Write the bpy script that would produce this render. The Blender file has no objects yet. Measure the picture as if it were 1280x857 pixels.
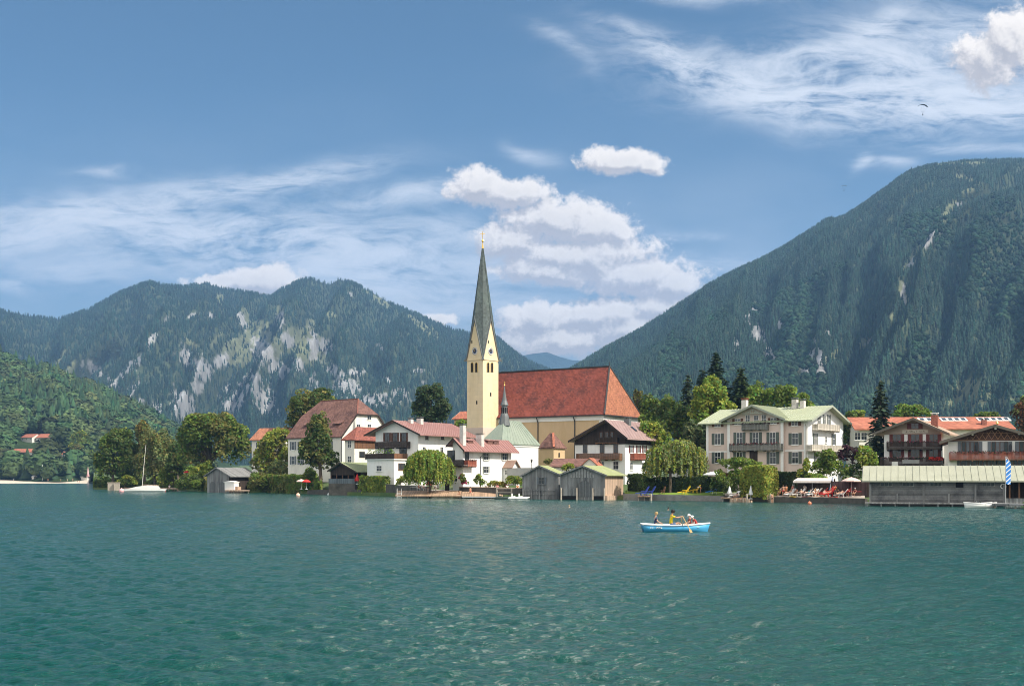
import bpy, bmesh, math, random
import numpy as np
from mathutils import Vector, Matrix, Quaternion

R = math.radians
sc = bpy.context.scene
COL = sc.collection
F, CU, HV, CAMH = 1500.0, 640.0, 598.0, 3.9      # focal length and horizon of the photograph, camera height above the lake

# ------------------------------------------------------------------ camera
cam_d = bpy.data.cameras.new('camera')
cam = bpy.data.objects.new('camera', cam_d); COL.objects.link(cam)
cam.location = (0, 0, CAMH); cam.rotation_euler = (R(90), 0, 0)
cam_d.sensor_width = 36; cam_d.lens = 36 * F / 1280
cam_d.shift_y = (HV - 428.5) / 1280
cam_d.clip_start = 0.5; cam_d.clip_end = 60000
sc.camera = cam

# ------------------------------------------------------------------ sun and sky
SUN_EL = 46.0
SUN_XY = Vector((0.85, -0.52)).normalized()
SUN_ROT = math.atan2(SUN_XY.x, SUN_XY.y)
sun_d = bpy.data.lights.new('sun', 'SUN')
sun_d.energy = 3.6; sun_d.angle = R(0.55); sun_d.color = (1.0, 0.93, 0.82)
sun = bpy.data.objects.new('sun', sun_d); COL.objects.link(sun)
sd = Vector((SUN_XY.x * math.cos(R(SUN_EL)), SUN_XY.y * math.cos(R(SUN_EL)), math.sin(R(SUN_EL))))
sun.rotation_euler = (-sd).to_track_quat('-Z', 'Y').to_euler()
sun.location = (80, 20, 90)

sc.view_settings.view_transform = 'Standard'; sc.view_settings.look = 'None'
sc.view_settings.gamma = 1.0; sc.view_settings.use_curve_mapping = False
sc.view_settings.exposure = 0.86
sc.render.film_transparent = False
cy = sc.cycles
cy.max_bounces = 6; cy.diffuse_bounces = 3; cy.glossy_bounces = 3; cy.transmission_bounces = 3
cy.volume_bounces = 1; cy.transparent_max_bounces = 6
cy.caustics_reflective = False; cy.caustics_refractive = False
cy.use_denoising = True
try: cy.denoiser = 'OPENIMAGEDENOISE'
except Exception: pass
cy.use_adaptive_sampling = True; cy.adaptive_threshold = 0.015
cy.sample_clamp_indirect = 8.0; cy.pixel_filter_type = 'BLACKMAN_HARRIS'; cy.filter_width = 1.0

class Nt:
    """short-hand for building a node tree out of expressions"""
    def __init__(self, tree):
        self.t = tree; self.n = tree.nodes; self.l = tree.links
    def node(self, kind, **kw):
        x = self.n.new(kind)
        for k, v in kw.items(): setattr(x, k, v)
        return x
    def put(self, sock, v):
        if isinstance(v, bpy.types.NodeSocket): self.l.new(v, sock)
        elif v is not None: sock.default_value = v
    def m(self, op, a, b=None, c=None, clamp=False):
        x = self.node('ShaderNodeMath', operation=op, use_clamp=clamp)
        for i, v in enumerate((a, b, c)):
            if v is not None: self.put(x.inputs[i], v)
        return x.outputs[0]
    def v(self, op, a, b=None, c=None):
        x = self.node('ShaderNodeVectorMath', operation=op)
        for i, v in enumerate((a, b, c)):
            if v is not None: self.put(x.inputs[i], v)
        return x.outputs['Value'] if op in ('DOT_PRODUCT', 'LENGTH', 'DISTANCE') else x.outputs[0]
    def xyz(self, x, y, z=0.0):
        c = self.node('ShaderNodeCombineXYZ')
        for i, v in enumerate((x, y, z)): self.put(c.inputs[i], v)
        return c.outputs[0]
    def noise(self, vec, scale, detail=4, rough=0.55, dist=0.0, color=False, dims='3D'):
        x = self.node('ShaderNodeTexNoise', noise_dimensions=dims)
        self.put(x.inputs['Vector'], vec)
        self.put(x.inputs['Scale'], scale); self.put(x.inputs['Detail'], detail)
        self.put(x.inputs['Roughness'], rough); self.put(x.inputs['Distortion'], dist)
        return x.outputs['Color' if color else 'Fac']
    def mix(self, f, a, b, mode='MIX'):
        x = self.node('ShaderNodeMix', data_type='RGBA', blend_type=mode)
        self.put(x.inputs[0], f); self.put(x.inputs[6], a); self.put(x.inputs[7], b)
        return x.outputs[2]
    def ramp(self, val, lo, hi, a=0.0, b=1.0, smooth=True):
        x = self.node('ShaderNodeMapRange', interpolation_type='SMOOTHSTEP' if smooth else 'LINEAR')
        self.put(x.inputs[0], val); self.put(x.inputs[1], lo); self.put(x.inputs[2], hi)
        self.put(x.inputs[3], a); self.put(x.inputs[4], b)
        return x.outputs[0]

def c4(c): return (c[0], c[1], c[2], 1.0)

def build_world():
    w = bpy.data.worlds.new('World'); sc.world = w; w.use_nodes = True
    t = w.node_tree; t.nodes.clear(); N = Nt(t)
    sky = N.node('ShaderNodeTexSky', sky_type='NISHITA')
    sky.sun_disc = False; sky.sun_elevation = R(SUN_EL); sky.sun_rotation = SUN_ROT
    sky.altitude = 700; sky.air_density = 1.0; sky.dust_density = 0.6; sky.ozone_density = 1.5
    tc = N.node('ShaderNodeTexCoord')
    d = tc.outputs['Generated']
    sp = N.node('ShaderNodeSeparateXYZ'); t.links.new(d, sp.inputs[0])
    dx, dy, dz = sp.outputs
    fy = N.m('MAXIMUM', dy, 0.05)
    # compass plane: 100 units of the tangent plane north of the lake
    U = N.m('DIVIDE', dx, fy); V = N.m('DIVIDE', dz, fy)
    P0 = N.xyz(N.m('MULTIPLY_ADD', U, 15.0, 6.4), N.m('MULTIPLY_ADD', V, -15.0, 5.98))
    front = N.ramp(dy, 0.1, 0.45)
    base = N.mix(1.0, sky.outputs[0], c4((SKY_GAIN[0], SKY_GAIN[1], SKY_GAIN[2])), 'MULTIPLY')
    grey = N.ramp(V, 0.34, 0.0, 0.0, 0.55)
    base = N.mix(N.m('MULTIPLY', grey, front), base, c4(HORIZON_GREY))
    # ---- high thin cloud
    wv = N.noise(N.v('MULTIPLY', P0, (0.35, 0.8, 1)), 1.0, 3, 0.5, color=True)
    wv = N.v('MULTIPLY', N.v('SUBTRACT', wv, (0.5, 0.5, 0.5)), (1.3, 0.9, 0))
    Pc = N.v('ADD', P0, wv)
    cir = None
    for (u, v, ru, rv, ang, s) in CIRRUS:
        ca, sa = math.cos(R(ang)), math.sin(R(ang))
        q = N.v('SUBTRACT', Pc, (u / 100, v / 100, 0))
        qx = N.v('DOT_PRODUCT', q, (ca / (ru / 100), sa / (ru / 100), 0))
        qy = N.v('DOT_PRODUCT', q, (-sa / (rv / 100), ca / (rv / 100), 0))
        e = N.m('ADD', N.m('MULTIPLY', qx, qx), N.m('MULTIPLY', qy, qy))
        g = N.m('MULTIPLY', N.m('POWER', 2.718, N.m('MULTIPLY', e, -1.0)), s)
        cir = g if cir is None else N.m('ADD', cir, g)
    st = N.noise(N.v('MULTIPLY', Pc, (0.5, 2.4, 1)), 1.0, 9, 0.68, 0.45)
    st2 = N.noise(N.v('MULTIPLY', Pc, (2.2, 6.0, 1)), 1.3, 6, 0.6, 0.4)
    stt = N.m('ADD', N.m('MULTIPLY', N.ramp(st, 0.36, 0.68), 1.0), N.m('MULTIPLY', N.ramp(st2, 0.35, 0.7), 0.45))
    ca_ = N.m('MULTIPLY', N.m('MULTIPLY', cir, stt), 1.0)
    veil = N.m('MULTIPLY', N.ramp(N.noise(N.v('MULTIPLY', P0, (0.25, 0.6, 1)), 1.0, 4, 0.6), 0.35, 0.75), N.ramp(V, 0.36, 0.02, 0.0, 0.30))
    ca_ = N.m('MULTIPLY', N.m('SUBTRACT', 1.0, N.m('POWER', 2.718, N.m('MULTIPLY', N.m('MULTIPLY', N.m('ADD', ca_, veil), front), -1.45))), 0.95)
    # ---- heaped cloud
    n1 = N.noise(P0, 1.6, 3, 0.5, color=True)
    w1 = N.v('MULTIPLY', N.v('SUBTRACT', n1, (0.5, 0.5, 0.5)), (0.32, 0.26, 0))
    def puffs(P):
        acc = None
        for (u, v, ru, rv) in CUMULUS:
            iu, iv = 100.0 / (ru * 1.2), 100.0 / (rv * 1.28)
            q = N.v('MULTIPLY_ADD', P, (iu, iv, 0), (-u / 100 * iu, -v / 100 * iv, 0))
            e = N.v('DOT_PRODUCT', q, q)
            acc = e if acc is None else N.m('MINIMUM', acc, e)
        return N.m('SUBTRACT', 1.0, N.m('SQRT', acc))
    def dens(P):
        big = N.noise(P, 4.2, 10, 0.66, 0.2)
        return N.m('MULTIPLY_ADD', N.m('SUBTRACT', big, 0.5), 1.55, puffs(N.v('ADD', P, w1)))
    d0 = dens(P0)
    d1 = dens(N.v('ADD', P0, (0.07, -0.14, 0)))
    al = N.m('MULTIPLY', N.ramp(d0, -0.08, 0.34), front)
    lit = N.ramp(N.m('SUBTRACT', d0, d1), -0.30, 0.42)
    core = N.ramp(d0, 0.25, 1.0, 1.0, 0.86)
    ccol = N.mix(lit, c4(CLOUD_DARK), c4(CLOUD_LIT))
    ccol = N.mix(1.0, ccol, N.xyz(core, core, core), 'MULTIPLY')
    col = N.mix(ca_, base, c4(CIRRUS_COL))
    col = N.mix(al, col, ccol)
    # unseen white cloud added overhead and behind the viewer as fill light
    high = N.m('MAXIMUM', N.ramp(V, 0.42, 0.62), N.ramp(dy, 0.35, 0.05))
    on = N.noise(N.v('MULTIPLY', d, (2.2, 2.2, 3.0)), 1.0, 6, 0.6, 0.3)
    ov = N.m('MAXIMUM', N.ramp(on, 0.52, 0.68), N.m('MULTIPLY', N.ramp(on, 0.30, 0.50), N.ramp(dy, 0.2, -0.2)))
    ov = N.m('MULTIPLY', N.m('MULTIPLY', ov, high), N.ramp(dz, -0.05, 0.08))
    col = N.mix(N.m('MULTIPLY', ov, 0.9), col, c4(FILL_CLOUD))
    # unseen overbright cloud added above the view to make the lake glitter
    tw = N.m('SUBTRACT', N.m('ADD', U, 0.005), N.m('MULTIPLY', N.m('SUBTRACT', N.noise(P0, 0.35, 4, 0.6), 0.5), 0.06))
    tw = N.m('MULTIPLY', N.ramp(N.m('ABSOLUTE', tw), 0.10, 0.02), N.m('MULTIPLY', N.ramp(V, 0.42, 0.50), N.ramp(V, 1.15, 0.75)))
    col = N.mix(N.m('MULTIPLY', tw, front), col, c4(GLITTER_CLOUD))
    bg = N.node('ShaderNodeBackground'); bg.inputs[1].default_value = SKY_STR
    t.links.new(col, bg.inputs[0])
    out = N.node('ShaderNodeOutputWorld'); t.links.new(bg.outputs[0], out.inputs[0])
    w.cycles.sampling_method = 'MANUAL'; w.cycles.sample_map_resolution = 512

SKY_STR = 0.085
SKY_GAIN = (0.355, 0.505, 0.545)
HORIZON_GREY = (2.2, 2.55, 2.8)
CLOUD_LIT = (8.6, 7.75, 6.75); CLOUD_DARK = (4.3, 3.85, 3.6); CIRRUS_COL = (6.4, 6.5, 6.7)
GLITTER_CLOUD = (78.0, 74.0, 67.0)
FILL_CLOUD = (11.0, 10.5, 9.8)
CIRRUS = [(300, 238, 150, 18, -8, 1.15), (230, 290, 260, 28, 4, .95), (330, 325, 270, 34, 8, .9), (60, 280, 90, 22, -12, .9),
          (470, 345, 150, 38, 10, .8), (100, 345, 120, 22, 3, .55), (10, 365, 40, 10, 8, .7), (530, 252, 110, 12, -5, .8), (120, 218, 30, 6, 3, .5),
          (830, 72, 80, 12, 22, .7), (960, 112, 150, 24, 14, 1.1), (1130, 122, 220, 32, 4, 1.15), (1040, 76, 140, 12, -4, .8), (1090, 35, 45, 14, -35, .9),
          (1220, 30, 150, 34, -5, .9), (1240, 135, 100, 22, 5, .9), (1160, 95, 150, 34, 2, .9), (890, 6, 70, 8, 4, .5), (700, 65, 45, 10, 30, .35),
          (860, 280, 50, 8, 6, .5), (900, 325, 110, 18, 4, .45), (1075, 198, 8, 12, 20, .8), (1115, 203, 34, 8, 4, .7), (680, 188, 24, 9, 20, .5), (1230, 190, 60, 8, 3, .6), (590, 310, 90, 30, 10, .5)]
CUMULUS = [(600, 232, 36, 20), (640, 242, 50, 20), (700, 274, 68, 24), (745, 286, 50, 22), (640, 300, 46, 18), (720, 320, 100, 24), (790, 345, 84, 22), (690, 335, 70, 18),
           (845, 352, 36, 18), (675, 400, 52, 22), (760, 394, 84, 18), (825, 384, 54, 16), (700, 424, 92, 22), (800, 410, 80, 26), (775, 200, 46, 15), (812, 206, 22, 11),
           (1236, 76, 44, 34), (1262, 52, 40, 34), (330, 350, 52, 16), (545, 402, 26, 9), (300, 352, 60, 8)]
build_world()
# ------------------------------------------------------------------ helpers
def tag(o, label=None, cat=None, group=None, kind=None):
    if label: o['label'] = label
    if cat: o['category'] = cat
    if group: o['group'] = group
    if kind: o['kind'] = kind
    return o

def pt(u, v, Y):
    """world point seen at photograph pixel u, v when it stands Y metres away"""
    return Vector(((u - CU) * Y / F, Y, CAMH - (v - HV) * Y / F))
def xat(u, Y): return (u - CU) * Y / F
def zat(v, Y): return CAMH - (v - HV) * Y / F

class MB:
    """collects faces and links them as ONE mesh object"""
    def __init__(self): self.v = []; self.f = []; self.mi = []; self.cur = 0; self.marks = []
    def face(self, pts):
        i = len(self.v); self.v += [tuple(p) for p in pts]; self.f.append(tuple(range(i, i + len(pts)))); self.mi.append(self.cur)
    def prism(self, poly, d):
        self.marks.append((len(self.v), len(self.f)))
        d = Vector(d); a = [Vector(p) for p in poly]; b = [p + d for p in a]
        n = len(a); i = len(self.v); self.v += [tuple(p) for p in a + b]
        fs = [tuple(range(i + n - 1, i - 1, -1)), tuple(range(i + n, i + 2 * n))]
        for k in range(n): fs.append((i + k, i + (k + 1) % n, i + n + (k + 1) % n, i + n + k))
        self.f += fs; self.mi += [self.cur] * len(fs)
    def box(self, x0, x1, y0, y1, z0, z1):
        self.prism([(x0, y0, z0), (x1, y0, z0), (x1, y1, z0), (x0, y1, z0)], (0, 0, z1 - z0))
    def cbox(self, c, sx, sy, sz, rz=0.0, M=None):
        hx, hy, hz = sx / 2, sy / 2, sz / 2
        m = M if M is not None else Matrix.Rotation(rz, 3, 'Z')
        c = Vector(c); p = [c + m @ Vector(q) for q in ((-hx, -hy, -hz), (hx, -hy, -hz), (hx, hy, -hz), (-hx, hy, -hz))]
        self.prism(p, m @ Vector((0, 0, sz)))
    def bar(self, a, b, w, h=None):
        """square bar from a to b"""
        a, b = Vector(a), Vector(b); d = b - a
        if d.length < 1e-6: return
        h = h or w; z = d.normalized(); x = z.cross(Vector((0, 0, 1)))
        x = Vector((1, 0, 0)) if x.length < 1e-3 else x.normalized(); y = z.cross(x)
        self.prism([a + x * w / 2 * i + y * h / 2 * j for i, j in ((-1, -1), (1, -1), (1, 1), (-1, 1))], d)
    def tube(self, pts, rs, n=8, cap=True):
        self.marks.append((len(self.v), len(self.f)))
        pts = [Vector(p) for p in pts]
        if not hasattr(rs, '__len__'): rs = [rs] * len(pts)
        i0 = len(self.v)
        for k, p in enumerate(pts):
            d = (pts[min(k + 1, len(pts) - 1)] - pts[max(k - 1, 0)]).normalized()
            x = d.cross(Vector((0, 1, 0.013)));
            if x.length < 1e-2: x = d.cross(Vector((1, 0, 0)))
            x.normalize(); y = d.cross(x)
            for j in range(n):
                a = 2 * math.pi * j / n
                self.v.append(tuple(p + (x * math.cos(a) + y * math.sin(a)) * rs[k]))
        for k in range(len(pts) - 1):
            for j in range(n):
                a, b = i0 + k * n + j, i0 + k * n + (j + 1) % n
                self.f.append((a, b, b + n, a + n)); self.mi.append(self.cur)
        if cap:
            self.f.append(tuple(range(i0 + n - 1, i0 - 1, -1))); self.f.append(tuple(range(i0 + (len(pts) - 1) * n, i0 + len(pts) * n))); self.mi += [self.cur] * 2
    def lathe(self, prof, c=(0, 0, 0), n=12):
        self.tube([(c[0], c[1], c[2] + z) for r, z in prof], [max(r, 1e-4) for r, z in prof], n)
    def build(self, name, mats, parent=None, smooth=False, loc=None, rz=None):
        me = bpy.data.meshes.new(name); me.from_pydata(self.v, [], self.f)
        if not isinstance(mats, (list, tuple)): mats = [mats]
        for m in mats: me.materials.append(m)
        if len(mats) > 1: me.polygons.foreach_set('material_index', self.mi)
        if smooth: me.polygons.foreach_set('use_smooth', [True] * len(self.f))
        me.validate(); me.update()
        bm = bmesh.new(); bm.from_mesh(me); bmesh.ops.recalc_face_normals(bm, faces=bm.faces); bm.to_mesh(me); bm.free()
        return link(name, me, parent, loc, rz)

def split(mb, name, mats, parent, per=1):
    """one object for every piece in mb (pieces of `per` shapes each)"""
    mk = mb.marks[::per] + [(len(mb.v), len(mb.f))]; out = []
    for (v0, f0), (v1, f1) in zip(mk, mk[1:]):
        q = MB(); q.v = mb.v[v0:v1]; q.f = [tuple(i - v0 for i in f) for f in mb.f[f0:f1]]; q.mi = mb.mi[f0:f1]
        out.append(q.build(name, mats, parent))
    return out

def link(name, me, parent=None, loc=None, rz=None):
    o = bpy.data.objects.new(name, me); COL.objects.link(o)
    if parent is not None: o.parent = parent
    if loc is not None: o.location = loc
    if rz is not None: o.rotation_euler = (0, 0, rz)
    return o

def empty(name, loc, rz=0.0, label=None, cat=None, group=None):
    o = bpy.data.objects.new(name, None); COL.objects.link(o)
    o.location = loc; o.rotation_euler = (0, 0, rz); o.empty_display_size = 0.3
    return tag(o, label, cat, group)

KIDS = {}
def copy_tree(o, parent=None):
    c = o.copy(); COL.objects.link(c)
    if parent is not None: c.parent = parent
    for ch in list(o.children): copy_tree(ch, c)
    return c

def np_mesh(name, V, Fc, mat, col=None, smooth=False, parent=None, k=None):
    """V (n,3), Fc (m,k) arrays -> one mesh object; col (n,3) per-vertex natural colour"""
    me = bpy.data.meshes.new(name); Fc = np.asarray(Fc); m, kk = Fc.shape
    me.vertices.add(len(V)); me.vertices.foreach_set('co', np.asarray(V, np.float32).ravel())
    me.loops.add(m * kk); me.loops.foreach_set('vertex_index', Fc.astype(np.int32).ravel())
    me.polygons.add(m); me.polygons.foreach_set('loop_start', np.arange(0, m * kk, kk, dtype=np.int32))
    try: me.polygons.foreach_set('loop_total', np.full(m, kk, np.int32))
    except Exception: pass
    if smooth: me.polygons.foreach_set('use_smooth', np.ones(m, bool))
    me.materials.append(mat)
    me.update(calc_edges=True)
    if col is not None:
        a = me.color_attributes.new('tint', 'FLOAT_COLOR', 'POINT')
        c = np.ones((len(V), 4), np.float32); c[:, :col.shape[1]] = col
        a.data.foreach_set('color', c.ravel())
    return link(name, me, parent)

# ---- numpy value noise
def _h(ix, iy, s):
    n = (ix * 374761393 + iy * 668265263 + s * 974634777) & 0x7fffffff
    n = ((n ^ (n >> 13)) * 1274126177) & 0x7fffffff
    return ((n ^ (n >> 16)) & 0xffff) / 65535.0
def vnoise(x, y, s=0):
    x = np.asarray(x, float); y = np.asarray(y, float)
    ix = np.floor(x).astype(np.int64); iy = np.floor(y).astype(np.int64); fx = x - ix; fy = y - iy
    fx = fx * fx * (3 - 2 * fx); fy = fy * fy * (3 - 2 * fy)
    a, b, c, d = _h(ix, iy, s), _h(ix + 1, iy, s), _h(ix, iy + 1, s), _h(ix + 1, iy + 1, s)
    return (a * (1 - fx) + b * fx) * (1 - fy) + (c * (1 - fx) + d * fx) * fy
def fbm(x, y, s=0, o=5, g=0.5):
    t = 0; a = 1; n = 0
    for k in range(o): t = t + a * vnoise(x * 2 ** k, y * 2 ** k, s + k * 7); n += a; a *= g
    return t / n
def sstep(a, b, x):
    t = np.clip((x - a) / (b - a), 0, 1); return t * t * (3 - 2 * t)

# ------------------------------------------------------------------ materials
MATS = {}
def base_mat(name):
    m = bpy.data.materials.new(name); m.use_nodes = True
    t = m.node_tree; t.nodes.clear(); N = Nt(t)
    b = N.node('ShaderNodeBsdfPrincipled'); o = N.node('ShaderNodeOutputMaterial')
    t.links.new(b.outputs[0], o.inputs[0]); return m, N, b
def mat(name, col, rough=0.8, var=0.15, scale=1.5, stain=None, stain_amt=0.0, stain_scale=0.35, bump=0.0, bscale=20.0, metal=0.0, streak=False, spec=0.3, planks=None, rows=None, rowamp=1.0):
    """plain surface with natural mottling; planks=(axis, width) dark joints; rows=(height) roof courses"""
    if name in MATS: return MATS[name]
    m, N, b = base_mat(name)
    tc = N.node('ShaderNodeTexCoord').outputs['Object']
    vec = N.v('MULTIPLY', tc, (1, 1, 0.25)) if streak else tc
    n1 = N.noise(vec, scale, 6, 0.6); n2 = N.noise(tc, scale * 9, 3, 0.6)
    f = N.m('ADD', N.m('MULTIPLY', n1, 0.65), N.m('MULTIPLY', n2, 0.35))
    f = N.ramp(f, 0.3, 0.7, 1 - var, 1 + var, smooth=False)
    c = N.mix(1.0, c4(col), N.xyz(f, f, f), 'MULTIPLY')
    if stain is not None:
        s = N.ramp(N.noise(vec, stain_scale, 7, 0.68, 0.3), 0.45, 0.72, 0.0, stain_amt)
        c = N.mix(s, c, c4(stain))
    h = n2
    if planks:
        ax, wd = planks
        sx = N.node('ShaderNodeSeparateXYZ'); N.l.new(tc, sx.inputs[0])
        src = N.m('ADD', sx.outputs[0], sx.outputs[1]) if ax == 'XY' else sx.outputs['XYZ'.index(ax)]
        q = N.m('DIVIDE', src, wd); fl = N.m('FLOOR', q); fr = N.m('FRACT', q)
        wn = N.node('ShaderNodeTexWhiteNoise', noise_dimensions='1D'); N.put(wn.inputs['W'], fl)
        g = N.ramp(wn.outputs[0], 0, 1, 0.72, 1.22, smooth=False)
        e = N.ramp(N.m('ABSOLUTE', N.m('SUBTRACT', fr, 0.5)), 0.42, 0.5, 1.0, 0.45)
        g = N.m('MULTIPLY', g, e)
        c = N.mix(1.0, c, N.xyz(g, g, g), 'MULTIPLY'); h = N.m('ADD', e, N.m('MULTIPLY', h, 0.3))
    if rows:
        sx = N.node('ShaderNodeSeparateXYZ'); N.l.new(tc, sx.inputs[0])
        q = N.m('DIVIDE', sx.outputs[2], rows); fr = N.m('FRACT', q); fl = N.m('FLOOR', q)
        q2 = N.m('ADD', N.m('DIVIDE', N.m('ADD', sx.outputs[0], sx.outputs[1]), rows * 1.1), N.m('MULTIPLY', fl, 0.5))
        wn = N.node('ShaderNodeTexWhiteNoise', noise_dimensions='2D')
        N.put(wn.inputs['Vector'], N.xyz(N.m('FLOOR', q2), fl))
        g = N.m('MULTIPLY', N.ramp(wn.outputs[0], 0, 1, 0.74, 1.2, smooth=False), N.ramp(fr, 0.0, 0.3, 0.75, 1.0))
        if rowamp < 1: g = N.m('MULTIPLY_ADD', N.m('SUBTRACT', g, 1.0), rowamp, 1.0)
        c = N.mix(1.0, c, N.xyz(g, g, g), 'MULTIPLY'); h = N.m('ADD', fr, N.m('MULTIPLY', h, 0.4))
    N.put(b.inputs['Base Color'], c); b.inputs['Roughness'].default_value = rough
    b.inputs['Metallic'].default_value = metal; b.inputs['Specular IOR Level'].default_value = spec
    if bump:
        bp = N.node('ShaderNodeBump'); bp.inputs['Strength'].default_value = bump; bp.inputs['Distance'].default_value = 0.05
        N.put(bp.inputs['Height'], h); N.l.new(bp.outputs[0], b.inputs['Normal'])
    MATS[name] = m; return m
def tint_mat(name, rough=0.75, trans=0.0, var=0.25, scale=0.6, spec=0.2):
    """colour comes from the mesh's own natural per-plant tint"""
    m, N, b = base_mat(name)
    a = N.node('ShaderNodeAttribute', attribute_name='tint').outputs['Color']
    n = N.ramp(N.noise(N.node('ShaderNodeTexCoord').outputs['Object'], scale, 5, 0.6), 0.3, 0.7, 1 - var, 1 + var, smooth=False)
    c = N.mix(1.0, a, N.xyz(n, n, n), 'MULTIPLY')
    N.put(b.inputs['Base Color'], c); b.inputs['Roughness'].default_value = rough
    b.inputs['Specular IOR Level'].default_value = spec
    if trans:
        tr = N.node('ShaderNodeBsdfTranslucent'); N.put(tr.inputs[0], c)
        mx = N.node('ShaderNodeMixShader'); mx.inputs[0].default_value = trans
        o = [x for x in N.n if x.type == 'OUTPUT_MATERIAL'][0]
        N.l.new(b.outputs[0], mx.inputs[1]); N.l.new(tr.outputs[0], mx.inputs[2]); N.l.new(mx.outputs[0], o.inputs[0])
    MATS[name] = m; return m
# ------------------------------------------------------------------ the lake
def build_lake():
    m, N, b = base_mat('lake_water')
    tc = N.node('ShaderNodeTexCoord').outputs['Object']
    n1 = N.noise(N.v('MULTIPLY', tc, (0.5, 1.25, 1)), 3.8, 5, 0.68, 0.25)
    n2 = N.noise(N.v('MULTIPLY', tc, (0.5, 1.0, 1)), 0.5, 3, 0.55, 0.4)
    patch = N.ramp(N.noise(N.v('MULTIPLY', tc, (0.03, 0.035, 1)), 1.0, 4, 0.6, 0.5), 0.3, 0.7)
    h = N.m('ADD', N.m('MULTIPLY', n1, 0.50), N.m('MULTIPLY', n2, 0.70))
    bp = N.node('ShaderNodeBump'); bp.inputs['Distance'].default_value = 0.42
    N.put(bp.inputs['Strength'], N.ramp(patch, 0, 1, 0.7, 1.0)); N.put(bp.inputs['Height'], h)
    N.l.new(bp.outputs[0], b.inputs['Normal'])
    deep = N.mix(patch, c4((0.002, 0.050, 0.042)), c4((0.004, 0.068, 0.057)))
    N.put(b.inputs['Base Color'], deep)
    b.inputs['Roughness'].default_value = 0.13; b.inputs['IOR'].default_value = 1.33
    b.inputs['Specular IOR Level'].default_value = 0.5
    rows = [12.0]
    while rows[-1] < 1500: rows.append(rows[-1] * 1.0027 + 0.002)
    Y = np.array([-60, -20, 0, 6] + rows); nc = 880
    t = np.linspace(-1, 1, nc)
    X = t[None, :] * (np.abs(Y)[:, None] * 0.62 + 14); YY = np.repeat(Y[:, None], nc, 1)
    step = np.maximum(np.maximum(np.gradient(Y)[:, None], 0.02), (np.abs(Y)[:, None] * 1.24 + 28) / nc)
    rng = np.random.default_rng(4); Z = np.zeros_like(X)
    gust = 0.40 + 1.2 * fbm(X * 0.022, YY * 0.016, 5, 4)
    for k in range(54):
        wl = 0.24 * (2.0 ** (k / 54 * 3.3)); th = rng.normal(R(84), 0.62)
        kx, ky = math.cos(th) * 2 * math.pi / wl, math.sin(th) * 2 * math.pi / wl
        amp = 0.0072 * wl ** 0.62
        w = np.clip((wl / step - 2.2) / 3.0, 0, 1)
        ph = rng.uniform(0, 6.28)
        s = np.sin(kx * X + ky * YY + ph + 2.2 * vnoise(X / (wl * 3.5), YY / (wl * 3.5), 40 + k))
        Z += w * amp * (s + 0.35 * (np.abs(s) * -2 + 1))
    Z *= gust
    nr = len(Y); V = np.stack([X, YY, Z], -1).reshape(-1, 3)
    i = np.arange(nr - 1)[:, None] * nc + np.arange(nc - 1)[None, :]
    Fc = np.stack([i, i + 1, i + nc + 1, i + nc], -1).reshape(-1, 4)
    o = np_mesh('lake_water', V, Fc, m, smooth=True)
    tag(o, 'rippled blue green lake in front of the village', None, None, 'structure')
build_lake()

# ------------------------------------------------------------------ village ground
SHORE = [(60, 440), (116, 436), (215, 420), (258, 358), (320, 336), (345, 330), (410, 292), (495, 262), (575, 246), (650, 231), (780, 220),
         (880, 209), (1000, 195), (1080, 183), (1280, 164), (1500, 145), (1900, 120)]
def shoreY(u): return np.interp(u, [p[0] for p in SHORE], [p[1] for p in SHORE])
def ground_z(u, Y):
    d = Y - shoreY(u)
    return np.where(d < 0, -1.5, 0.75 + np.interp(d, [0, 6, 30, 60, 120, 400, 900, 4000], [0, 0.1, 2.2, 3.6, 4.6, 6, 12, 60]))
def gz(p):
    u = CU + F * p[0] / p[1]; return float(ground_z(u, p[1]))
m, N, b = base_mat('village_ground')
tc = N.node('ShaderNodeTexCoord').outputs['Object']
f = N.ramp(N.noise(tc, 0.12, 5, 0.6), 0.42, 0.6)
c = N.mix(f, c4((0.055, 0.10, 0.022)), c4((0.09, 0.12, 0.035)))
f2 = N.ramp(N.noise(tc, 2.0, 5, 0.7), 0.3, 0.7, 0.75, 1.25)
N.put(b.inputs['Base Color'], N.mix(1.0, c, N.xyz(f2, f2, f2), 'MULTIPLY')); b.inputs['Roughness'].default_value = 0.95
GROUND_MAT = m
def build_ground():
    us = np.linspace(117, 1900, 500)
    s = np.concatenate([[-0.6, 0.0], np.geomspace(0.5, 3200, 70)])
    Ys = shoreY(us)[:, None] + s[None, :] + np.interp(us, [440, 455], [0, 1.3])[:, None]; U = np.repeat(us[:, None], len(s), 1)
    Z = ground_z(U, Ys + 1e-6); Z[:, 0] = -1.5; Z[:, 1] = 0.75
    X = (U - CU) * Ys / F
    V = np.stack([X, Ys, Z], -1).reshape(-1, 3); n = len(s)
    i = np.arange(len(us) - 1)[:, None] * n + np.arange(n - 1)[None, :]
    Fc = np.stack([i, i + n, i + n + 1, i + 1], -1).reshape(-1, 4)
    tag(np_mesh('village_ground', V, Fc, GROUND_MAT, smooth=False), 'low grassy land the village stands on', None, None, 'structure')
build_ground()

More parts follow.
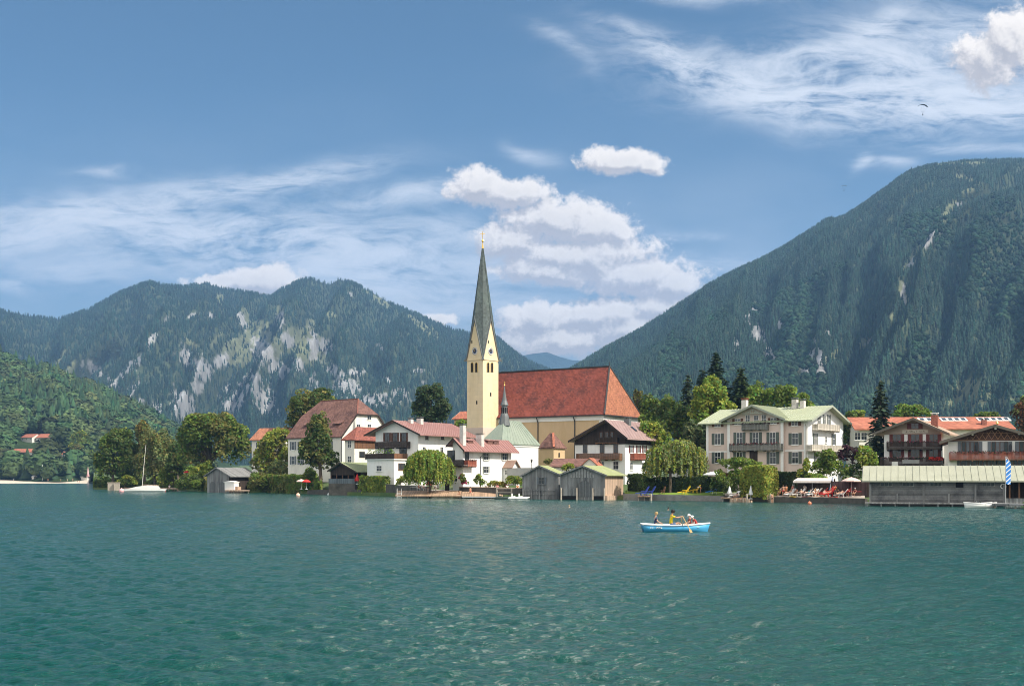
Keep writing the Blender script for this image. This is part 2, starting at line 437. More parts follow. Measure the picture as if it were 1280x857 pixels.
# ------------------------------------------------------------------ mountains
def terrain_mat(name, forest, rock, meadow):
    m, N, b = base_mat(name)
    a = N.node('ShaderNodeAttribute', attribute_name='tint')
    sp = N.node('ShaderNodeSeparateColor'); N.l.new(a.outputs['Color'], sp.inputs[0])
    tc = N.node('ShaderNodeTexCoord').outputs['Object']
    n = N.noise(N.v('MULTIPLY', tc, (1, 1, 0.35)), 0.02, 8, 0.7); g = N.ramp(n, 0.3, 0.7, 0.62, 1.25)
    fr = N.mix(1.0, c4(forest), N.xyz(g, g, g), 'MULTIPLY'); rk = N.mix(1.0, c4(rock), N.xyz(g, g, g), 'MULTIPLY')
    c = N.mix(sp.outputs[1], fr, N.mix(1.0, c4(meadow), N.xyz(g, g, g), 'MULTIPLY')); c = N.mix(sp.outputs[0], c, rk)
    N.put(b.inputs['Base Color'], c); b.inputs['Roughness'].default_value = 0.95; b.inputs['Specular IOR Level'].default_value = 0.1
    bp = N.node('ShaderNodeBump'); bp.inputs['Strength'].default_value = 1.0; bp.inputs['Distance'].default_value = 9.0
    N.put(bp.inputs['Height'], N.noise(N.v('MULTIPLY', tc, (1, 1, 0.4)), 0.035, 6, 0.7)); N.l.new(bp.outputs[0], b.inputs['Normal'])
    return m

def blobs(u, v, lst):
    """soft union of tilted ellipses (centre, half length, half width, tilt) on the slope as seen from the lake"""
    r = np.zeros_like(u)
    for (cu, cv, a, b_, ang) in lst:
        c, s = math.cos(R(ang)), math.sin(R(ang)); x, y = u - cu, v - cv
        e = ((x * c + y * s) / a) ** 2 + ((-x * s + y * c) / b_) ** 2
        r = np.maximum(r, np.exp(-e * 0.9))
    return r

def mountain(name, label, ridge, Yb, Yr, ulim, nu, ns, pw, rough, seed, rocks, meadows, mt, gully=3.0, z0=0.0, ydip=None, skew=0.55):
    us = np.linspace(ulim[0], ulim[1], nu); vr = np.interp(us, [p[0] for p in ridge], [p[1] for p in ridge])
    s = np.concatenate([np.linspace(0, 1, ns), 1 + np.linspace(0.03, 0.5, 12)])
    U = np.repeat(us[:, None], len(s), 1); S = np.repeat(s[None, :], nu, 0)
    yr = Yr * (1 + 0.10 * (fbm(us * 0.011, us * 0, seed + 3, 3) - 0.5)); yb = Yb * (1 + 0.10 * (fbm(us * 0.02, us * 0, seed + 9, 3) - 0.5))
    if ydip is not None: yr = yr + np.interp(us, ydip[0], ydip[1])
    Yg = yb[:, None] + (yr - yb)[:, None] * S
    Zr = (HV - vr) / F * yr + CAMH
    sp = np.clip(S, 0, 1); prof = sp ** pw
    Z = z0 + (Zr[:, None] - z0) * prof
    X0 = (U - CU) / F * Yg
    # spurs and gullies run down the slope
    wob = (fbm(X0 * 0.0016, Z * 0.002, seed + 21, 4) - 0.5)
    q = U * 0.0105 * gully / 3 + wob * 1.6 - skew * S
    rid = 1 - np.abs(2 * fbm(q, S * 0.9, seed, 4, 0.55) - 1)
    fine = fbm(X0 * 0.008, Z * 0.006, seed + 5, 5, 0.6) - 0.5
    env = np.sin(np.pi * np.clip(sp, 0, 1)) ** 0.7
    Z = Z + env * Zr[:, None] * rough * (rid - 0.62) + np.minimum(env, 1) * fine * rough * Zr[:, None] * 0.55
    Yd = Yg + env * (rid - 0.5) * (Yr - Yb) * -0.16
    back = S > 1
    Z = np.where(back, Zr[:, None] * (1 - 1.5 * (S - 1)), Z)
    # keep the skyline: nothing in front rises above it
    cap = CAMH + (HV - vr[:, None] + 0.0) / F * Yd * (1.0)
    Z = np.where(S < 0.999, np.minimum(Z, cap - 4), Z)
    X = (U - CU) / F * Yd
    v = HV - (Z - CAMH) / Yd * F
    nz = fbm(U * 0.30, v * 0.19, seed + 31, 5, 0.65); nz2 = fbm(U * 0.05, v * 0.03, seed + 37, 4, 0.6)
    B = blobs(U, v, rocks); rk = sstep(0.42, 0.66, B * 0.80 + (nz - 0.5) * 1.1 + (nz2 - 0.5) * 0.5 + 0.08) * (B > 0.03)
    B = blobs(U, v, meadows); md = sstep(0.34, 0.52, B * 1.0 + (nz2 - 0.5) * 0.5 + (nz - .5) * .4) * (B > 0.06)
    V = np.stack([X, Yd, Z], -1).reshape(-1, 3); n = len(s)
    i = np.arange(nu - 1)[:, None] * n + np.arange(n - 1)[None, :]
    Fc = np.stack([i, i + n, i + n + 1, i + 1], -1).reshape(-1, 4)
    col = np.stack([rk, md, np.zeros_like(rk)], -1).reshape(-1, 3)
    tag(np_mesh(name, V, Fc, mt, col, smooth=True), label, None, None, 'structure')
    return dict(us=us, s=s, X=X, Y=Yd, Z=Z, rk=rk, md=md, ns=ns)

def sample(T, u, s):
    """bilinear look-up on a mountain's surface"""
    fu = (u - T['us'][0]) / (T['us'][1] - T['us'][0]); fs = s * (T['ns'] - 1)
    i = np.clip(fu.astype(int), 0, len(T['us']) - 2); j = np.clip(fs.astype(int), 0, len(T['s']) - 2); a = fu - i; b_ = fs - j
    g = lambda A: (A[i, j] * (1 - a) + A[i + 1, j] * a) * (1 - b_) + (A[i, j + 1] * (1 - a) + A[i + 1, j + 1] * a) * b_
    return g(T['X']), g(T['Y']), g(T['Z']), g(T['rk']), g(T['md'])

def conifer_t(n=6, tiers=3, rng=None):
    V = []; Fc = []
    for k in range(tiers):
        z0 = 0.06 + 0.29 * k; z1 = min(1.0, z0 + 0.44); r = 0.20 * (1 - 0.27 * k)
        i = len(V); ph = rng.uniform(0, 6)
        for j in range(n):
            a = 2 * math.pi * j / n + ph; rr = r * rng.uniform(0.72, 1.2); V.append((math.cos(a) * rr, math.sin(a) * rr, z0 - rng.uniform(0, 0.05)))
        V.append((0, 0, z1))
        for j in range(n): Fc.append((i + j, i + (j + 1) % n, i + n))
    return np.array(V), np.array(Fc)
def ico(sub):
    bm = bmesh.new(); bmesh.ops.create_icosphere(bm, subdivisions=sub, radius=1.0)
    V = np.array([v.co[:] for v in bm.verts]); Fc = np.array([[v.index for v in f.verts] for f in bm.faces]); bm.free(); return V, Fc
def broadleaf_t(rng, leaves=150, lsz=0.10):
    """lumpy crown: rough core plus loose leaf clumps, one unit tall"""
    V, Fc = ico(2); s = int(rng.integers(0, 999))
    d = 0.70 + 0.42 * fbm(V[:, 0] * 1.7 + V[:, 2] * 1.1 + 9, V[:, 1] * 1.7 - V[:, 2] * 0.7 + 9, s, 3)
    V = V * d[:, None] * np.array([0.36, 0.36, 0.44]) + np.array([0, 0, 0.55])
    th = rng.uniform(0, 2 * np.pi, leaves); cz = rng.uniform(-0.6, 1, leaves)
    D = np.stack([np.sqrt(1 - cz ** 2) * np.cos(th), np.sqrt(1 - cz ** 2) * np.sin(th), cz], -1)
    k = 0.70 + 0.42 * fbm(D[:, 0] * 1.7 + D[:, 2] * 1.1 + 9, D[:, 1] * 1.7 - D[:, 2] * 0.7 + 9, s, 3)
    C = D * (k * rng.uniform(0.9, 1.12, leaves))[:, None] * np.array([0.36, 0.36, 0.44]) + np.array([0, 0, 0.55])
    a = rng.normal(size=(leaves, 3)); a /= np.linalg.norm(a, axis=1)[:, None]; b_ = np.cross(a, D + 0.3 * a[:, ::-1]); b_ /= np.linalg.norm(b_, axis=1)[:, None]
    sz = rng.uniform(0.6, 1.3, leaves)[:, None] * lsz
    L = np.stack([C + a * sz, C - a * sz * 0.6 + b_ * sz, C - a * sz * 0.6 - b_ * sz], 1).reshape(-1, 3)
    n0 = len(V); LF = np.arange(len(L)).reshape(-1, 3) + n0
    return np.concatenate([V, L]), np.concatenate([Fc, LF])

def scatter(name, label, temps, pos, hgt, wid, col, mt, seed=0):
    rng = np.random.default_rng(seed); which = rng.integers(0, len(temps), len(pos)); VV = []; FF = []; CC = []; off = 0
    for k, (tv, tf) in enumerate(temps):
        ids = np.where(which == k)[0]
        if not len(ids): continue
        a = rng.uniform(0, 6.283, len(ids)); c, s = np.cos(a)[:, None], np.sin(a)[:, None]
        h = hgt[ids][:, None]; w = (hgt[ids] * wid[ids])[:, None]
        x = (tv[None, :, 0] * c - tv[None, :, 1] * s) * w; y = (tv[None, :, 0] * s + tv[None, :, 1] * c) * w; z = tv[None, :, 2] * h
        P = np.stack([x, y, z], -1) + pos[ids][:, None, :]
        n = tv.shape[0]; VV.append(P.reshape(-1, 3)); FF.append((tf[None] + (np.arange(len(ids)) * n)[:, None, None]).reshape(-1, 3) + off); off += len(ids) * n
        j = 1 + 0.12 * rng.normal(size=(len(ids), n, 1)); CC.append((col[ids][:, None, :] * j).reshape(-1, 3))
    o = np_mesh(name, np.concatenate(VV), np.concatenate(FF), mt, np.clip(np.concatenate(CC), 0.004, 1))
    tag(o, label, None, None, 'stuff'); return o

RNG = np.random.default_rng(11)
CON = [conifer_t(6, 3, RNG) for _ in range(5)]
BRO = [broadleaf_t(RNG, 170, 0.085) for _ in range(5)]
BRO_S = [broadleaf_t(RNG, 40, 0.12) for _ in range(4)]
FAR_LEAF = tint_mat('far_forest', 0.85, 0.0, 0.12, 0.02, 0.1)
HILL_LEAF = tint_mat('hillside_foliage', 0.8, 0.0, 0.2, 0.15, 0.15)

def cover(T, n, seed, hlo, hhi, rocktrees=0.08, meadowtrees=0.1, smax=1.0, smin=0.0, power=1.0, dens=None):
    rng = np.random.default_rng(seed)
    u = rng.uniform(T['us'][0], T['us'][-1], n); s = smin + (smax - smin) * rng.uniform(0, 1, n) ** power
    x, y, z, rk, md = sample(T, u, s)
    keep = rng.uniform(0, 1, n) < (1 - rk * (1 - rocktrees)) * (1 - md * (1 - meadowtrees))
    if dens is not None: keep &= rng.uniform(0, 1, n) < dens(u, s, x, y, z)
    k = keep; h = rng.uniform(hlo, hhi, n)
    return np.stack([x, y, z - 1.0], -1)[k], h[k], u[k], s[k]

def green(rng, n, base, var, clump):
    c = np.array(base)[None] * (1 + var * rng.normal(size=(n, 1))) * (0.72 + 0.56 * clump[:, None])
    c[:, 0] *= 1 + 0.16 * rng.normal(size=n); return np.clip(c, 0.005, 0.4)

# far range to the left
L_RIDGE = [(-260, 380), (-120, 402), (-40, 392), (0, 388), (40, 396), (72, 400), (110, 388), (150, 366), (186, 353), (205, 357), (230, 359), (256, 354), (280, 361), (312, 366), (338, 372),
           (352, 362), (368, 354), (384, 348), (398, 352), (412, 356), (424, 349), (440, 354), (462, 364), (486, 378), (520, 393), (560, 410), (592, 419), (620, 421), (640, 438), (660, 452), (700, 468), (760, 500), (900, 560)]
L_ROCK = [(118, 462, 22, 9, 35), (140, 478, 14, 6, 40), (163, 458, 26, 6, -42), (188, 425, 13, 5, -55), (208, 398, 9, 3, -60), (168, 486, 14, 8, -50), (175, 503, 9, 6, 60), (196, 518, 14, 9, 80),
          (234, 448, 14, 9, 75), (252, 462, 24, 14, 55), (246, 482, 12, 10, 80), (275, 452, 10, 12, 80), (228, 505, 24, 16, 80), (282, 445, 5, 8, 0), (240, 394, 10, 3, -22), (303, 400, 14, 6, 70), (262, 394, 7, 4, 20),
          (330, 440, 26, 16, 60), (350, 462, 22, 12, 20), (392, 432, 22, 8, 85), (408, 432, 9, 12, 90), (393, 478, 14, 6, 85), (372, 456, 12, 8, 60), (310, 480, 20, 20, 70), (330, 500, 30, 16, 60), (290, 500, 22, 18, 80),
          (475, 433, 8, 5, 30), (438, 368, 4, 4, 0), (525, 463, 4, 10, 80), (420, 465, 16, 8, 30), (444, 466, 14, 6, 0), (498, 490, 14, 8, 0), (350, 400, 6, 14, 0), (483, 475, 10, 6, 30), (360, 425, 14, 10, 60), (60, 470, 6, 3, 50), (527, 478, 6, 4, 0), (420, 345, 6, 3, 0), (470, 500, 30, 14, 0), (435, 485, 24, 14, 0)]
L_MEAD = [(305, 395, 8, 12, 0), (322, 405, 14, 7, 10), (387, 410, 7, 14, 10), (414, 394, 7, 6, 0), (350, 390, 5, 10, 0), (470, 371, 26, 4.2, 38), (530, 409, 24, 5.0, 34), (380, 432, 34, 20, 30), (330, 430, 30, 18, 30), (300, 440, 22, 24, 60), (78, 446, 16, 3, -52), (88, 462, 6, 12, 20), (270, 425, 18, 3, -55), (240, 430, 12, 4, 40), (275, 374, 8, 6, 60), (190, 424, 8, 4, -50)]
TM = terrain_mat('mountain_ground', (0.060, 0.078, 0.045), (0.30, 0.30, 0.30), (0.155, 0.170, 0.100))
TL = mountain('mountain', 'long forested mountain with pale rock scars behind the village', L_RIDGE, 2300, 5000, (-230, 780), 760, 330, 1.22, 0.23, 3, L_ROCK, L_MEAD, TM, 3.2)
rng = np.random.default_rng(5)
p, h, u, s = cover(TL, 56000, 21, 11, 21, 0.30, 0.25)
cl = fbm(u * 0.03, s * 6, 77, 4)
far_c = green(rng, len(p), (0.021, 0.041, 0.030), 0.32, cl * 1.1)
scatter('mountain_forest', 'dark conifer forest covering the far left mountain', CON, p, h, 0.9 + 0.3 * rng.uniform(size=len(p)), far_c, FAR_LEAF, 1)

# broad dark mountain to the right
R_RIDGE = [(600, 520), (680, 480), (726, 455), (760, 434), (800, 412), (840, 385), (880, 360), (920, 338), (960, 320), (985, 306), (1010, 290), (1030, 276), (1056, 268), (1080, 252), (1100, 238), (1125, 220), (1140, 211), (1160, 206), (1180, 203), (1205, 200), (1230, 199), (1280, 198), (1330, 204), (1420, 230), (1600, 300)]
R_ROCK = [(950, 422, 24, 13, 55), (962, 442, 18, 9, 60), (1022, 452, 26, 13, 70), (935, 400, 6, 8, 0), (946, 390, 8, 4, 30), (1010, 462, 8, 10, 40), (975, 405, 4, 12, 0), (1085, 428, 3, 9, 40), (1130, 372, 4, 12, -20), (1138, 330, 12, 3, -60), (1200, 256, 7, 5, 0), (1130, 360, 4, 10, 10), (1170, 290, 8, 3, 0), (1162, 300, 12, 4, -60), (920, 430, 5, 8, 0), (1035, 415, 3, 6, 0)]
R_MEAD = [(1110, 398, 13, 6, -40), (1082, 430, 9, 10, 0), (1140, 325, 22, 6, -60), (1128, 365, 6, 20, -15), (1185, 265, 20, 6, -55), (1040, 445, 16, 5, -35), (1215, 490, 30, 18, 0), (1200, 508, 44, 12, 0), (1255, 505, 20, 8, 0), (1210, 225, 18, 4, 20), (1208, 238, 8, 4, 0), (1170, 262, 6, 4, 0), (1000, 470, 5, 12, 0), (1120, 212, 30, 2, -25), (1180, 204, 60, 2, 0)]
TRM = mountain('mountain', 'high dark forested mountain rising on the right', R_RIDGE, 1250, 3500, (600, 1560), 760, 340, 1.12, 0.085, 42, R_ROCK, R_MEAD, TM, 2.6, skew=2.1)
def r_dens(u, s, x, y, z):
    return np.where(s > 0.86, np.interp(s, [0.86, 0.97, 1.0], [1, 0.5, 0.30]) + np.where(u < 1050, 0.6, 0), 1.0)
p, h, u, s = cover(TRM, 84000, 22, 9, 19, 0.14, 0.2, dens=r_dens, power=0.85)
h = h * np.interp(s, [0, 0.8, 1.0], [1.0, 0.85, 0.5])
h = np.where((s > 0.8) & (u < 1040), h * 1.45, h)
cl = fbm(u * 0.025, s * 7, 78, 4); br = (fbm(u * 0.02 + 5, s * 5, 81, 3) > 0.54) & (s < 0.62)
far_c = green(rng, len(p), (0.021, 0.041, 0.029), 0.32, cl * 1.15)
k = ~br
scatter('mountain_forest', 'dark conifer forest covering the right mountain', CON, p[k], h[k], 0.9 + 0.3 * rng.uniform(size=k.sum()), far_c[k], FAR_LEAF, 2)
scatter('mountain_forest', 'rounder broadleaf trees mixed into the right mountain forest', BRO_S, p[br], h[br] * 0.72, 1.0 + 0.3 * rng.uniform(size=br.sum()), far_c[br] * np.array([1.25, 1.3, 1.05]), FAR_LEAF, 3)

# blue mountain far off in the gap
B_RIDGE = [(500, 470), (600, 455), (640, 447), (665, 442), (684, 440), (700, 446), (715, 450), (740, 452), (780, 462), (900, 500)]
mountain('mountain', 'distant blue mountain in the gap beside the church tower', B_RIDGE, 7600, 9300, (480, 880), 160, 60, 1.1, 0.14, 61, [], [], terrain_mat('far_ground', (0.03, 0.05, 0.04), (0.3, 0.3, 0.3), (0.05, 0.08, 0.03)), 3)

# wooded hill on the far left shore
H_RIDGE = [(-400, 395), (-200, 420), (-60, 440), (0, 450), (30, 460), (60, 468), (100, 484), (140, 500), (170, 516), (200, 534), (230, 552), (270, 575), (330, 590)]
HM = terrain_mat('hill_ground', (0.035, 0.06, 0.02), (0.3, 0.3, 0.28), (0.10, 0.14, 0.05))
TH = mountain('hill', 'wooded hill above the far left shore', H_RIDGE, 1080, 1900, (-380, 330), 220, 120, 1.15, 0.10, 90, [], [(60, 590, 20, 5, 0)], HM, 2, 1.2)
p, h, u, s = cover(TH, 5200, 23, 12, 24, power=0.8)
HILL_HOUSES = [(30, 552, 16), (55, 552, 19), (30, 567, 22), (78, 571, 13), (42, 552, 8)]
vb = HV - (p[:, 2] - CAMH) / p[:, 1] * F; ok = np.ones(len(p), bool)
for (hu, hv, hw) in HILL_HOUSES: ok &= ~((np.abs(u - hu) < hw) & (vb - hv > -3) & (vb - hv < 24))
p, h, u, s = p[ok], h[ok], u[ok], s[ok]
cl = fbm(u * 0.05, s * 8, 79, 4); n = len(p)
con = (fbm(u * 0.03 + 3, s * 4, 83, 3) + 0.25 * (s - 0.45) + 0.12 * rng.normal(size=n)) > 0.54
cc = green(rng, n, (0.032, 0.062, 0.026), 0.28, cl); cb = green(rng, n, (0.070, 0.108, 0.040), 0.28, cl)
hc = con & (u < 260)
scatter('hillside_wood', 'conifers of the wood on the far left hill', CON, p[hc], h[hc] * 1.35, 1.05 + 0.4 * rng.uniform(size=hc.sum()), cc[hc], HILL_LEAF, 4)
hb = (~con) & (u < 260)
scatter('hillside_wood', 'broadleaf trees of the wood on the far left hill', BRO, p[hb], h[hb] * 1.05, 1.1 + 0.5 * rng.uniform(size=hb.sum()), cb[hb], HILL_LEAF, 5)

def hill_at(u, v):
    """where the far hillside shows at that column and row"""
    s = np.linspace(0, 1, 400); x, y, z, a, b_ = sample(TH, np.full(400, float(u)), s); vv = HV - (z - CAMH) / y * F
    i = int(np.argmin(np.abs(vv - v))); return Vector((x[i], y[i], z[i]))
# beach on the far shore
mb = MB()
sand = mat('beach_sand', (0.62, 0.53, 0.42), 0.95, 0.12, 0.3)
pts = []
for u_, v_ in ((-260, 604.0), (-60, 603.4), (20, 603.6), (60, 603.3), (100, 603.4), (116, 603.4)): pts.append(Vector((xat(u_, 1000), 1000 + 30 * math.sin(u_ * .03), 0)))
back = [Vector((q.x * 1.10, q.y * 1.10, 3.2)) for q in pts]
front = [Vector((q.x, q.y, -0.4)) for q in pts]; mid = [Vector((q.x * 1.01, q.y * 1.01, 0.35)) for q in pts]
for k in range(len(pts) - 1):
    mb.face([front[k], front[k + 1], mid[k + 1], mid[k]]); mb.face([mid[k], mid[k + 1], back[k + 1], back[k]])
tag(mb.build('beach', sand), 'pale sandy beach on the far left shore', None, None, 'structure')

# ------------------------------------------------------------------ air
HAZE_DENS = 7.8e-5
def build_haze():
    mb = MB(); mb.box(-7000, 7000, -400, 10600, -3.0, 1750)
    m = bpy.data.materials.new('haze'); m.use_nodes = True; t = m.node_tree; t.nodes.clear()
    pv = t.nodes.new('ShaderNodeVolumePrincipled'); o = t.nodes.new('ShaderNodeOutputMaterial')
    pv.inputs['Color'].default_value = (0.32, 0.58, 1.0, 1); pv.inputs['Density'].default_value = HAZE_DENS
    pv.inputs['Anisotropy'].default_value = 0.2
    t.links.new(pv.outputs[0], o.inputs['Volume'])
    m.cycles.homogeneous_volume = True
    ob = mb.build('haze', m); tag(ob, 'pale summer haze in the air over the lake', None, None, 'stuff')
build_haze()
# ------------------------------------------------------------------ building kit
WHITE = mat('white_render', (0.80, 0.79, 0.76), 0.9, 0.06, 0.8, (0.45, 0.43, 0.40), 0.30, 0.5, 0.15, streak=True)
WHITE2 = mat('cream_render', (0.78, 0.74, 0.66), 0.9, 0.06, 0.8, (0.42, 0.38, 0.33), 0.30, 0.5, 0.15, streak=True)
PINKISH = mat('pale_pink_render', (0.66, 0.53, 0.46), 0.9, 0.06, 0.8, (0.40, 0.33, 0.28), 0.25, 0.5, 0.15, streak=True)
OCHRE = mat('ochre_render', (0.58, 0.42, 0.25), 0.9, 0.08, 0.5, (0.40, 0.27, 0.13), 0.35, 0.25, 0.15, streak=True)
TOWER_Y = mat('yellow_render', (0.74, 0.615, 0.40), 0.9, 0.07, 0.6, (0.55, 0.42, 0.20), 0.40, 0.25, 0.3, streak=True, rows=0.95, rowamp=0.16)
TRIM = mat('white_trim', (0.80, 0.79, 0.75), 0.7, 0.05, 2.0)
GREYSTONE = mat('grey_stone', (0.26, 0.25, 0.23), 0.95, 0.3, 1.2, (0.09, 0.09, 0.08), 0.6, 0.6, 0.6)
DARKSTONE = mat('dark_quay_stone', (0.11, 0.10, 0.085), 0.9, 0.4, 1.0, (0.035, 0.035, 0.03), 0.7, 0.6, 0.7)
GREYWALL = mat('grey_render', (0.40, 0.40, 0.40), 0.95, 0.12, 0.8)
TILE_RED = mat('red_roof_tiles', (0.20, 0.052, 0.036), 0.85, 0.32, 0.5, (0.055, 0.026, 0.025), 0.9, 0.22, 0.4, streak=True, rows=0.45)  # nave tiles toned down for the dim long slope, with dark stains
TILE_LIT_HIP = mat('sunlit_hip_tiles', (0.36, 0.145, 0.08), 0.85, 0.2, 0.6, (0.2, 0.07, 0.05), 0.5, 0.3, 0.4, rows=0.45)  # same nave tiles, sunlight on the hip end painted into the colour
TILE_BROWN = mat('brown_roof_tiles', (0.20, 0.105, 0.085), 0.85, 0.25, 0.6, (0.06, 0.032, 0.03), 0.8, 0.3, 0.4, rows=0.4)
TILE_ORANGE = mat('bright_orange_tiles', (0.40, 0.145, 0.09), 0.8, 0.18, 0.5, (0.30, 0.09, 0.06), 0.5, 0.3, 0.3, rows=0.4)
SHEET_PINK = mat('faded_red_sheet_roof', (0.31, 0.16, 0.14), 0.55, 0.12, 0.5, (0.30, 0.15, 0.135), 0.5, 0.4, 0.0, spec=0.4)
SHEET_ROSE = mat('rose_sheet_roof', (0.37, 0.26, 0.24), 0.55, 0.12, 0.5, (0.25, 0.16, 0.15), 0.5, 0.4, 0.0, spec=0.4)
COPPER = mat('green_copper_sheet', (0.26, 0.30, 0.24), 0.6, 0.10, 0.5, (0.16, 0.22, 0.17), 0.5, 0.4, 0.0, spec=0.4)
VILLA_ROOF = mat('pale_green_sheet_roof', (0.37, 0.40, 0.27), 0.6, 0.08, 0.4, (0.34, 0.36, 0.24), 0.5, 0.4, 0.0, spec=0.4)
PAV_ROOF = mat('olive_sheet_roof', (0.30, 0.34, 0.19), 0.65, 0.10, 0.5, (0.2, 0.22, 0.13), 0.5, 0.4)
LONG_ROOF = mat('grey_green_sheet_roof', (0.36, 0.365, 0.28), 0.65, 0.10, 0.4, (0.25, 0.26, 0.19), 0.5, 0.3)
MOSSY = mat('mossy_board_roof', (0.30, 0.33, 0.15), 0.9, 0.2, 1.0, (0.33, 0.32, 0.25), 0.6, 0.5, 0.2)
TAN_ROOF = mat('tan_shingle_roof', (0.40, 0.29, 0.21), 0.85, 0.15, 0.6, (0.28, 0.2, 0.15), 0.6, 0.4, 0.3, rows=0.35)
SLATE = mat('dark_spire_slate', (0.080, 0.102, 0.098), 0.55, 0.22, 0.8, (0.10, 0.14, 0.115), 0.6, 0.3, 0.4, streak=True, spec=0.4, rows=0.5)
LEAD = mat('lead_sheet', (0.13, 0.14, 0.14), 0.5, 0.15, 1.0, spec=0.4)
DARKWOOD = mat('dark_timber', (0.050, 0.036, 0.028), 0.8, 0.3, 1.5, planks=('XY', 0.32), bump=0.4)
BROWNWOOD = mat('brown_timber', (0.17, 0.085, 0.045), 0.75, 0.25, 1.5, planks=('XY', 0.24), bump=0.4)
REDWOOD = mat('red_timber', (0.30, 0.09, 0.055), 0.75, 0.2, 1.5, planks=('XY', 0.24), bump=0.4)
GREYWOOD = mat('weathered_grey_boards', (0.235, 0.235, 0.23), 0.9, 0.3, 1.2, (0.06, 0.06, 0.065), 0.6, 0.7, 0.5, streak=True, planks=('XY', 0.26))
GREYWOOD_H = mat('weathered_long_boards', (0.165, 0.165, 0.162), 0.9, 0.35, 0.6, (0.035, 0.038, 0.045), 0.75, 0.35, 0.5, planks=('Z', 0.30))
PALEWOOD = mat('pale_boards', (0.50, 0.36, 0.26), 0.85, 0.2, 1.2, (0.3, 0.22, 0.17), 0.5, 0.7, 0.4, streak=True, planks=('XY', 0.28))
DECKWOOD = mat('deck_boards', (0.42, 0.28, 0.18), 0.85, 0.2, 1.2, planks=('X', 0.2), bump=0.3)
PILE = mat('bleached_pile', (0.42, 0.36, 0.29), 0.9, 0.25, 2.0)
GLASS = mat('window_glass', (0.030, 0.036, 0.042), 0.06, 0.4, 0.6, spec=0.6)
SHUT_GREEN = mat('grey_green_shutter', (0.105, 0.125, 0.105), 0.7, 0.12, 3.0)
SHUT_BROWN = mat('brown_shutter', (0.14, 0.065, 0.04), 0.7, 0.12, 3.0)
SHUT_RED = mat('red_shutter', (0.145, 0.042, 0.036), 0.7, 0.12, 3.0)
SHUT_GREY = mat('blue_grey_shutter', (0.16, 0.18, 0.20), 0.7, 0.12, 3.0)
BLACK = mat('dark_opening', (0.012, 0.011, 0.011), 0.9, 0.2, 1.0)
GOLD = mat('gilding', (0.85, 0.55, 0.14), 0.35, 0.05, 3.0, metal=0.9)
IRON = mat('dark_iron', (0.05, 0.05, 0.05), 0.6, 0.1, 3.0)
CHIM = mat('chimney_render', (0.62, 0.58, 0.54), 0.9, 0.1, 1.0, (0.25, 0.22, 0.2), 0.5, 0.8)
BRICKC = mat('brick_chimney', (0.25, 0.10, 0.075), 0.9, 0.2, 2.0, rows=0.12)
FLOWER = tint_mat('flower_petals', 0.8, 0.0, 0.1, 2.0, 0.1)

class House:
    """local x runs along the front (to the right), local y runs back, origin at the near corner"""
    def __init__(s, name, label, cat, u, Y, theta, zb, group=None):
        s.X, s.Y, s.th, s.zb = xat(u, Y), Y, R(theta), zb
        s.e1 = Vector((math.cos(s.th), math.sin(s.th))); s.e2 = Vector((-math.sin(s.th), math.cos(s.th)))
        s.root = empty(name, (s.X, s.Y, zb), s.th, label, cat, group)
    def fx(s, u, v=None, y0=0.0):
        t = (u - CU) / F; cx, cy_ = s.X + s.e2.x * y0, s.Y + s.e2.y * y0
        x = (t * cy_ - cx) / (s.e1.x - t * s.e1.y)
        return x if v is None else (x, zat(v, cy_ + x * s.e1.y) - s.zb)
    def sy(s, u, v=None, x0=0.0):
        t = (u - CU) / F; cx, cy_ = s.X + s.e1.x * x0, s.Y + s.e1.y * x0
        y = (t * cy_ - cx) / (s.e2.x - t * s.e2.y)
        return y if v is None else (y, zat(v, cy_ + y * s.e2.y) - s.zb)
    def z(s, v, x=0.0, y=0.0): return zat(v, s.Y + x * s.e1.y + y * s.e2.y) - s.zb
    def part(s, mb, name, m, parent=None, **k): return mb.build(name, m, parent or s.root, **k)

def ribs(mb, a, b, c, d, step=0.6, w=0.07, h=0.07):
    """standing seams on the roof plane a-b (ridge end to eave end) .. d-c"""
    a, b, c, d = map(Vector, (a, b, c, d)); n = max(2, int(((a - d).length + (b - c).length) / 2 / step))
    nrm = (b - a).cross(d - a).normalized(); nrm = nrm if nrm.z > 0 else -nrm
    for k in range(n + 1):
        t = k / n; p = a.lerp(d, t) + nrm * h * .4; q = b.lerp(c, t) + nrm * h * .4
        mb.bar(p, q, w, h)

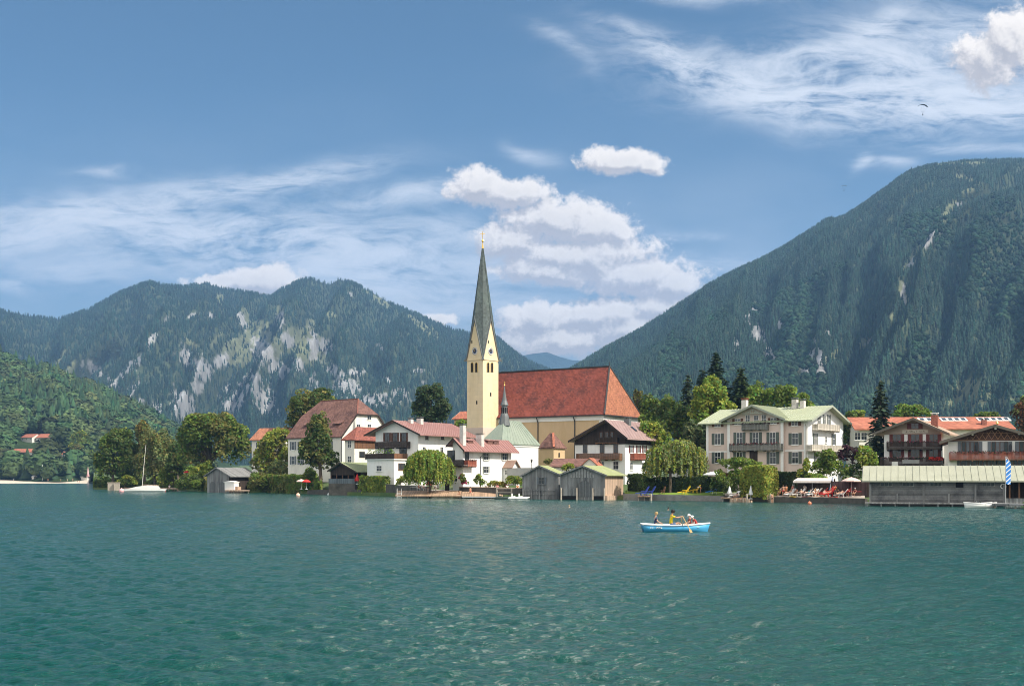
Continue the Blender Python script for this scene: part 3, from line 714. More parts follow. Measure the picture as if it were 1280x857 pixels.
def gable_roof(H, axis, L, A, Rr, s0, s1, t, m, seam=0.0, name='roof', parent=None, fascia=None, ridge=None):
    """L, A, Rr: (s, z) left eave, ridge, right eave on top of the roof; s0..s1 along the ridge"""
    P = (lambda s, r, z: Vector((s, r, z))) if axis == 'y' else (lambda s, r, z: Vector((r, s, z)))
    mb = MB()
    for (e, sg) in ((L, -1), (Rr, 1)):
        poly = [P(A[0], s0, A[1]), P(e[0], s0, e[1]), P(e[0], s0, e[1] - t), P(A[0], s0, A[1] - t)]
        mb.prism(poly, P(0, s1 - s0, 0))
        if seam:
            ribs(mb, P(A[0], s0 + .05, A[1]), P(e[0], s0 + .05, e[1]), P(e[0], s1 - .05, e[1]), P(A[0], s1 - .05, A[1]), seam)
    ro = mb.build(name, m, parent or H.root)
    if ridge: 
        rb = MB(); rb.bar(P(A[0], s0, A[1] + .03), P(A[0], s1, A[1] + .03), 0.26, 0.14); rb.build('ridge_cap', ridge, ro)
    if fascia:
        fb = MB()
        for e in (L, Rr):
            for sx, o in ((s0, -0.06 if s0 < s1 else 0.06), (s1, 0.06 if s0 < s1 else -0.06)):
                fb.prism([P(A[0], sx, A[1] + .02), P(e[0], sx, e[1] + .02), P(e[0], sx, e[1] - t - .14), P(A[0], sx, A[1] - t - .14)], P(0, o, 0))
        split(fb, 'bargeboard', fascia, ro)
    return ro

def gable_wall(H, axis, L, A, Rr, t, w0, w1, s0, s1, zlo, m, name='wall', parent=None, cut=None):
    """prism wall under a gable roof between w0..w1 across and s0..s1 along; cut=(z): only the part above (or below) that height"""
    P = (lambda s, r, z: Vector((s, r, z))) if axis == 'y' else (lambda s, r, z: Vector((r, s, z)))
    def rz(s):
        e = L if s < A[0] else Rr
        return A[1] - t - (A[1] - e[1]) * abs(s - A[0]) / max(1e-6, abs(e[0] - A[0])) + 0.0
    poly = [P(w0, s0, zlo), P(w1, s0, zlo), P(w1, s0, rz(w1)), P(A[0], s0, rz(A[0])), P(w0, s0, rz(w0))]
    mb = MB(); mb.prism(poly, P(0, s1 - s0, 0)); return mb.build(name, m, parent or H.root)

def hip_roof(H, x0, x1, y0, y1, ze, rx0, rx1, ry, zr, m, axis='x', th=0.3, seam=0, name='roof', hipm=None, parent=None, ry1=None):
    """ridge rx0..rx1 at y=ry (axis x) or ry..ry1 at x=rx0 (axis y)"""
    a, b, c, d = Vector((x0, y0, ze)), Vector((x1, y0, ze)), Vector((x1, y1, ze)), Vector((x0, y1, ze))
    mb = MB()
    if axis == 'x':
        p, q = Vector((rx0, ry, zr)), Vector((rx1, ry, zr))
        fs = [([a, b, q, p], 0), ([b, c, q], 1), ([c, d, p, q], 0), ([d, a, p], 1)]
        seams = [(p, a, b, q), (q, b, c, q), (p, d, a, p)]
    else:
        p, q = Vector((rx0, ry, zr)), Vector((rx0, ry1, zr))
        fs = [([a, b, p], 1), ([b, c, q, p], 0), ([c, d, q], 1), ([d, a, p, q], 0)]
        seams = [(p, b, c, q), (p, a, b, p), (q, d, a, p)]
    for f_, i in fs: mb.cur = i if hipm else 0; mb.face(f_)
    mb.cur = 0; dz = Vector((0, 0, -th))
    for u_, w_ in ((a, b), (b, c), (c, d), (d, a)): mb.face([u_, u_ + dz, w_ + dz, w_])
    mb.face([a + dz, d + dz, c + dz, b + dz])
    if seam:
        for s_ in seams: ribs(mb, *s_, step=seam)
    o = mb.build(name, [m, hipm] if hipm else m, parent or H.root)
    return o

WIN = {}
def win_meshes(w, h, fm, mul, sill, depth=0.07):
    k = (round(w, 2), round(h, 2), fm.name, mul, sill)
    if k in WIN: return WIN[k]
    g = MB(); g.box(-w / 2 + .03, w / 2 - .03, -0.03, 0.0, .03, h - .03); go = g.build('window', GLASS); 
    f = MB(); b = 0.065
    f.box(-w / 2, -w / 2 + b, -depth, -.001, 0, h); f.box(w / 2 - b, w / 2, -depth, -.001, 0, h); f.box(-w / 2 + b, w / 2 - b, -depth, -.001, h - b, h); f.box(-w / 2 + b, w / 2 - b, -depth, -.001, 0, b)
    for i in range(1, mul[0]):
        x = -w / 2 + w * i / mul[0]; f.box(x - .03, x + .03, -depth + .012, -.002, b, h - b)
    for i in range(1, mul[1]):
        z = h * i / mul[1] + 0.1; f.box(-w / 2 + b, w / 2 - b, -depth + .018, -.003, z - .022, z + .022)
    if sill: f.box(-w / 2 - .12, w / 2 + .12, -0.18, -.002, -.11, -.003)
    fo = f.build('frame', fm)
    r = (go.data, fo.data); bpy.data.objects.remove(go); bpy.data.objects.remove(fo); WIN[k] = r; return r
SHUT = {}
def shut_mesh(w, h, m):
    k = (round(w, 2), round(h, 2), m.name)
    if k in SHUT: return SHUT[k]
    b = MB(); t = 0.06
    b.box(-w / 2, w / 2, -.035, -.004, 0, h)
    b.box(-w / 2, -w / 2 + t, -.07, -.034, 0, h); b.box(w / 2 - t, w / 2, -.07, -.034, 0, h)
    for z in (0, h / 2 - t / 2, h - t): b.box(-w / 2 + t, w / 2 - t, -.066, -.034, z, z + t)
    n = int(h / 0.16)
    for i in range(n): 
        z = (i + .5) * h / n; b.box(-w / 2 + t, w / 2 - t, -.055, -.034, z - .02, z + .02)
    o = b.build('shutter', m); SHUT[k] = o.data; bpy.data.objects.remove(o); return SHUT[k]

def window(H, face, s, z, w, h, fm=None, sh=None, mul=(2, 2), sill=True, off=0.0, sw=None, name='window', label=None, parent=None):
    """face 'f' (front, plane y=off) or 's' (right side, plane x=off); s, z = centre of the sill line"""
    fm = fm or TRIM; g, f = win_meshes(w, h, fm, mul, sill)
    loc = (s, off, z) if face == 'f' else (off, s, z); rz = 0 if face == 'f' else R(90)
    o = link(name, g, parent or H.root, loc, rz)
    if label: o['label'] = label
    link('frame', f, o, (0, 0, 0))
    if sh:
        sw = sw or w * 0.5
        for sg in (-1, 1): link('shutter', shut_mesh(sw, h, sh), o, (sg * (w / 2 + sw / 2 + .02), 0, 0))
    return o
def wins(H, face, lst, w, h, **k):
    """windows by the photograph: lst of (u, v) centres"""
    off = k.get('off', 0.0)
    for u, v in lst:
        s, z = H.fx(u, v, off) if face == 'f' else H.sy(u, v, off)
        window(H, face, s, z - h / 2, w, h, **k)

def leaf_cloud(rng, n, size, box, cols):
    """loose petals or leaves inside a box -> arrays"""
    c = rng.uniform(0, 1, (n, 3)) * (np.array(box[1]) - np.array(box[0])) + np.array(box[0])
    a = rng.normal(size=(n, 3)); a /= np.linalg.norm(a, axis=1)[:, None]; b = rng.normal(size=(n, 3)); b -= a * (a * b).sum(1)[:, None]; b /= np.linalg.norm(b, axis=1)[:, None]
    s = rng.uniform(.6, 1.3, (n, 1)) * size
    V = np.stack([c + a * s, c + b * s, c - a * s, c - b * s], 1).reshape(-1, 3)
    col = np.array(cols)[rng.integers(0, len(cols), n)]; col = np.repeat(col, 4, 0) * rng.uniform(.8, 1.2, (n * 4, 1))
    return V, np.arange(n * 4).reshape(-1, 4), np.clip(col, 0, 1)
FRNG = np.random.default_rng(8)
def flowers(parent, box, cols, n, size=0.09, name='flower_box', loc=None, rz=None):
    V, Fc, C = leaf_cloud(FRNG, n, size, box, cols); o = np_mesh(name, V, Fc, FLOWER, C, parent=parent)
    return o

GERANIUM = [(0.55, 0.03, 0.05), (0.6, 0.05, 0.12), (0.05, 0.10, 0.03), (0.06, 0.12, 0.03), (0.5, 0.12, 0.2)]
DULLFLOWER = [(0.10, 0.04, 0.05), (0.04, 0.07, 0.03), (0.05, 0.05, 0.04), (0.14, 0.06, 0.07)]
GREENS = [(0.05, 0.10, 0.025), (0.09, 0.15, 0.03), (0.12, 0.18, 0.04)]
def balcony(H, face, s0, s1, z, d, rail, m, off=0.0, floor_m=None, fl=None, gaps=True, endrails=True, picket=0.16, back=None):
    """boarded balcony along a face; z = floor level"""
    mb = MB(); fb = MB()
    O = (lambda a, o, zz: (a, off - o, zz)) if face == 'f' else (lambda a, o, zz: (off + o, a, zz))
    def bx(b, a0, a1, o0, o1, z0, z1):
        p = [Vector(O(a0, o0, z0)), Vector(O(a1, o0, z0)), Vector(O(a1, o1, z0)), Vector(O(a0, o1, z0))]; b.prism(p, (0, 0, z1 - z0))
    bx(fb, s0, s1, 0.004, d, z - .16, z)
    n = max(1, int((s1 - s0) / 1.6))
    for i in range(n + 1):
        a = s0 + .12 + (s1 - s0 - .24) * i / n; bx(fb, a - .07, a + .07, 0.004, d - .05, z - .36, z - .162)
    bx(mb, s0, s1, d - .06, d, z + .02, z + .12); bx(mb, s0, s1, d - .08, d + .02, z + rail - .08, z + rail)
    k = int((s1 - s0) / picket); g = .02 if gaps else 0.0
    for i in range(k):
        a = s0 + (s1 - s0) * i / k; bx(mb, a + g, a + (s1 - s0) / k - g, d - .05, d - .012, z + .122, z + rail - .082)
    if endrails:
        for a in (s0, s1):
            sg = .04 if a == s0 else -.04
            bx(mb, min(a, a + sg), max(a, a + sg), 0.01, d - .062, z + .05, z + rail - .083)
    o = fb.build('balcony', floor_m or m, H.root); mb.build('railing', m, o)
    if fl:
        p0, p1 = O(s0 + .1, d + .02, z + rail - .18), O(s1 - .1, d + .22, z + rail + .16)
        b0 = [min(a, b) for a, b in zip(p0, p1)]; b1 = [max(a, b) for a, b in zip(p0, p1)]
        flowers(o, (b0, b1), fl, int((s1 - s0) * 26))
    return o
def chimney(H, ro, x, y, z0, z1, w, d, m=None, cap=None):
    mb = MB(); mb.box(x - w / 2, x + w / 2, y - d / 2, y + d / 2, z0, z1)
    o = mb.build('chimney', m or CHIM, ro)
    c = MB(); 
    for sx in (-1, 1):
        for sy_ in (-1, 1): c.box(x + sx * w * .35 - .06, x + sx * w * .35 + .06, y + sy_ * d * .35 - .06, y + sy_ * d * .35 + .06, z1, z1 + .25)
    c.box(x - w / 2 - .1, x + w / 2 + .1, y - d / 2 - .1, y + d / 2 + .1, z1 + .25, z1 + .36); c.build('chimney_cap', cap or LEAD, o)
    return o
def arch_poly(w, h, n=8):
    r = w / 2; p = [(-r, 0), (r, 0)]
    for i in range(n + 1):
        a = math.pi * i / n; p.append((r * math.cos(a), h - r + r * math.sin(a)))
    return p
def arch_panel(H, face, s, z, w, h, m, name, off=0.0, proud=0.05, parent=None, frame=None, fw=0.14):
    O = (lambda a, o, zz: Vector((a, off - o, zz))) if face == 'f' else (lambda a, o, zz: Vector((off + o, a, zz)))
    mb = MB(); p = arch_poly(w, h); mb.prism([O(s + a, -.02, z + b) for a, b in p], O(0, proud + .02, 0) - O(0, 0, 0))
    o = mb.build(name, m, parent or H.root)
    if frame:
        f = MB(); q = arch_poly(w + 2 * fw, h + fw)
        for i in range(len(p)):
            if i == 0: continue
            j = (i + 1) % len(p); a, b, c, d = p[i], p[j], q[j], q[i]
            f.prism([O(s + t[0], 0, z + t[1]) for t in (a, b, c, d)], O(0, proud + .05, 0) - O(0, 0, 0))
        f.build('frame', frame, o)
    return o
# ------------------------------------------------------------------ church
H = House('church', 'tall church with slender spired yellow tower and long red tiled nave', 'church', 754, 284, -33, 4.6)
L0 = H.fx(592); D = H.sy(798); ze = H.z(517.5)
mb = MB(); mb.box(L0, 0, 0, D, -3, ze - .1); nave = H.part(mb, 'nave_wall', OCHRE)
mb = MB(); mb.box(L0 - .15, .18, -.18, D + .18, ze - 1.35, ze - .32); H.part(mb, 'cornice', TRIM)
mb = MB(); mb.box(-1.1, .10, -.10, 1.0, -3, ze - 1.352); mb.box(-.9, .08, 1.0, D + .08, -3, ze - 1.352); H.part(mb, 'corner_band', WHITE2)
zr = H.sy(762, 458, -3.2)[1]
hip_roof(H, L0 - .5, .75, -.75, D + .75, ze, L0 - .5, -3.2, D / 2, zr, TILE_RED, hipm=TILE_LIT_HIP, name='nave_roof')
mb = MB(); mb.bar((L0 - .5, D / 2, zr + .1), (-3.2, D / 2, zr + .1), .4, .3); mb.bar((.75, -.75, ze + .06), (-3.2, D / 2, zr + .06), .34, .22); mb.bar((.75, D + .75, ze + .06), (-3.2, D / 2, zr + .06), .34, .22)
mb.tube([(-3.2, D / 2, zr), (-3.2, D / 2, zr + 1.2)], [.12, .05], 6); H.part(mb, 'ridge_cap', IRON)
mb = MB(); mb.box(L0 - .5, .85, -.93, -.76, ze - .30, ze - .12); mb.box(.76, .93, -.9, D + .8, ze - .30, ze - .12); H.part(mb, 'gutter', IRON)
for u in (672.7, 718.7):
    x = H.fx(u); mb = MB(); mb.tube([(x, -.85, ze - .3), (x, -.12, ze - 1.6), (x, -.12, -3)], .13, 8); H.part(mb, 'downpipe', IRON)
# small side porch with a red roof
S = House('tmp', None, None, 692, 280, -38, 4.2)
bpy.data.objects.remove(S.root); S.root = link('side_chapel', None, H.root)
S.root.matrix_world = Matrix.Identity(4)
def rel(S, H):
    """matrix of frame S inside frame H"""
    return (Matrix.Translation((H.X, H.Y, H.zb)) @ Matrix.Rotation(H.th, 4, 'Z')).inverted() @ (Matrix.Translation((S.X, S.Y, S.zb)) @ Matrix.Rotation(S.th, 4, 'Z'))
bpy.data.objects.remove(S.root)
W = -S.fx(675); Dp = S.sy(706); zeS = S.z(558.6)
mb = MB(); mb.box(-W, 0, 0, Dp, -2, zeS); sw = mb.build('side_chapel', OCHRE, H.root); sw.matrix_local = rel(S, H); S.root = sw
zrS = zat(541, 283) - S.zb
hip_roof(S, -W - .35, .35, -.35, Dp + .35, zeS, -W * .62, -W * .38, Dp * .42, zrS, TILE_BROWN, parent=sw)
mb = MB(); mb.bar((.35, -.35, zeS + .05), (-W * .38, Dp * .42, zrS + .05), .5, .2); mb.build('ridge_cap', TILE_ORANGE, sw)
arch_panel(S, 'f', S.fx(680.4), -.4, 1.5, 2.6, DARKWOOD, 'side_door', frame=mat('red_stone', (0.30, 0.13, 0.10), 0.9), fw=.4, parent=sw)
arch_panel(S, 's', S.sy(698.8), S.z(571), .5, 1.1, BLACK, 'slit_window', parent=sw)
# tower
T = House('tmp', None, None, 603.6, 296, -43, 4.6); bpy.data.objects.remove(T.root)
W = -T.fx(582.8); Dt = T.sy(622.0); W = Dt = (W + Dt) / 2
zg = T.z(447.5); zap = T.z(400.5, -W / 2, W / 2); ztip = T.z(304.5, -W / 2, W / 2)
mb = MB(); mb.box(-W, 0, 0, W, -2, zg)
for k in range(4):                                      # the four clock gables
    c = Vector((-W / 2, W / 2, 0)); m3 = Matrix.Rotation(R(90 * k), 3, 'Z')
    mb.prism([c + m3 @ Vector(p) for p in ((-W / 2, -W / 2, zg), (W / 2, -W / 2, zg), (0, -W / 2, zap))], m3 @ Vector((0, .6, 0)))
tw = mb.build('tower', TOWER_Y, H.root); tw.matrix_local = rel(T, H); T.root = tw
mb = MB(); c = Vector((-W / 2, W / 2, 0)); e = W / 2 + .10
ring = []
for k in range(4):
    m3 = Matrix.Rotation(R(90 * k), 3, 'Z')
    ring += [c + m3 @ Vector((-e, -e, zg - .1)), c + m3 @ Vector((0, -e, zap + .15))]
tip = Vector((-W / 2, W / 2, ztip))
midr = []
for k, p in enumerate(ring):                           # slightly concave helm
    q = p.lerp(tip, .30); axis_p = Vector((-W / 2, W / 2, q.z)); r = .965 if k % 2 == 0 else 1.02
    midr.append(axis_p + (q - axis_p) * r)
for k in range(8):
    mb.face([ring[k], ring[(k + 1) % 8], midr[(k + 1) % 8], midr[k]]); mb.face([midr[k], midr[(k + 1) % 8], tip])
for k in range(8): mb.bar(midr[k], tip, .16); mb.bar(ring[k], midr[k], .16)
sp = mb.build('spire', SLATE, tw)
mb = MB()
for k in range(4):
    m3 = Matrix.Rotation(R(90 * k), 3, 'Z'); p = lambda x, z: c + m3 @ Vector((x, -e - .05, z))
    mb.bar(p(-e, zg - .15), p(0, zap + .2), .22); mb.bar(p(e, zg - .15), p(0, zap + .2), .22); mb.tube([p(0, zap), p(0, zap + 1.0)], [.14, .06], 6)
split(mb, 'gable_edge', LEAD, tw, 3)
mb = MB()
for k in range(4):
    m3 = Matrix.Rotation(R(90 * k), 3, 'Z'); q = c + m3 @ Vector((-e - .25, -e - .25, zg - .25)); mb.cbox(q, .7, .7, .3, R(45)); mb.tube([q, q + Vector((0, 0, .8))], [.2, .05], 6)
split(mb, 'corner_boss', LEAD, tw, 2)
mb = MB(); zb = ztip
mb.lathe([(.28, -1.2), (.14, -.2), (.08, .2), (.22, .4), (.31, .65), (.22, .9), (.06, 1.1), (.05, 1.4)], (-W / 2, W / 2, zb), 10)
mb.bar((-W / 2, W / 2, zb + 1.3), (-W / 2, W / 2, zb + 3.0), .12); mb.bar((-W / 2 - .45, W / 2 - .4, zb + 2.4), (-W / 2 + .45, W / 2 + .4, zb + 2.4), .12)
mb.build('cross', GOLD, tw)
def disc(O, r, d0, d1, m, name, parent, n=28):
    b = MB(); b.prism([O(r * math.cos(2 * math.pi * i / n), d0, r * math.sin(2 * math.pi * i / n)) for i in range(n)], O(0, d1, 0) - O(0, d0, 0)); return b.build(name, m, parent)
CLK = mat('clock_face_blue', (0.035, 0.045, 0.085), 0.5, 0.1, 2.0)
for f_ in ('f', 's'):
    s_, z_ = T.fx(592.2, 438.8) if f_ == 'f' else T.sy(612.2, 438.8)
    s_ = -W / 2 if f_ == 'f' else W / 2
    O = (lambda a, o, b: Vector((s_ + a, -o, z_ + b))) if f_ == 'f' else (lambda a, o, b: Vector((o, s_ + a, z_ + b)))
    cf = disc(O, .95, -.02, .06, TRIM, 'clock_face', tw); disc(O, .62, .05, .09, CLK, 'clock_dial', cf)
    b = MB()
    for i in range(12):
        a = math.pi * i / 6; d = Vector((math.sin(a), math.cos(a))); p0, p1 = d * .68, d * .88; b.bar(O(p0.x, .08, p0.y), O(p1.x, .08, p1.y), .07, .05)
    b.tube([O(.90 * math.cos(a), .08, .90 * math.sin(a)) for a in np.linspace(0, 6.2832, 25)], .025, 5, False); b.build('hour_marks', CLK, cf)
    b = MB(); b.bar(O(0, .11, 0), O(.18, .11, .72), .09, .04); b.bar(O(0, .13, 0), O(-.42, .13, .2), .11, .04); b.build('clock_hands', GOLD, cf)
for f_, us in (('f', (590.3, 595.6)), ('s', (610.0, 614.8))):
    for u in us:
        s_, z_ = T.fx(u, 465.0) if f_ == 'f' else T.sy(u, 465.0)
        o = arch_panel(T, f_, s_, z_, .72, 2.35, BLACK, 'bell_window', parent=tw, frame=mat('yellow_stone', (0.55, 0.40, 0.14), 0.9), fw=.12)
        b = MB()
        for i in range(6):
            zz = z_ + .2 + i * .3
            if f_ == 'f': b.box(s_ - .34, s_ + .34, -.09, -.03, zz, zz + .07)
            else: b.box(.03, .09, s_ - .34, s_ + .34, zz, zz + .07)
        b.build('louvre', DARKWOOD, o)
for f_, u, v, w_, h_ in (('s', 613.3, 495, .45, .95), ('f', 589.9, 429, .3, .8), ('s', 610.5, 429, .3, .7), ('f', 596, 505, .4, .9)):
    s_, z_ = T.fx(u, v) if f_ == 'f' else T.sy(u, v)
    arch_panel(T, f_, s_, z_, w_, h_, BLACK, 'slit_window', parent=tw)
mb = MB(); zp = T.z(534)
for (x0, x1, y0, y1) in ((-W - .3, .3, -.3, W + .3),): mb.box(x0, x1, y0, y1, -2, zp)
mb.build('plinth', mat('pink_plinth', (0.62, 0.50, 0.42), 0.9, 0.1, 0.6), tw)
mb = MB(); mb.box(-W - .14, .14, -.14, W + .14, zg - .38, zg - .12); mb.build('cornice', TOWER_Y, tw)

# ------------------------------------------------------------------ green roofed chapel
H = House('chapel', 'white chapel with green sheet roof and small dark ridge turret', 'chapel', 626.8, 264, -40, 4.3)
W = 6.2; D = H.sy(673); ze = H.z(554); xr = -W / 2
mb = MB(); mb.box(-W, 0, 0, D, -3, ze); H.part(mb, 'wall', WHITE)
y0, z0 = H.sy(629.5, 525.5, xr); y1, z1 = H.sy(650, 525.5, xr); zr = (z0 + z1) / 2
y0 = max(y0, 1.0); y1 = min(max(y1, y0 + 1.5), D - 1)
hip_roof(H, -W - .3, .3, -.3, D + .3, ze, xr, None, y0, zr, COPPER, axis='y', ry1=y1, seam=.75, th=.22)
mb = MB(); mb.box(-W - .14, .14, -.14, D + .14, ze - .6, ze - .222); H.part(mb, 'cornice', TRIM)
yt = y0 + .3; zt0 = zr - 1.2
def zpx(v): return zat(v, H.Y + xr * H.e1.y + yt * H.e2.y) - H.zb
mb = MB(); mb.lathe([(1.3, zt0), (.95, zpx(520)), (.68, zpx(515)), (.66, zpx(507))], (xr, yt, 0), 8); tu = H.part(mb, 'turret', LEAD)
mb = MB()
for k in range(8):
    a = R(45 * k + 22); mb.cbox((xr + .62 * math.cos(a), yt + .62 * math.sin(a), (zpx(517) + zpx(509)) / 2), .2, .3, zpx(509.5) - zpx(516.5), a)
mb.build('louvre', BLACK, tu)
mb = MB(); mb.lathe([(.86, zpx(507)), (.92, zpx(506)), (.52, zpx(500)), (.25, zpx(491)), (.06, zpx(482.5))], (xr, yt, 0), 8); mb.build('turret_spire', LEAD, tu)
mb = MB(); mb.lathe([(.04, 0), (.17, .2), (.04, .42), (.03, 1.1)], (xr, yt, zpx(482.5)), 6); mb.bar((xr - .25, yt, zpx(482.5) + .85), (xr + .25, yt, zpx(482.5) + .85), .06); mb.build('cross', GOLD, tu)

# ------------------------------------------------------------------ large white building with a brown half-hipped roof
H = House('large_house', 'large white building with steep brown half hipped tile roof', 'house', 427.5, 318, -40, 5.0)
L = H.fx(360); D = H.sy(488.5); ze = H.z(545)
A = (D / 2, H.sy(451, 497, 0)[1]); e = .5
sl = (A[1] - ze) / (D / 2 + e)
zh = H.sy(449.5, 517, 0)[1]                      # foot of the half hip
yh0 = (zh - ze) / sl - e; yh1 = D - yh0
ins = 3.4
mb = MB()
def wallpoly(x): return [Vector((x, 0, -2)), Vector((x, D, -2)), Vector((x, D, ze + sl * e - .2)), Vector((x, yh1, zh - .25)), Vector((x, yh0, zh - .25)), Vector((x, 0, ze + sl * e - .2))]
mb.prism(wallpoly(L), (-L, 0, 0)); H.part(mb, 'wall', WHITE2)
x0, x1 = L - .4, .45
mb = MB()
P = lambda x, y, z: Vector((x, y, z))
top = [[P(x0, -e, ze), P(x1, -e, ze), P(x1, yh0, zh), P(-ins, A[0], A[1]), P(L + ins, A[0], A[1]), P(x0, yh0, zh)],
       [P(x1, D + e, ze), P(x0, D + e, ze), P(x0, yh1, zh), P(L + ins, A[0], A[1]), P(-ins, A[0], A[1]), P(x1, yh1, zh)],
       [P(x1, yh0, zh), P(x1, yh1, zh), P(-ins, A[0], A[1])], [P(x0, yh1, zh), P(x0, yh0, zh), P(L + ins, A[0], A[1])]]
for i, f_ in enumerate(top): mb.prism(f_, (0, 0, -.28))
H.part(mb, 'roof', TILE_BROWN)
mb = MB(); mb.bar(P(x1, yh0, zh + .04), P(-ins, A[0], A[1] + .04), .3, .16); mb.bar(P(L + ins, A[0], A[1] + .04), P(-ins, A[0], A[1] + .04), .3, .16); split(mb, 'ridge_cap', BRICKC, H.root)
mb = MB(); mb.bar(P(x1 + .03, -e, ze - .2), P(x1 + .03, yh0, zh - .2), .08, .4); mb.bar(P(x1 + .03, yh0, zh - .2), P(x1 + .03, yh1, zh - .2), .08, .3); mb.bar(P(x1 + .03, D + e, ze - .2), P(x1 + .03, yh1, zh - .2), .08, .4); split(mb, 'bargeboard', DARKWOOD, H.root)
wins(H, 's', [(461.5, 520.5)], 1.5, 1.7); wins(H, 's', [(448, 534), (461.5, 534)], 1.3, 1.7)
wins(H, 's', [(435, 554), (435, 574)], 1.3, 2.1); wins(H, 's', [(450, 554), (450, 574), (466, 554), (466, 574)], 1.3, 2.1)
wins(H, 'f', [(366.5, 557), (376, 557), (386, 557), (366.5, 575), (376, 575), (386, 575), (398, 557), (398, 575), (412, 557), (412, 575)], 1.3, 2.3, sh=SHUT_GREY)
mb = MB()
for x_, z_ in ((L * .5, ze + 2.4), (L * .2, ze + 3.2), (L * .75, ze + 3.2)):
    y_ = (z_ - ze) / sl - e; mb.prism([P(x_ - 1.6, y_ - .5, z_ + .25), P(x_ + 1.6, y_ - .5, z_ + .25), P(x_ + 1.6, y_ + 1.2, z_ + 1.2), P(x_ - 1.6, y_ + 1.2, z_ + 1.2)], (0, 0, .12))
split(mb, 'shed_dormer', TILE_BROWN, H.root)
mb = MB(); mb.tube([(.05, -.16, ze - .1), (.05, -.16, -2)], .10, 6); H.part(mb, 'downpipe', IRON)

# annex of the white building, lower red roof
H = House('annex_house', 'low annex with small red hipped roof beside the large white building', 'house', 443, 296, -35, 4.2)
L = H.fx(432); L = -3.2; D = H.sy(474)
ze = H.z(549); zr = zat(533.5, 301) - H.zb
mb = MB(); mb.box(L, 0, 0, D + 3, -2, ze); H.part(mb, 'wall', WHITE2)
hip_roof(H, L - .7, .7, -.7, D + 3.6, ze, L / 2, None, 2.6, zr, mat('dull_red_tiles', (0.27, 0.095, 0.07), 0.85, 0.2, 0.6, (0.12, .05, .045), .6, .3, .3, rows=.4), axis='y', ry1=D + 1.5, th=.25)
mb = MB(); mb.box(0.004, .1, 0, D + 2.9, H.z(560), ze - .26); H.part(mb, 'timber_band', BROWNWOOD)
wins(H, 's', [(452.5, 568)], 2.0, 1.5, fm=DARKWOOD, sill=False)
wins(H, 'f', [(437, 555), (437, 574)], 1.2, 1.7)

# ------------------------------------------------------------------ chalet with pink sheet roof
H = House('chalet', 'white chalet with faded red sheet roof, chimneys and dark gable balcony', 'house', 523, 274, -35, 3.2)
W = -H.fx(469.5); D = H.sy(588); ov = 1.5
Lf, A, Rt = H.fx(454.6, 543.5, -ov), H.fx(488.5, 524.8, -ov), H.fx(525.5, 542.8, -ov)
A = (-W / 2 + (A[0] + W / 2) * .3, A[1]); t = .22
ro = gable_roof(H, 'y', Lf, A, Rt, -ov, D + 1, t, SHEET_PINK, .9, fascia=DARKWOOD)
gable_wall(H, 'y', Lf, A, Rt, t, -W, 0, 0, D, -2, WHITE)
zz = H.z(557.5); s0, s1 = H.fx(472.5), H.fx(513)
balcony(H, 'f', s0, s1, H.z(558), 1.2, 1.25, DARKWOOD)
wins(H, 'f', [(484, 546), (494, 546), (505, 546)], 1.5, 2.0, fm=DARKWOOD, sill=False, sh=SHUT_BROWN, sw=.4)
wins(H, 'f', [(485, 564), (504, 563.5)], 2.2, 2.0, fm=DARKWOOD, sill=False)
wins(H, 's', [(533.5, 546), (553, 546)], 1.1, 1.1, fm=SHUT_GREEN, mul=(1, 1)); wins(H, 's', [(530, 562), (537, 575), (552, 562), (552, 580)], 1.1, 1.4)
for u, v0, v1, w_ in ((525, 523, 532.5, 1.3), (513.5, 524, 528, .8)):
    x_ = A[0] + 1.2; y_, z_ = H.sy(u, v1, x_); chimney(H, ro, x_, y_, z_ - 1.5, H.sy(u, v0, x_)[1], w_, 1.0)
# lower front wing with roof terrace
x0, x1 = H.fx(459, None, -4.5), H.fx(492.5, None, -4.5); zt = H.z(574.5, -5, -4.5)
y1 = 0.0; mb = MB(); mb.box(x0, x1, -4.5, -.003, -2.5, zt); H.part(mb, 'terrace_wing', WHITE)
mb = MB(); mb.box(x0 - .3, x1 + .3, -4.9, -.004, zt + .002, zt + .22); te = H.part(mb, 'terrace', TRIM)
mb = MB(); mb.box(x0 - .3, x1 + .3, -4.92, -4.80, zt + .22, zt + 1.45); mb.box(x0 - .3, x0 - .2, -4.79, -.1, zt + .22, zt + 1.45); mb.build('railing', DARKWOOD, te)
mb = MB(); mb.box(x1 + .2, x1 + .3, -4.79, -.1, zt + .22, zt + 1.45); mb.build('side_railing', BROWNWOOD, te)
flowers(te, ((x0, -4.7, zt + 1.0), (x1, -3.6, zt + 2.6)), GREENS, 260, .16, 'potted_plants')  # loose greenery for potted plants on the wing's terrace
o = arch = None
s_, z_ = H.sy(502, 583, x1); window(H, 's', s_, z_ - .7, 2.4, 1.5, fm=BROWNWOOD, mul=(3, 1), off=x1 + .002)
s_, z_ = H.fx(474, 585, -4.5); window(H, 'f', s_, z_ - .7, 1.6, 1.3, off=-4.502)

# ------------------------------------------------------------------ front chalet by the landing
H = House('lakeside_chalet', 'white lakeside chalet with pale red sheet roof and red corner balcony', 'house', 578.6, 248, -35, 2.4)
W = -H.fx(543); D = H.sy(639); ov = 1.2
Lf, A, Rt = H.fx(540, 557.5, -ov), H.fx(566, 547, -ov), H.fx(580.5, 563, -ov)
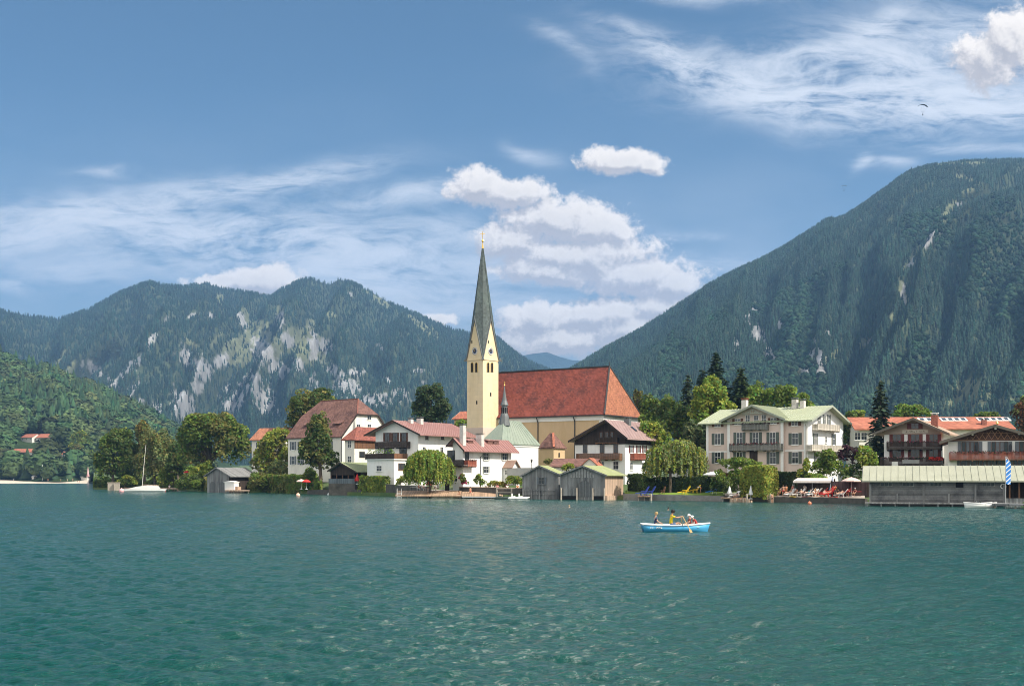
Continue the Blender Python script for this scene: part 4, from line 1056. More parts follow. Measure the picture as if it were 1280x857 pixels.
# broad low gable: widen the left half to keep the two pitches equal
sl = (A[1] - Rt[1]) / (Rt[0] - A[0]); Lf = (A[0] - (A[1] - Lf[1]) / sl, Lf[1])
W = -(Lf[0] + .9); t = .2
ro = gable_roof(H, 'y', Lf, A, Rt, -ov, D + 1.2, t, SHEET_PINK, .9, fascia=DARKWOOD)
gable_wall(H, 'y', Lf, A, Rt, t, -W, 0, 0, D, -2, WHITE)
wins(H, 's', [(607.4, 570.6), (630.7, 570.8)], 1.7, 1.5, fm=TRIM, sh=SHUT_GREEN, sw=.3); wins(H, 's', [(607.4, 586.8)], 1.7, 1.4, fm=TRIM, sh=SHUT_GREEN, sw=.3)
s_, z_ = H.sy(583.5, 569.5); window(H, 's', s_, z_ - 1.0, 1.4, 2.0, fm=DARKWOOD, sill=False)
s_, z_ = H.fx(564, 569); window(H, 'f', s_, z_ - 1.0, 2.0, 2.1, fm=DARKWOOD, sill=False); s_, z_ = H.fx(568.6, 598); window(H, 'f', s_, z_ - .6, 1.5, 1.2)
mb = MB(); s_ = H.fx(559); mb.box(s_ - .55, s_ + .55, -.06, .05, -1.2, 1.6); H.part(mb, 'door', DARKWOOD)
zb = H.z(581.5); balcony(H, 'f', H.fx(561), 1.3, zb, 1.3, 1.15, DARKWOOD, endrails=False)
balcony(H, 's', 0.0, H.sy(595.5, None, 1.2), zb, 1.3, 1.15, REDWOOD, endrails=True, fl=DULLFLOWER)
mb = MB(); y_ = H.sy(600); mb.tube([(Rt[0] - .1, y_ + .3, Rt[1] - .3), (.12, y_, Rt[1] - 1.2), (.12, y_, -2)], .08, 6); H.part(mb, 'downpipe', IRON)
for u, v0, v1, w_ in ((578.6, 531.5, 551, .95), (600, 543.5, 552.5, 1.5)):
    x_ = A[0] + 1.5 if u < 590 else A[0] + 1.2; y_, z_ = H.sy(u, v1, x_); chimney(H, ro, x_, y_, z_ - 1, H.sy(u, v0, x_)[1], w_, 1.0, CHIM)
for u in (587, 612, 619):                               # low red dormers
    x_ = (A[0] + Rt[0]) / 2 - .6; y_, z_ = H.sy(u, 553.5, x_)
    mb = MB(); mb.box(x_ - 1.6, x_ + .3, y_ - .9, y_ + .9, z_ - 1, z_ + .5); d_ = mb.build('dormer', TILE_BROWN, ro)
    mb = MB(); mb.prism([(x_ + .5, y_ - 1.1, z_ + .45), (x_ + .5, y_ + 1.1, z_ + .45), (x_ - 1.8, y_ + 1.1, z_ + .75), (x_ - 1.8, y_ - 1.1, z_ + .75)], (0, 0, .12)); mb.build('dormer_roof', SHEET_PINK, d_)
# gabled entrance porch on the lit side
yc = H.sy(633); pw = 2.5; pd = 2.2; zp = H.z(583)
mb = MB(); mb.prism([(0.002, yc - pw / 2, -2), (0.002, yc + pw / 2, -2), (0.002, yc + pw / 2, zp), (0.002, yc, zp + 1.2), (0.002, yc - pw / 2, zp)], (pd, 0, 0)); po = H.part(mb, 'porch', WHITE)
gable_roof(H, 'x', (yc - pw / 2 - .4, zp - .1), (yc, zp + 1.55), (yc + pw / 2 + .4, zp - .1), .1, pd + .5, .15, mat('porch_roof', (0.33, 0.22, 0.17), .8), parent=po, name='porch_roof')
arch_panel(H, 's', yc, -1.0, 1.3, 2.9, BROWNWOOD, 'door', off=pd + .002, parent=po, frame=REDWOOD, fw=.18)
o = window(H, 'f', 1.0, zp - 1.6, .9, 1.0, off=yc - pw / 2 - .002, sill=False, parent=po)

# ------------------------------------------------------------------ chalet with a black timber gable
H = House('timber_gabled_chalet', 'white chalet with black timber gable, rose sheet roof and carved balcony', 'house', 781.4, 247, -36, 3.6)
W = -H.fx(718.6); D = H.sy(824); ov = 1.6
Lf, A, Rt = H.fx(710, 550.8, -ov), H.fx(756, 524.3, -ov), H.fx(784.5, 547.6, -ov)
sl = (A[1] - Rt[1]) / (Rt[0] - A[0]); t = .25
ro = gable_roof(H, 'y', Lf, A, Rt, -ov, D + 1.0, t, SHEET_ROSE, .7, fascia=DARKWOOD)
zb = H.z(553.8)
gable_wall(H, 'y', Lf, A, Rt, t, -W, 0, .02, D, zb, DARKWOOD, 'timber_gable')
mb = MB(); mb.box(-W, 0, .02, D, -3, zb - .003); H.part(mb, 'wall', WHITE)
mb = MB(); mb.box(-W - .08, .1, -.1, D + .06, zb - .16, zb + .02); H.part(mb, 'beam', DARKWOOD)
wins(H, 'f', [(731.5, 560.8), (752.7, 560.8), (769.8, 560.8)], 1.1, 1.8, fm=SHUT_BROWN, sill=False); wins(H, 'f', [(770, 581.4)], 1.3, 1.7); wins(H, 'f', [(735, 581.4), (752, 581.4)], 1.3, 1.7)
wins(H, 'f', [(751.5, 543.5), (758.5, 543.3), (765, 543.1)], .75, 1.2, fm=BROWNWOOD, mul=(2, 1), sill=False)
balcony(H, 'f', H.fx(720, None, -1.1), H.fx(774.5, None, -1.1), H.z(573), 1.1, 1.15, BROWNWOOD, floor_m=BROWNWOOD)
balcony(H, 'f', H.fx(744, None, -.9), H.fx(771, None, -.9), H.z(552.5), .9, 1.1, DARKWOOD, floor_m=BROWNWOOD)
wins(H, 's', [(789, 561), (798, 561), (805.5, 561)], .95, 1.6, fm=TRIM, sh=SHUT_RED, sw=.45); wins(H, 's', [(789, 582), (804, 582.6), (817, 583.5)], 1.1, 1.6)
balcony(H, 's', H.sy(793, None, 1.0), H.sy(808, None, 1.0), H.z(573, 0, 5), 1.0, 1.1, REDWOOD)
y_, z_ = H.sy(784.6, 527, A[0] + .8); chimney(H, ro, A[0] + .8, y_, z_ - 1, z_ + .6, 1.2, .9, LEAD)
mb = MB(); x_ = A[0] + 2.6; y_, z_ = H.sy(793, 538, x_); mb.prism([(x_ - .7, y_ - .4, z_ + .25 + .7 * sl), (x_ - .7, y_ + .4, z_ + .25 + .7 * sl), (x_ + .5, y_ + .4, z_ + .25 - .5 * sl), (x_ + .5, y_ - .4, z_ + .25 - .5 * sl)], (0, 0, .15)); mb.build('skylight', GLASS, ro)

# ------------------------------------------------------------------ villa
H = House('villa', 'large pale pink lakeside villa with green sheet roof and grey shutters', 'house', 1009.5, 213, -39, 4.4)
L = H.fx(882.5); D = H.sy(1054); ov = 1.25; oe = 1.0
ze_l = H.z(525.5); ridge_v = 506.5
Lf = (-oe, H.sy(1014.5, 524.5, ov)[1]); A = (D / 2, H.sy(1041.5, ridge_v, ov)[1]); Rt = (D + oe, Lf[1])
t = .22
ro = gable_roof(H, 'x', Lf, A, Rt, L - ov, ov, t, VILLA_ROOF, .65, fascia=mat('grey_barge', (0.33, 0.35, 0.28), .8))
mb = MB()
def rz(y): return A[1] - t - (A[1] - Lf[1]) * abs(y - D / 2) / (D / 2 + oe)
mb.prism([(L, 0, -3), (L, D, -3), (L, D, rz(D)), (L, D / 2, rz(D / 2)), (L, 0, rz(0))], (-L - .12, 0, 0)); wl = H.part(mb, 'wall', PINKISH)
mb = MB(); mb.prism([(-.119, 0, -3), (-.119, D, -3), (-.119, D, rz(D)), (-.119, D / 2, rz(D / 2)), (-.119, 0, rz(0))], (.119, 0, 0)); H.part(mb, 'end_wall', WHITE)
xa, xb = H.fx(908.5, None, -.5), H.fx(979.5, None, -.5); xm = (xa + xb) / 2; pj = .5
cl, cr = H.fx(903, 524.0, -pj - 1.3), H.fx(986.5, 525.0, -pj - 1.3); ca = H.fx(939.5, 505.5, -pj - 1.3)
za = ca[1]; zl = (cl[1] + cr[1]) / 2; hw = (cr[0] - cl[0]) / 2
gl, ga, gr = (xm - hw, zl), (xm, za), (xm + hw, zl)
gable_roof(H, 'y', gl, ga, gr, -pj - 1.3, D / 2, t, VILLA_ROOF, .65, name='cross_roof', fascia=mat('grey_barge', (0.33, 0.35, 0.28), .8))
gable_wall(H, 'y', gl, ga, gr, t, xa, xb, -pj, 1.0, -3, PINKISH, 'gable_bay')
b = MB()
for k in range(-3, 4):
    zz = za - t - .35; b.bar((xm + k * .45, -pj - .9, zz - .75 - abs(k) * .12), (xm + k * .30, -pj - .9, zz - .2 - abs(k) * .12), .10)
b.bar((xm - 2.0, -pj - .9, za - 1.55), (xm + 2.0, -pj - .9, za - 1.55), .14); H.part(b, 'gable_fretwork', mat('grey_barge', (0.33, 0.35, 0.28), .8))
mb = MB()
for u, w_, yy in ((884.3, .5, 0), (911.0, .55, pj), (977.7, .55, pj), (1006.8, .6, 0)):
    x_ = H.fx(u, None, -yy); mb.box(x_ - w_ / 2, x_ + w_ / 2, -yy - .07, -yy + .05, -3, H.z(526, x_, -yy) )
zc = H.z(562, 0); mb.box(L, xa, -.06, .05, zc - .22, zc + .05); mb.box(xb, -.4, -.06, .05, zc - .22, zc + .05); split(mb, 'pilaster', TRIM, H.root)
wins(H, 'f', [(897.3, 548.5), (994, 548.3)], 1.25, 2.1, sh=SHUT_GREEN, sw=.62); wins(H, 'f', [(897.3, 571.8), (994, 571.8)], 1.25, 2.1, sh=SHUT_GREEN, sw=.62)
wins(H, 'f', [(897.3, 530), (993.5, 528.6)], 1.25, .95, sh=SHUT_BROWN, sw=.55)
wins(H, 'f', [(924.4, 548.3), (944.8, 548.3), (966, 548.3)], 1.2, 2.4, sh=SHUT_GREEN, sw=.6, off=-pj - .002); wins(H, 'f', [(924.4, 572), (966.3, 572)], 1.25, 2.2, sh=SHUT_GREEN, sw=.6, off=-pj - .002)
wins(H, 'f', [(922.2, 526.8), (967, 525.7)], 1.15, 1.1, sh=SHUT_BROWN, sw=.5, off=-pj - .002)
wins(H, 'f', [(934.8, 524.6), (945.3, 525.3), (955, 524.4)], .95, 1.9, mul=(2, 2), sill=False, off=-pj - .002)
mb = MB(); s_, z_ = H.fx(942, 579, -pj); mb.box(s_ - .8, s_ + .8, -pj - .06, -pj + .04, z_ - 0.3, z_ + 2.4); H.part(mb, 'door', DARKWOOD)
GREYB = mat('grey_balcony_boards', (0.20, 0.20, 0.18), 0.8, 0.15, 2.0, planks=('XY', .2))
bo = balcony(H, 'f', H.fx(911, None, -1.7), H.fx(975.5, None, -1.7), H.z(561.5, -8), 1.2, 1.05, GREYB, off=-pj, fl=DULLFLOWER + [(.25, .05, .05)])
balcony(H, 'f', H.fx(926.5, None, -1.4), H.fx(958.5, None, -1.4), H.z(535.5, -8), .9, .95, GREYB, off=-pj, fl=DULLFLOWER)
wins(H, 's', [(1024, 525.5), (1030.5, 524.5), (1036, 524.5)], .8, 1.9, sh=SHUT_GREEN, sw=.28, sill=False)
wins(H, 's', [(1019, 548.5), (1042, 549)], 1.0, 2.1, sh=SHUT_GREEN, sw=.4); wins(H, 's', [(1032.3, 549)], .8, 1.2); wins(H, 's', [(1020, 572), (1031, 571), (1042, 571)], 1.0, 2.2, sh=SHUT_GREEN, sw=.38)
PALEB = mat('pale_balcony_boards', (0.55, 0.50, 0.42), 0.8, 0.15, 2.0, planks=('XY', .2))
balcony(H, 's', H.sy(1022, None, 1.0), H.sy(1049.5, None, 1.0), H.z(537, 0, 7), 1.1, .95, PALEB)
balcony(H, 's', H.sy(1014.5, None, 1.2), H.sy(1056, None, 1.2), H.z(563, 0, 7), 1.3, .95, PALEB)
for u, v0, v1, w_ in ((931, 500, 512, 1.0), (993.8, 499.5, 511, .95), (1003.5, 501, 509, .8)):
    y_ = D / 2 - .8; x_, z_ = H.fx(u, v1, y_); chimney(H, ro, x_, y_, z_ - 1.5, H.fx(u, v0, y_)[1], w_, .9, CHIM, TILE_ORANGE if u < 940 else LEAD)
mb = MB(); mb.tube([(-.2, -oe + .1, Lf[1] - .25), (-.25, -.12, Lf[1] - 1.0), (-.25, -.12, -3)], .07, 6); H.part(mb, 'downpipe', PALEB)
# stairs up to the villa's terrace
VX = H
mb = MB(); s_, z_ = H.fx(961, 586, -5.0)
for k in range(9): mb.box(s_ + k * .34, s_ + (k + 1) * .34, -5.0, -3.4, -4, .9 - k * .24)
st = empty('garden_stairs', (H.X, H.Y, H.zb), H.th, 'grey stone stairs with sloping wall in front of the pink villa', 'stairs')
mb.build('steps', GREYSTONE, st)
mb = MB(); mb.prism([(s_ - .2, -5.25, -4), (s_ + 3.3, -5.25, -4), (s_ + 3.3, -5.25, -.4), (s_ - .2, -5.25, 2.0)], (0, .2, 0)); mb.build('parapet', GREYWALL, st)

# ------------------------------------------------------------------ hotels on the right
H = House('guesthouse', 'white inn with maroon shutters, flowered balconies and grey gable', 'house', 1175.5, 203, -27, 3.6)
W = -H.fx(1105); D = H.sy(1193); D = max(D, 14.0); ov = 1.7
Lf, A, Rt = H.fx(1090.5, 541, -ov), H.fx(1141.5, 521.7, -ov), H.fx(1187, 541.3, -ov); t = .25
ro = gable_roof(H, 'y', Lf, A, Rt, -ov, D + 1, t, TAN_ROOF, 0, fascia=mat('grey_barge_dark', (0.12, 0.105, 0.085), .85))
gable_wall(H, 'y', Lf, A, Rt, t, -W, 0, 0, D, -3, WHITE)
zc = H.z(542)
gable_wall(H, 'y', Lf, A, Rt, t, -W, 0, -.05, -.004, zc, mat('taupe_render', (0.33, 0.26, 0.215), .9, .06), 'gable_panel')
wins(H, 'f', [(1121, 550), (1144, 550), (1167, 550)], 1.4, 2.1, fm=SHUT_BROWN, sh=SHUT_RED, sw=.5, sill=False); wins(H, 'f', [(1121, 568.5), (1144, 568.5), (1167, 568.5)], 1.5, 2.1, fm=SHUT_BROWN, sh=SHUT_RED, sw=.45, sill=False)
s_, z_ = H.fx(1143.6, 531.5, -.06); window(H, 'f', s_, z_ - .6, 1.3, 1.0, fm=SHUT_RED, sh=SHUT_RED, sw=.6, off=-.054, sill=False)
balcony(H, 'f', H.fx(1108, None, -1.3), H.fx(1177, None, -1.3), H.z(560.3), 1.3, 1.2, DARKWOOD, fl=DULLFLOWER + [(.3, .05, .1)])
bo = balcony(H, 'f', H.fx(1100, None, -1.6), H.fx(1179, None, -1.6), H.z(580.5), 1.6, 1.2, DARKWOOD, fl=DULLFLOWER)
flowers(bo, ((H.fx(1161, None, -1.7), -1.85, H.z(575)), (H.fx(1179, None, -1.7), -1.6, H.z(571))), [(.7, .05, .04), (.75, .1, .06)], 150, .12)
SIGNW = mat('sign_board_cream', (0.50, 0.45, 0.38), .8, .05)
s_, z_ = H.fx(1144, 539, -.06); w_ = 4.2
mb = MB(); mb.box(s_ - w_ / 2, s_ + w_ / 2, -.13, -.051, z_ - .28, z_ + .28); sg = H.part(mb, 'sign_board', SIGNW)
mb = MB(); rs = random.Random(3); x_ = s_ - w_ / 2 + .25
while x_ < s_ + w_ / 2 - .35:
    hh = rs.choice((.2, .2, .3)); mb.box(x_, x_ + .045, -.15, -.131, z_ - .14, z_ - .14 + hh); mb.box(x_ + .045, x_ + .13, -.15, -.131, z_ - .14 + hh * rs.choice((0, .5, .8)), z_ - .1 + hh * rs.choice((0, .5, .8))); x_ += rs.choice((.2, .2, .24, .42 if abs(x_ - s_) < .6 else .2))
mb.build('lettering', mat('sign_paint', (0.10, 0.075, 0.05), .8), sg)
s_, z_ = H.fx(1118.5, 579.5, -1.7); mb = MB(); mb.box(s_ - .5, s_ + .5, -1.68, -1.62, z_ - .45, z_ + .4); mb.build('notice_board', TRIM, bo)
s_, z_ = H.fx(1138.5, 576.5, -1.7); mb = MB(); mb.box(s_ - 1.4, s_ + 1.4, -1.68, -1.62, z_ - .35, z_ + .3); b_ = mb.build('inn_sign', mat('grey_sign', (.3, .3, .29), .8), bo)
x_ = H.fx(1168.5, None, 3.0); 
y_ = 4.0; x_, z_ = H.fx(1168.3, 525, y_); chimney(H, ro, x_, y_, z_ - 1.5, H.fx(1168, 518.5, y_)[1], 1.1, .8, BRICKC, TRIM)
mb = MB(); mb.box(.005, 1.6, 4, D, -3, H.z(552)); H.part(mb, 'stair_wing', WHITE)

H = House('hotel', 'broad hotel with lattice timber gable and long red brown balcony', 'house', 1305, 186, -20, 3.6)
W = -H.fx(1185); D = 14; ov = 1.8
Lf, A = H.fx(1174, 551.5, -ov), H.fx(1244, 530.2, -ov); Rt = (2 * A[0] - Lf[0], Lf[1]); t = .28
W2 = Rt[0] - 1.3
ro = gable_roof(H, 'y', Lf, A, Rt, -ov, D + 1, t, TILE_ORANGE, 0, fascia=mat('grey_barge_dark', (0.12, 0.105, 0.085), .85))
zb = H.z(550.2)
gable_wall(H, 'y', Lf, A, Rt, t, -W + 0, W2, 0, .3, zb, mat('brown_gable_boards', (0.10, 0.052, 0.036), .8, .3, 1.5, planks=('XY', .3)), 'timber_gable')
gable_wall(H, 'y', Lf, A, Rt, t, -W, W2, .301, D, -3, WHITE)
mb = MB(); mb.box(-W, W2, 0, .3, -3, zb - .004); H.part(mb, 'front_wall', WHITE)
mb = MB()                                            # carved lattice over the gable
xc = A[0]; hw = 6.4
def rzz(x): return A[1] - t - .35 - (A[1] - Lf[1]) * abs(x - A[0]) / abs(Lf[0] - A[0])
n = 14
for i in range(n):
    for dx in (-1, 1):
        xs = xc - hw + (i + .5) * 2 * hw / n; x2 = xs + dx * 1.35
        for k in range(6):
            a0, a1 = k / 6, (k + 1) / 6; pz0 = zb + .25 + a0 * 2.2; pz1 = zb + .25 + a1 * 2.2; p0 = xs + (x2 - xs) * a0; p1 = xs + (x2 - xs) * a1
            if pz1 < rzz(p1) and pz0 < rzz(p0): mb.bar((p0, -.06, pz0), (p1, -.06, pz1), .10, .08)
mb.bar((xc - 6.6, -.06, zb + .2), (xc + 6.6, -.06, zb + .2), .1, .08); mb.bar((xc - 4.6, -.05, zb + 1.2), (xc + 4.6, -.05, zb + 1.2), .08, .06); H.part(mb, 'gable_lattice', mat('light_lattice', (0.36, 0.20, 0.12), .8, .15))
mb = MB()
for x_, z_ in ((H.fx(1215.5), H.z(541)), (H.fx(1244), H.z(534)), (H.fx(1273.5), H.z(541))): mb.box(x_ - .14, x_ + .14, -ov + .1, -.07, z_ - .25, z_ + .25)
split(mb, 'purlin', PALEB, H.root)
wins(H, 'f', [(1207, 560), (1218, 560), (1244.5, 560), (1255, 560), (1279, 560)], 1.2, 2.1, fm=SHUT_BROWN, sh=SHUT_GREY, sw=.55, sill=False)
wins(H, 'f', [(1205, 581), (1216, 581), (1228, 581), (1239, 581), (1252, 581), (1272, 581)], 1.2, 1.6, fm=SHUT_BROWN, sh=SHUT_GREY, sw=.4, sill=False)
balcony(H, 'f', H.fx(1186.5, None, -1.5), W2 - .3, H.z(573.5), 1.5, 1.15, REDWOOD, floor_m=BROWNWOOD, fl=DULLFLOWER)
mb = MB(); x_ = H.fx(1190, None, -.05); mb.box(-W + .0, x_ + .7, -.09, -.003, -1, H.z(552)); H.part(mb, 'corner_panel', TRIM)
for u in (1221, 1263):
    x_, z_ = H.fx(u, 566, -.6); mb = MB(); mb.tube([(x_, -.6, z_ - .3), (x_, -.6, z_ + 1.1), (x_, -.6, z_ + 1.5)], [.16, .22, .03], 8); H.part(mb, 'folded_parasol', mat('dark_cloth', (.05, .055, .06), .9))
x_, z_ = H.fx(1246.5, 526.5, -ov); mb = MB(); mb.lathe([(.06, 0), (.22, .2), (.06, .5), (.03, .7)], (x_, -ov, A[1]), 8); H.part(mb, 'finial', GOLD)

# long red roofed building behind the hotels
H = House('red_roofed_hall', 'long building with bright orange red roof and rows of white skylights behind the hotels', 'building', 1262, 250, -4, 4.5)
L = H.fx(1074); ze = H.z(535.5); D = 13
Lf, A, Rt = (-1, ze), (D / 2, zat(520.5, 256) - H.zb), (D + 1, ze)
ro = gable_roof(H, 'x', Lf, A, Rt, L - 1.2, 1.0, .25, TILE_ORANGE, 0)
gable_wall(H, 'x', Lf, A, Rt, .25, 0, D, L, 0, -3, WHITE2)
sl = (A[1] - ze) / (D / 2 + 1)
SKYF = mat('skylight_glass', (.05, .06, .07), .1, .2, 1.0, spec=.6)
for u0, u1, n in ((1148, 1166, 2), (1176, 1208, 4), (1222, 1262, 5)):
    for k in range(n):
        u = u0 + (u1 - u0) * (k + .5) / n; y_ = D / 2 - 1.9; x_ = H.fx(u, None, y_); w_ = .75
        p = lambda dx, yy, dz: (x_ + dx, yy, ze + sl * (yy + 1) + dz)
        f = MB(); f.prism([p(-w_, y_ - .9, .02), p(w_, y_ - .9, .02), p(w_, y_ + 1.1, .02), p(-w_, y_ + 1.1, .02)], (0, 0, .12)); so = f.build('skylight', TRIM, ro)
        g = MB(); g.prism([p(-w_ + .32, y_ - .7, .13), p(w_ - .32, y_ - .7, .13), p(w_ - .32, y_ + .85, .13), p(-w_ + .32, y_ + .85, .13)], (0, 0, .03)); g.build('glazing', SKYF, so)
wins(H, 'f', [(1072, 545), (1080, 545)], 1.2, 1.6)
chimney(H, ro, H.fx(1230, None, 1.5), 1.5, ze, ze + 1.9, .9, .8, BRICKC)

# ------------------------------------------------------------------ long boathouse on the right
H = House('long_boathouse', 'long low grey timber boathouse with pale green sheet roof on the water', 'boathouse', 1300, 165, -18, .3)
D = 8.5
L = H.fx(1087); ze = H.z(600.5, L / 2); D = 8.5
zr = zat(584, 185) - H.zb + .15
Lf, A, Rt = (-.9, ze), (D / 2, zr), (D + .9, ze)
gable_roof(H, 'x', Lf, A, Rt, L - 1.0, 6, .18, LONG_ROOF, .95, fascia=GREYWOOD)
gable_wall(H, 'x', Lf, A, Rt, .18, 0, D, L, H.fx(1256), -.6, GREYWOOD_H)
mb = MB(); mb.box(H.fx(1256), 5, D * .5, D, -.6, ze - .2); H.part(mb, 'back_wall', DARKWOOD)
mb = MB()
for u in (1088, 1121, 1154.5, 1186, 1219, 1255):
    x_ = H.fx(u); zt = ze - .5 if u in (1088, 1154.5, 1219, 1255) else ze * .45; mb.box(x_ - .14, x_ + .14, -.2, -.004, -.6, zt)
split(mb, 'post', GREYWOOD, H.root)
s_, z_ = H.fx(1199.5, 605.5); mb = MB(); mb.box(s_ - .5, s_ + .5, -.05, .05, z_ - .4, z_ + .45); H.part(mb, 'hatch', BLACK)
for u in (1108, 1135, 1170, 1236):
    s_, z_ = H.fx(u, 604.5); window(H, 'f', s_, z_ - .35, 1.6, .6, fm=GREYWOOD, mul=(3, 1), sill=False)
mb = MB(); x0 = H.fx(1098, None, -.6); mb.box(L - .6, H.fx(1256), -1.3, -.21, .05, .25)
for k in range(16):
    x_ = L - .3 + k * 1.9
    if x_ < 0: mb.tube([(x_, -1.15, -1.2), (x_, -1.15, .3)], .1, 6)
H.part(mb, 'walkway', GREYWOOD)
x0 = H.fx(1257); mb = MB(); mb.box(x0, 5, -.3, .0, -.6, .9); H.part(mb, 'parapet', GREYWOOD)
mb = MB()
for u in (1262, 1274): x_ = H.fx(u, None, .2); mb.box(x_ - .1, x_ + .1, .1, .3, -.5, ze - .1)
split(mb, 'porch_post', BROWNWOOD, H.root)
LIFE = mat('white_enamel', (.78, .76, .72), .5, .05)
s_, z_ = H.fx(1254, 607.5); mb = MB(); 
pts = [(s_ + .33 * math.cos(a), -.12, z_ + .33 * math.sin(a)) for a in np.linspace(0, 2 * math.pi, 13)]; mb.tube(pts, .07, 6, False); H.part(mb, 'life_ring', LIFE)

# ------------------------------------------------------------------ twin boathouses
def boathouse(name, label, u, Y, th, zb, ul, ur, lf, ap, rt, roofm, frontm, sidem, ov=.5):
    H = House(name, label, 'boathouse', u, Y, th, zb)
    W = -H.fx(ul); D = H.sy(ur); Lf, A, Rt = H.fx(*lf, -ov), H.fx(*ap, -ov), H.fx(*rt, -ov); t = .14
    ro = gable_roof(H, 'y', Lf, A, Rt, -ov, D + .5, t, roofm, 0, fascia=GREYWOOD)
    gable_wall(H, 'y', Lf, A, Rt, t, -W, -.05, 0, D, -1.2, frontm)
    sidez = A[1] - t - (A[1] - Rt[1]) * abs(0 - A[0]) / abs(Rt[0] - A[0])
    mb = MB(); mb.box(-.048, .03, 0, D, -1.2, sidez - .04); H.part(mb, 'side_wall', sidem)
    return H, W, D, A
H, W, D, A = boathouse('boathouse', 'narrow grey board boathouse with small shuttered window, left one of the pair', 698, 226, -27, .2, 653, 706, (649.5, 594.5), (673.5, 581.2), (699, 592), MOSSY, GREYWOOD, GREYWOOD)
s_, z_ = H.fx(677, 601); window(H, 'f', s_, z_ - .6, 1.2, 1.3, fm=GREYWOOD, sh=SHUT_GREY, sw=.35)
mb = MB(); mb.box(-W + .2, -.2, -.28, -.15, 1.5, 1.62); mb.box(-W + .2, -.2, -.28, -.15, .7, .8)
for k in range(5): x_ = -W + .3 + k * (W - .6) / 4; mb.box(x_ - .08, x_ + .08, -.3, -.12, -1.2, 1.75)
H.part(mb, 'mooring_rail', GREYWOOD)
H, W, D, A = boathouse('boathouse', 'wider grey boathouse with mossy green roof and sunlit pale side wall', 756.3, 218, -27, .2, 700, 779, (698.5, 592.5), (728, 581.2), (758.8, 593.5), MOSSY, GREYWOOD, PALEWOOD)
s_ = H.fx(731); arch_panel(H, 'f', s_, .35, 2.7, 3.0, mat('gate_boards', (.15, .155, .155), .9, .25, 1.5, planks=('XY', .25)), 'boat_gate', frame=GREYWOOD, fw=.12)
mb = MB()
for ua, ub in ((703, 721), (741, 754)): mb.box(H.fx(ua), H.fx(ub), -.03, .05, -.6, .55)
split(mb, 'boat_opening', BLACK, H.root)
mb = MB()
for ua, ub in ((703, 721), (741, 754)): mb.box(H.fx(ua), H.fx(ub), -.10, -.012, .56, 1.9)
split(mb, 'gate_leaf', GREYWOOD, H.root)
mb = MB(); xa = H.fx(728)
for k in range(-4, 5): x_ = xa + k * .55; mb.box(x_ - .16, x_ + .16, -.08, -.005, 3.9, 5.6 - abs(k) * .28)
H.part(mb, 'vent_slats', mat('light_grey_boards', (.30, .30, .29), .9, .25, 2.0))
mb = MB()
for u in (701.5, 721, 741, 755.5): x_ = H.fx(u, None, -.3); mb.tube([(x_, -.35, -1.4), (x_, -.35, 2.0)], .14, 7)
split(mb, 'mooring_post', PILE, H.root)
mb = MB(); mb.box(.04, .5, -.25, D, -1.2, .6); H.part(mb, 'footing', PALEWOOD)

# low red roof behind the boathouses
H = House('garden_house', 'low outbuilding with red tile roof behind the twin boathouses', 'outbuilding', 742, 238, -20, 2.6)
L = H.fx(690); D = 5; ze = H.z(582.5)
Lf, A, Rt = (-.5, ze), (D / 2, zat(572.8, 242) - H.zb), (D + .5, ze)
ro = gable_roof(H, 'x', Lf, A, Rt, L - .4, .5, .18, TILE_BROWN, 0); gable_wall(H, 'x', Lf, A, Rt, .18, 0, D, L, 0, -3, WHITE2)
gx = H.fx(738.5); hw = 1.9
gable_roof(H, 'y', (gx - hw, ze + .1), (gx, A[1] + .05), (gx + hw, ze + .1), -1.2, D / 2, .16, TILE_ORANGE, 0, name='gablet'); gable_wall(H, 'y', (gx - hw, ze + .1), (gx, A[1] + .05), (gx + hw, ze + .1), .16, gx - 1.3, gx + 1.3, -.9, 0, -3, WHITE2, 'gablet_wall')

# ------------------------------------------------------------------ lake pavilion with olive roof
H = House('lake_pavilion', 'open lakeside pavilion with olive sheet roof above a dark stone base', 'pavilion', 443, 283, -24, 1.0)
W = -H.fx(413); D = H.sy(489); ov = .9
Lf, A, Rt = H.fx(409, 588, -ov), H.fx(424.5, 577.2, -ov), H.fx(446, 589.3, -ov)
D = max(D, 8)
ro = gable_roof(H, 'y', Lf, A, Rt, -ov, D + .4, .18, PAV_ROOF, .8, fascia=DARKWOOD)
gable_wall(H, 'y', Lf, A, Rt, .18, -W, 0, 0, .2, H.z(593.5), DARKWOOD, 'gable_boards')
mb = MB(); mb.box(-W - .3, .3, -.3, D, -2, H.z(604)); bs = H.part(mb, 'base', DARKSTONE)
zq = H.z(604)
mb = MB(); mb.box(-W - .3, .3, -.32, -.18, zq + .002, zq + 1.15); mb.box(.18, .32, -.17, D, zq + .002, zq + 1.05); H.part(mb, 'parapet', mat('slate_blue_boards', (.14, .165, .18), .85, .2, 1.5, planks=('XY', .22)))
mb = MB()
for k in range(5): x_ = -W + .1 + k * (W - .2) / 4; mb.box(x_ - .09, x_ + .09, 0, .18, zq, H.z(592))
for k in range(1, 7): y_ = k * D / 6; mb.box(-.18, 0, y_ - .09, y_ + .09, zq, H.z(588.5))
split(mb, 'post', BROWNWOOD, H.root)
mb = MB(); mb.box(-W, -W + .2, .3, D, zq, H.z(590)); mb.box(-W, 0, D - .3, D - .1, zq, H.z(588)); H.part(mb, 'back_wall', DARKWOOD)

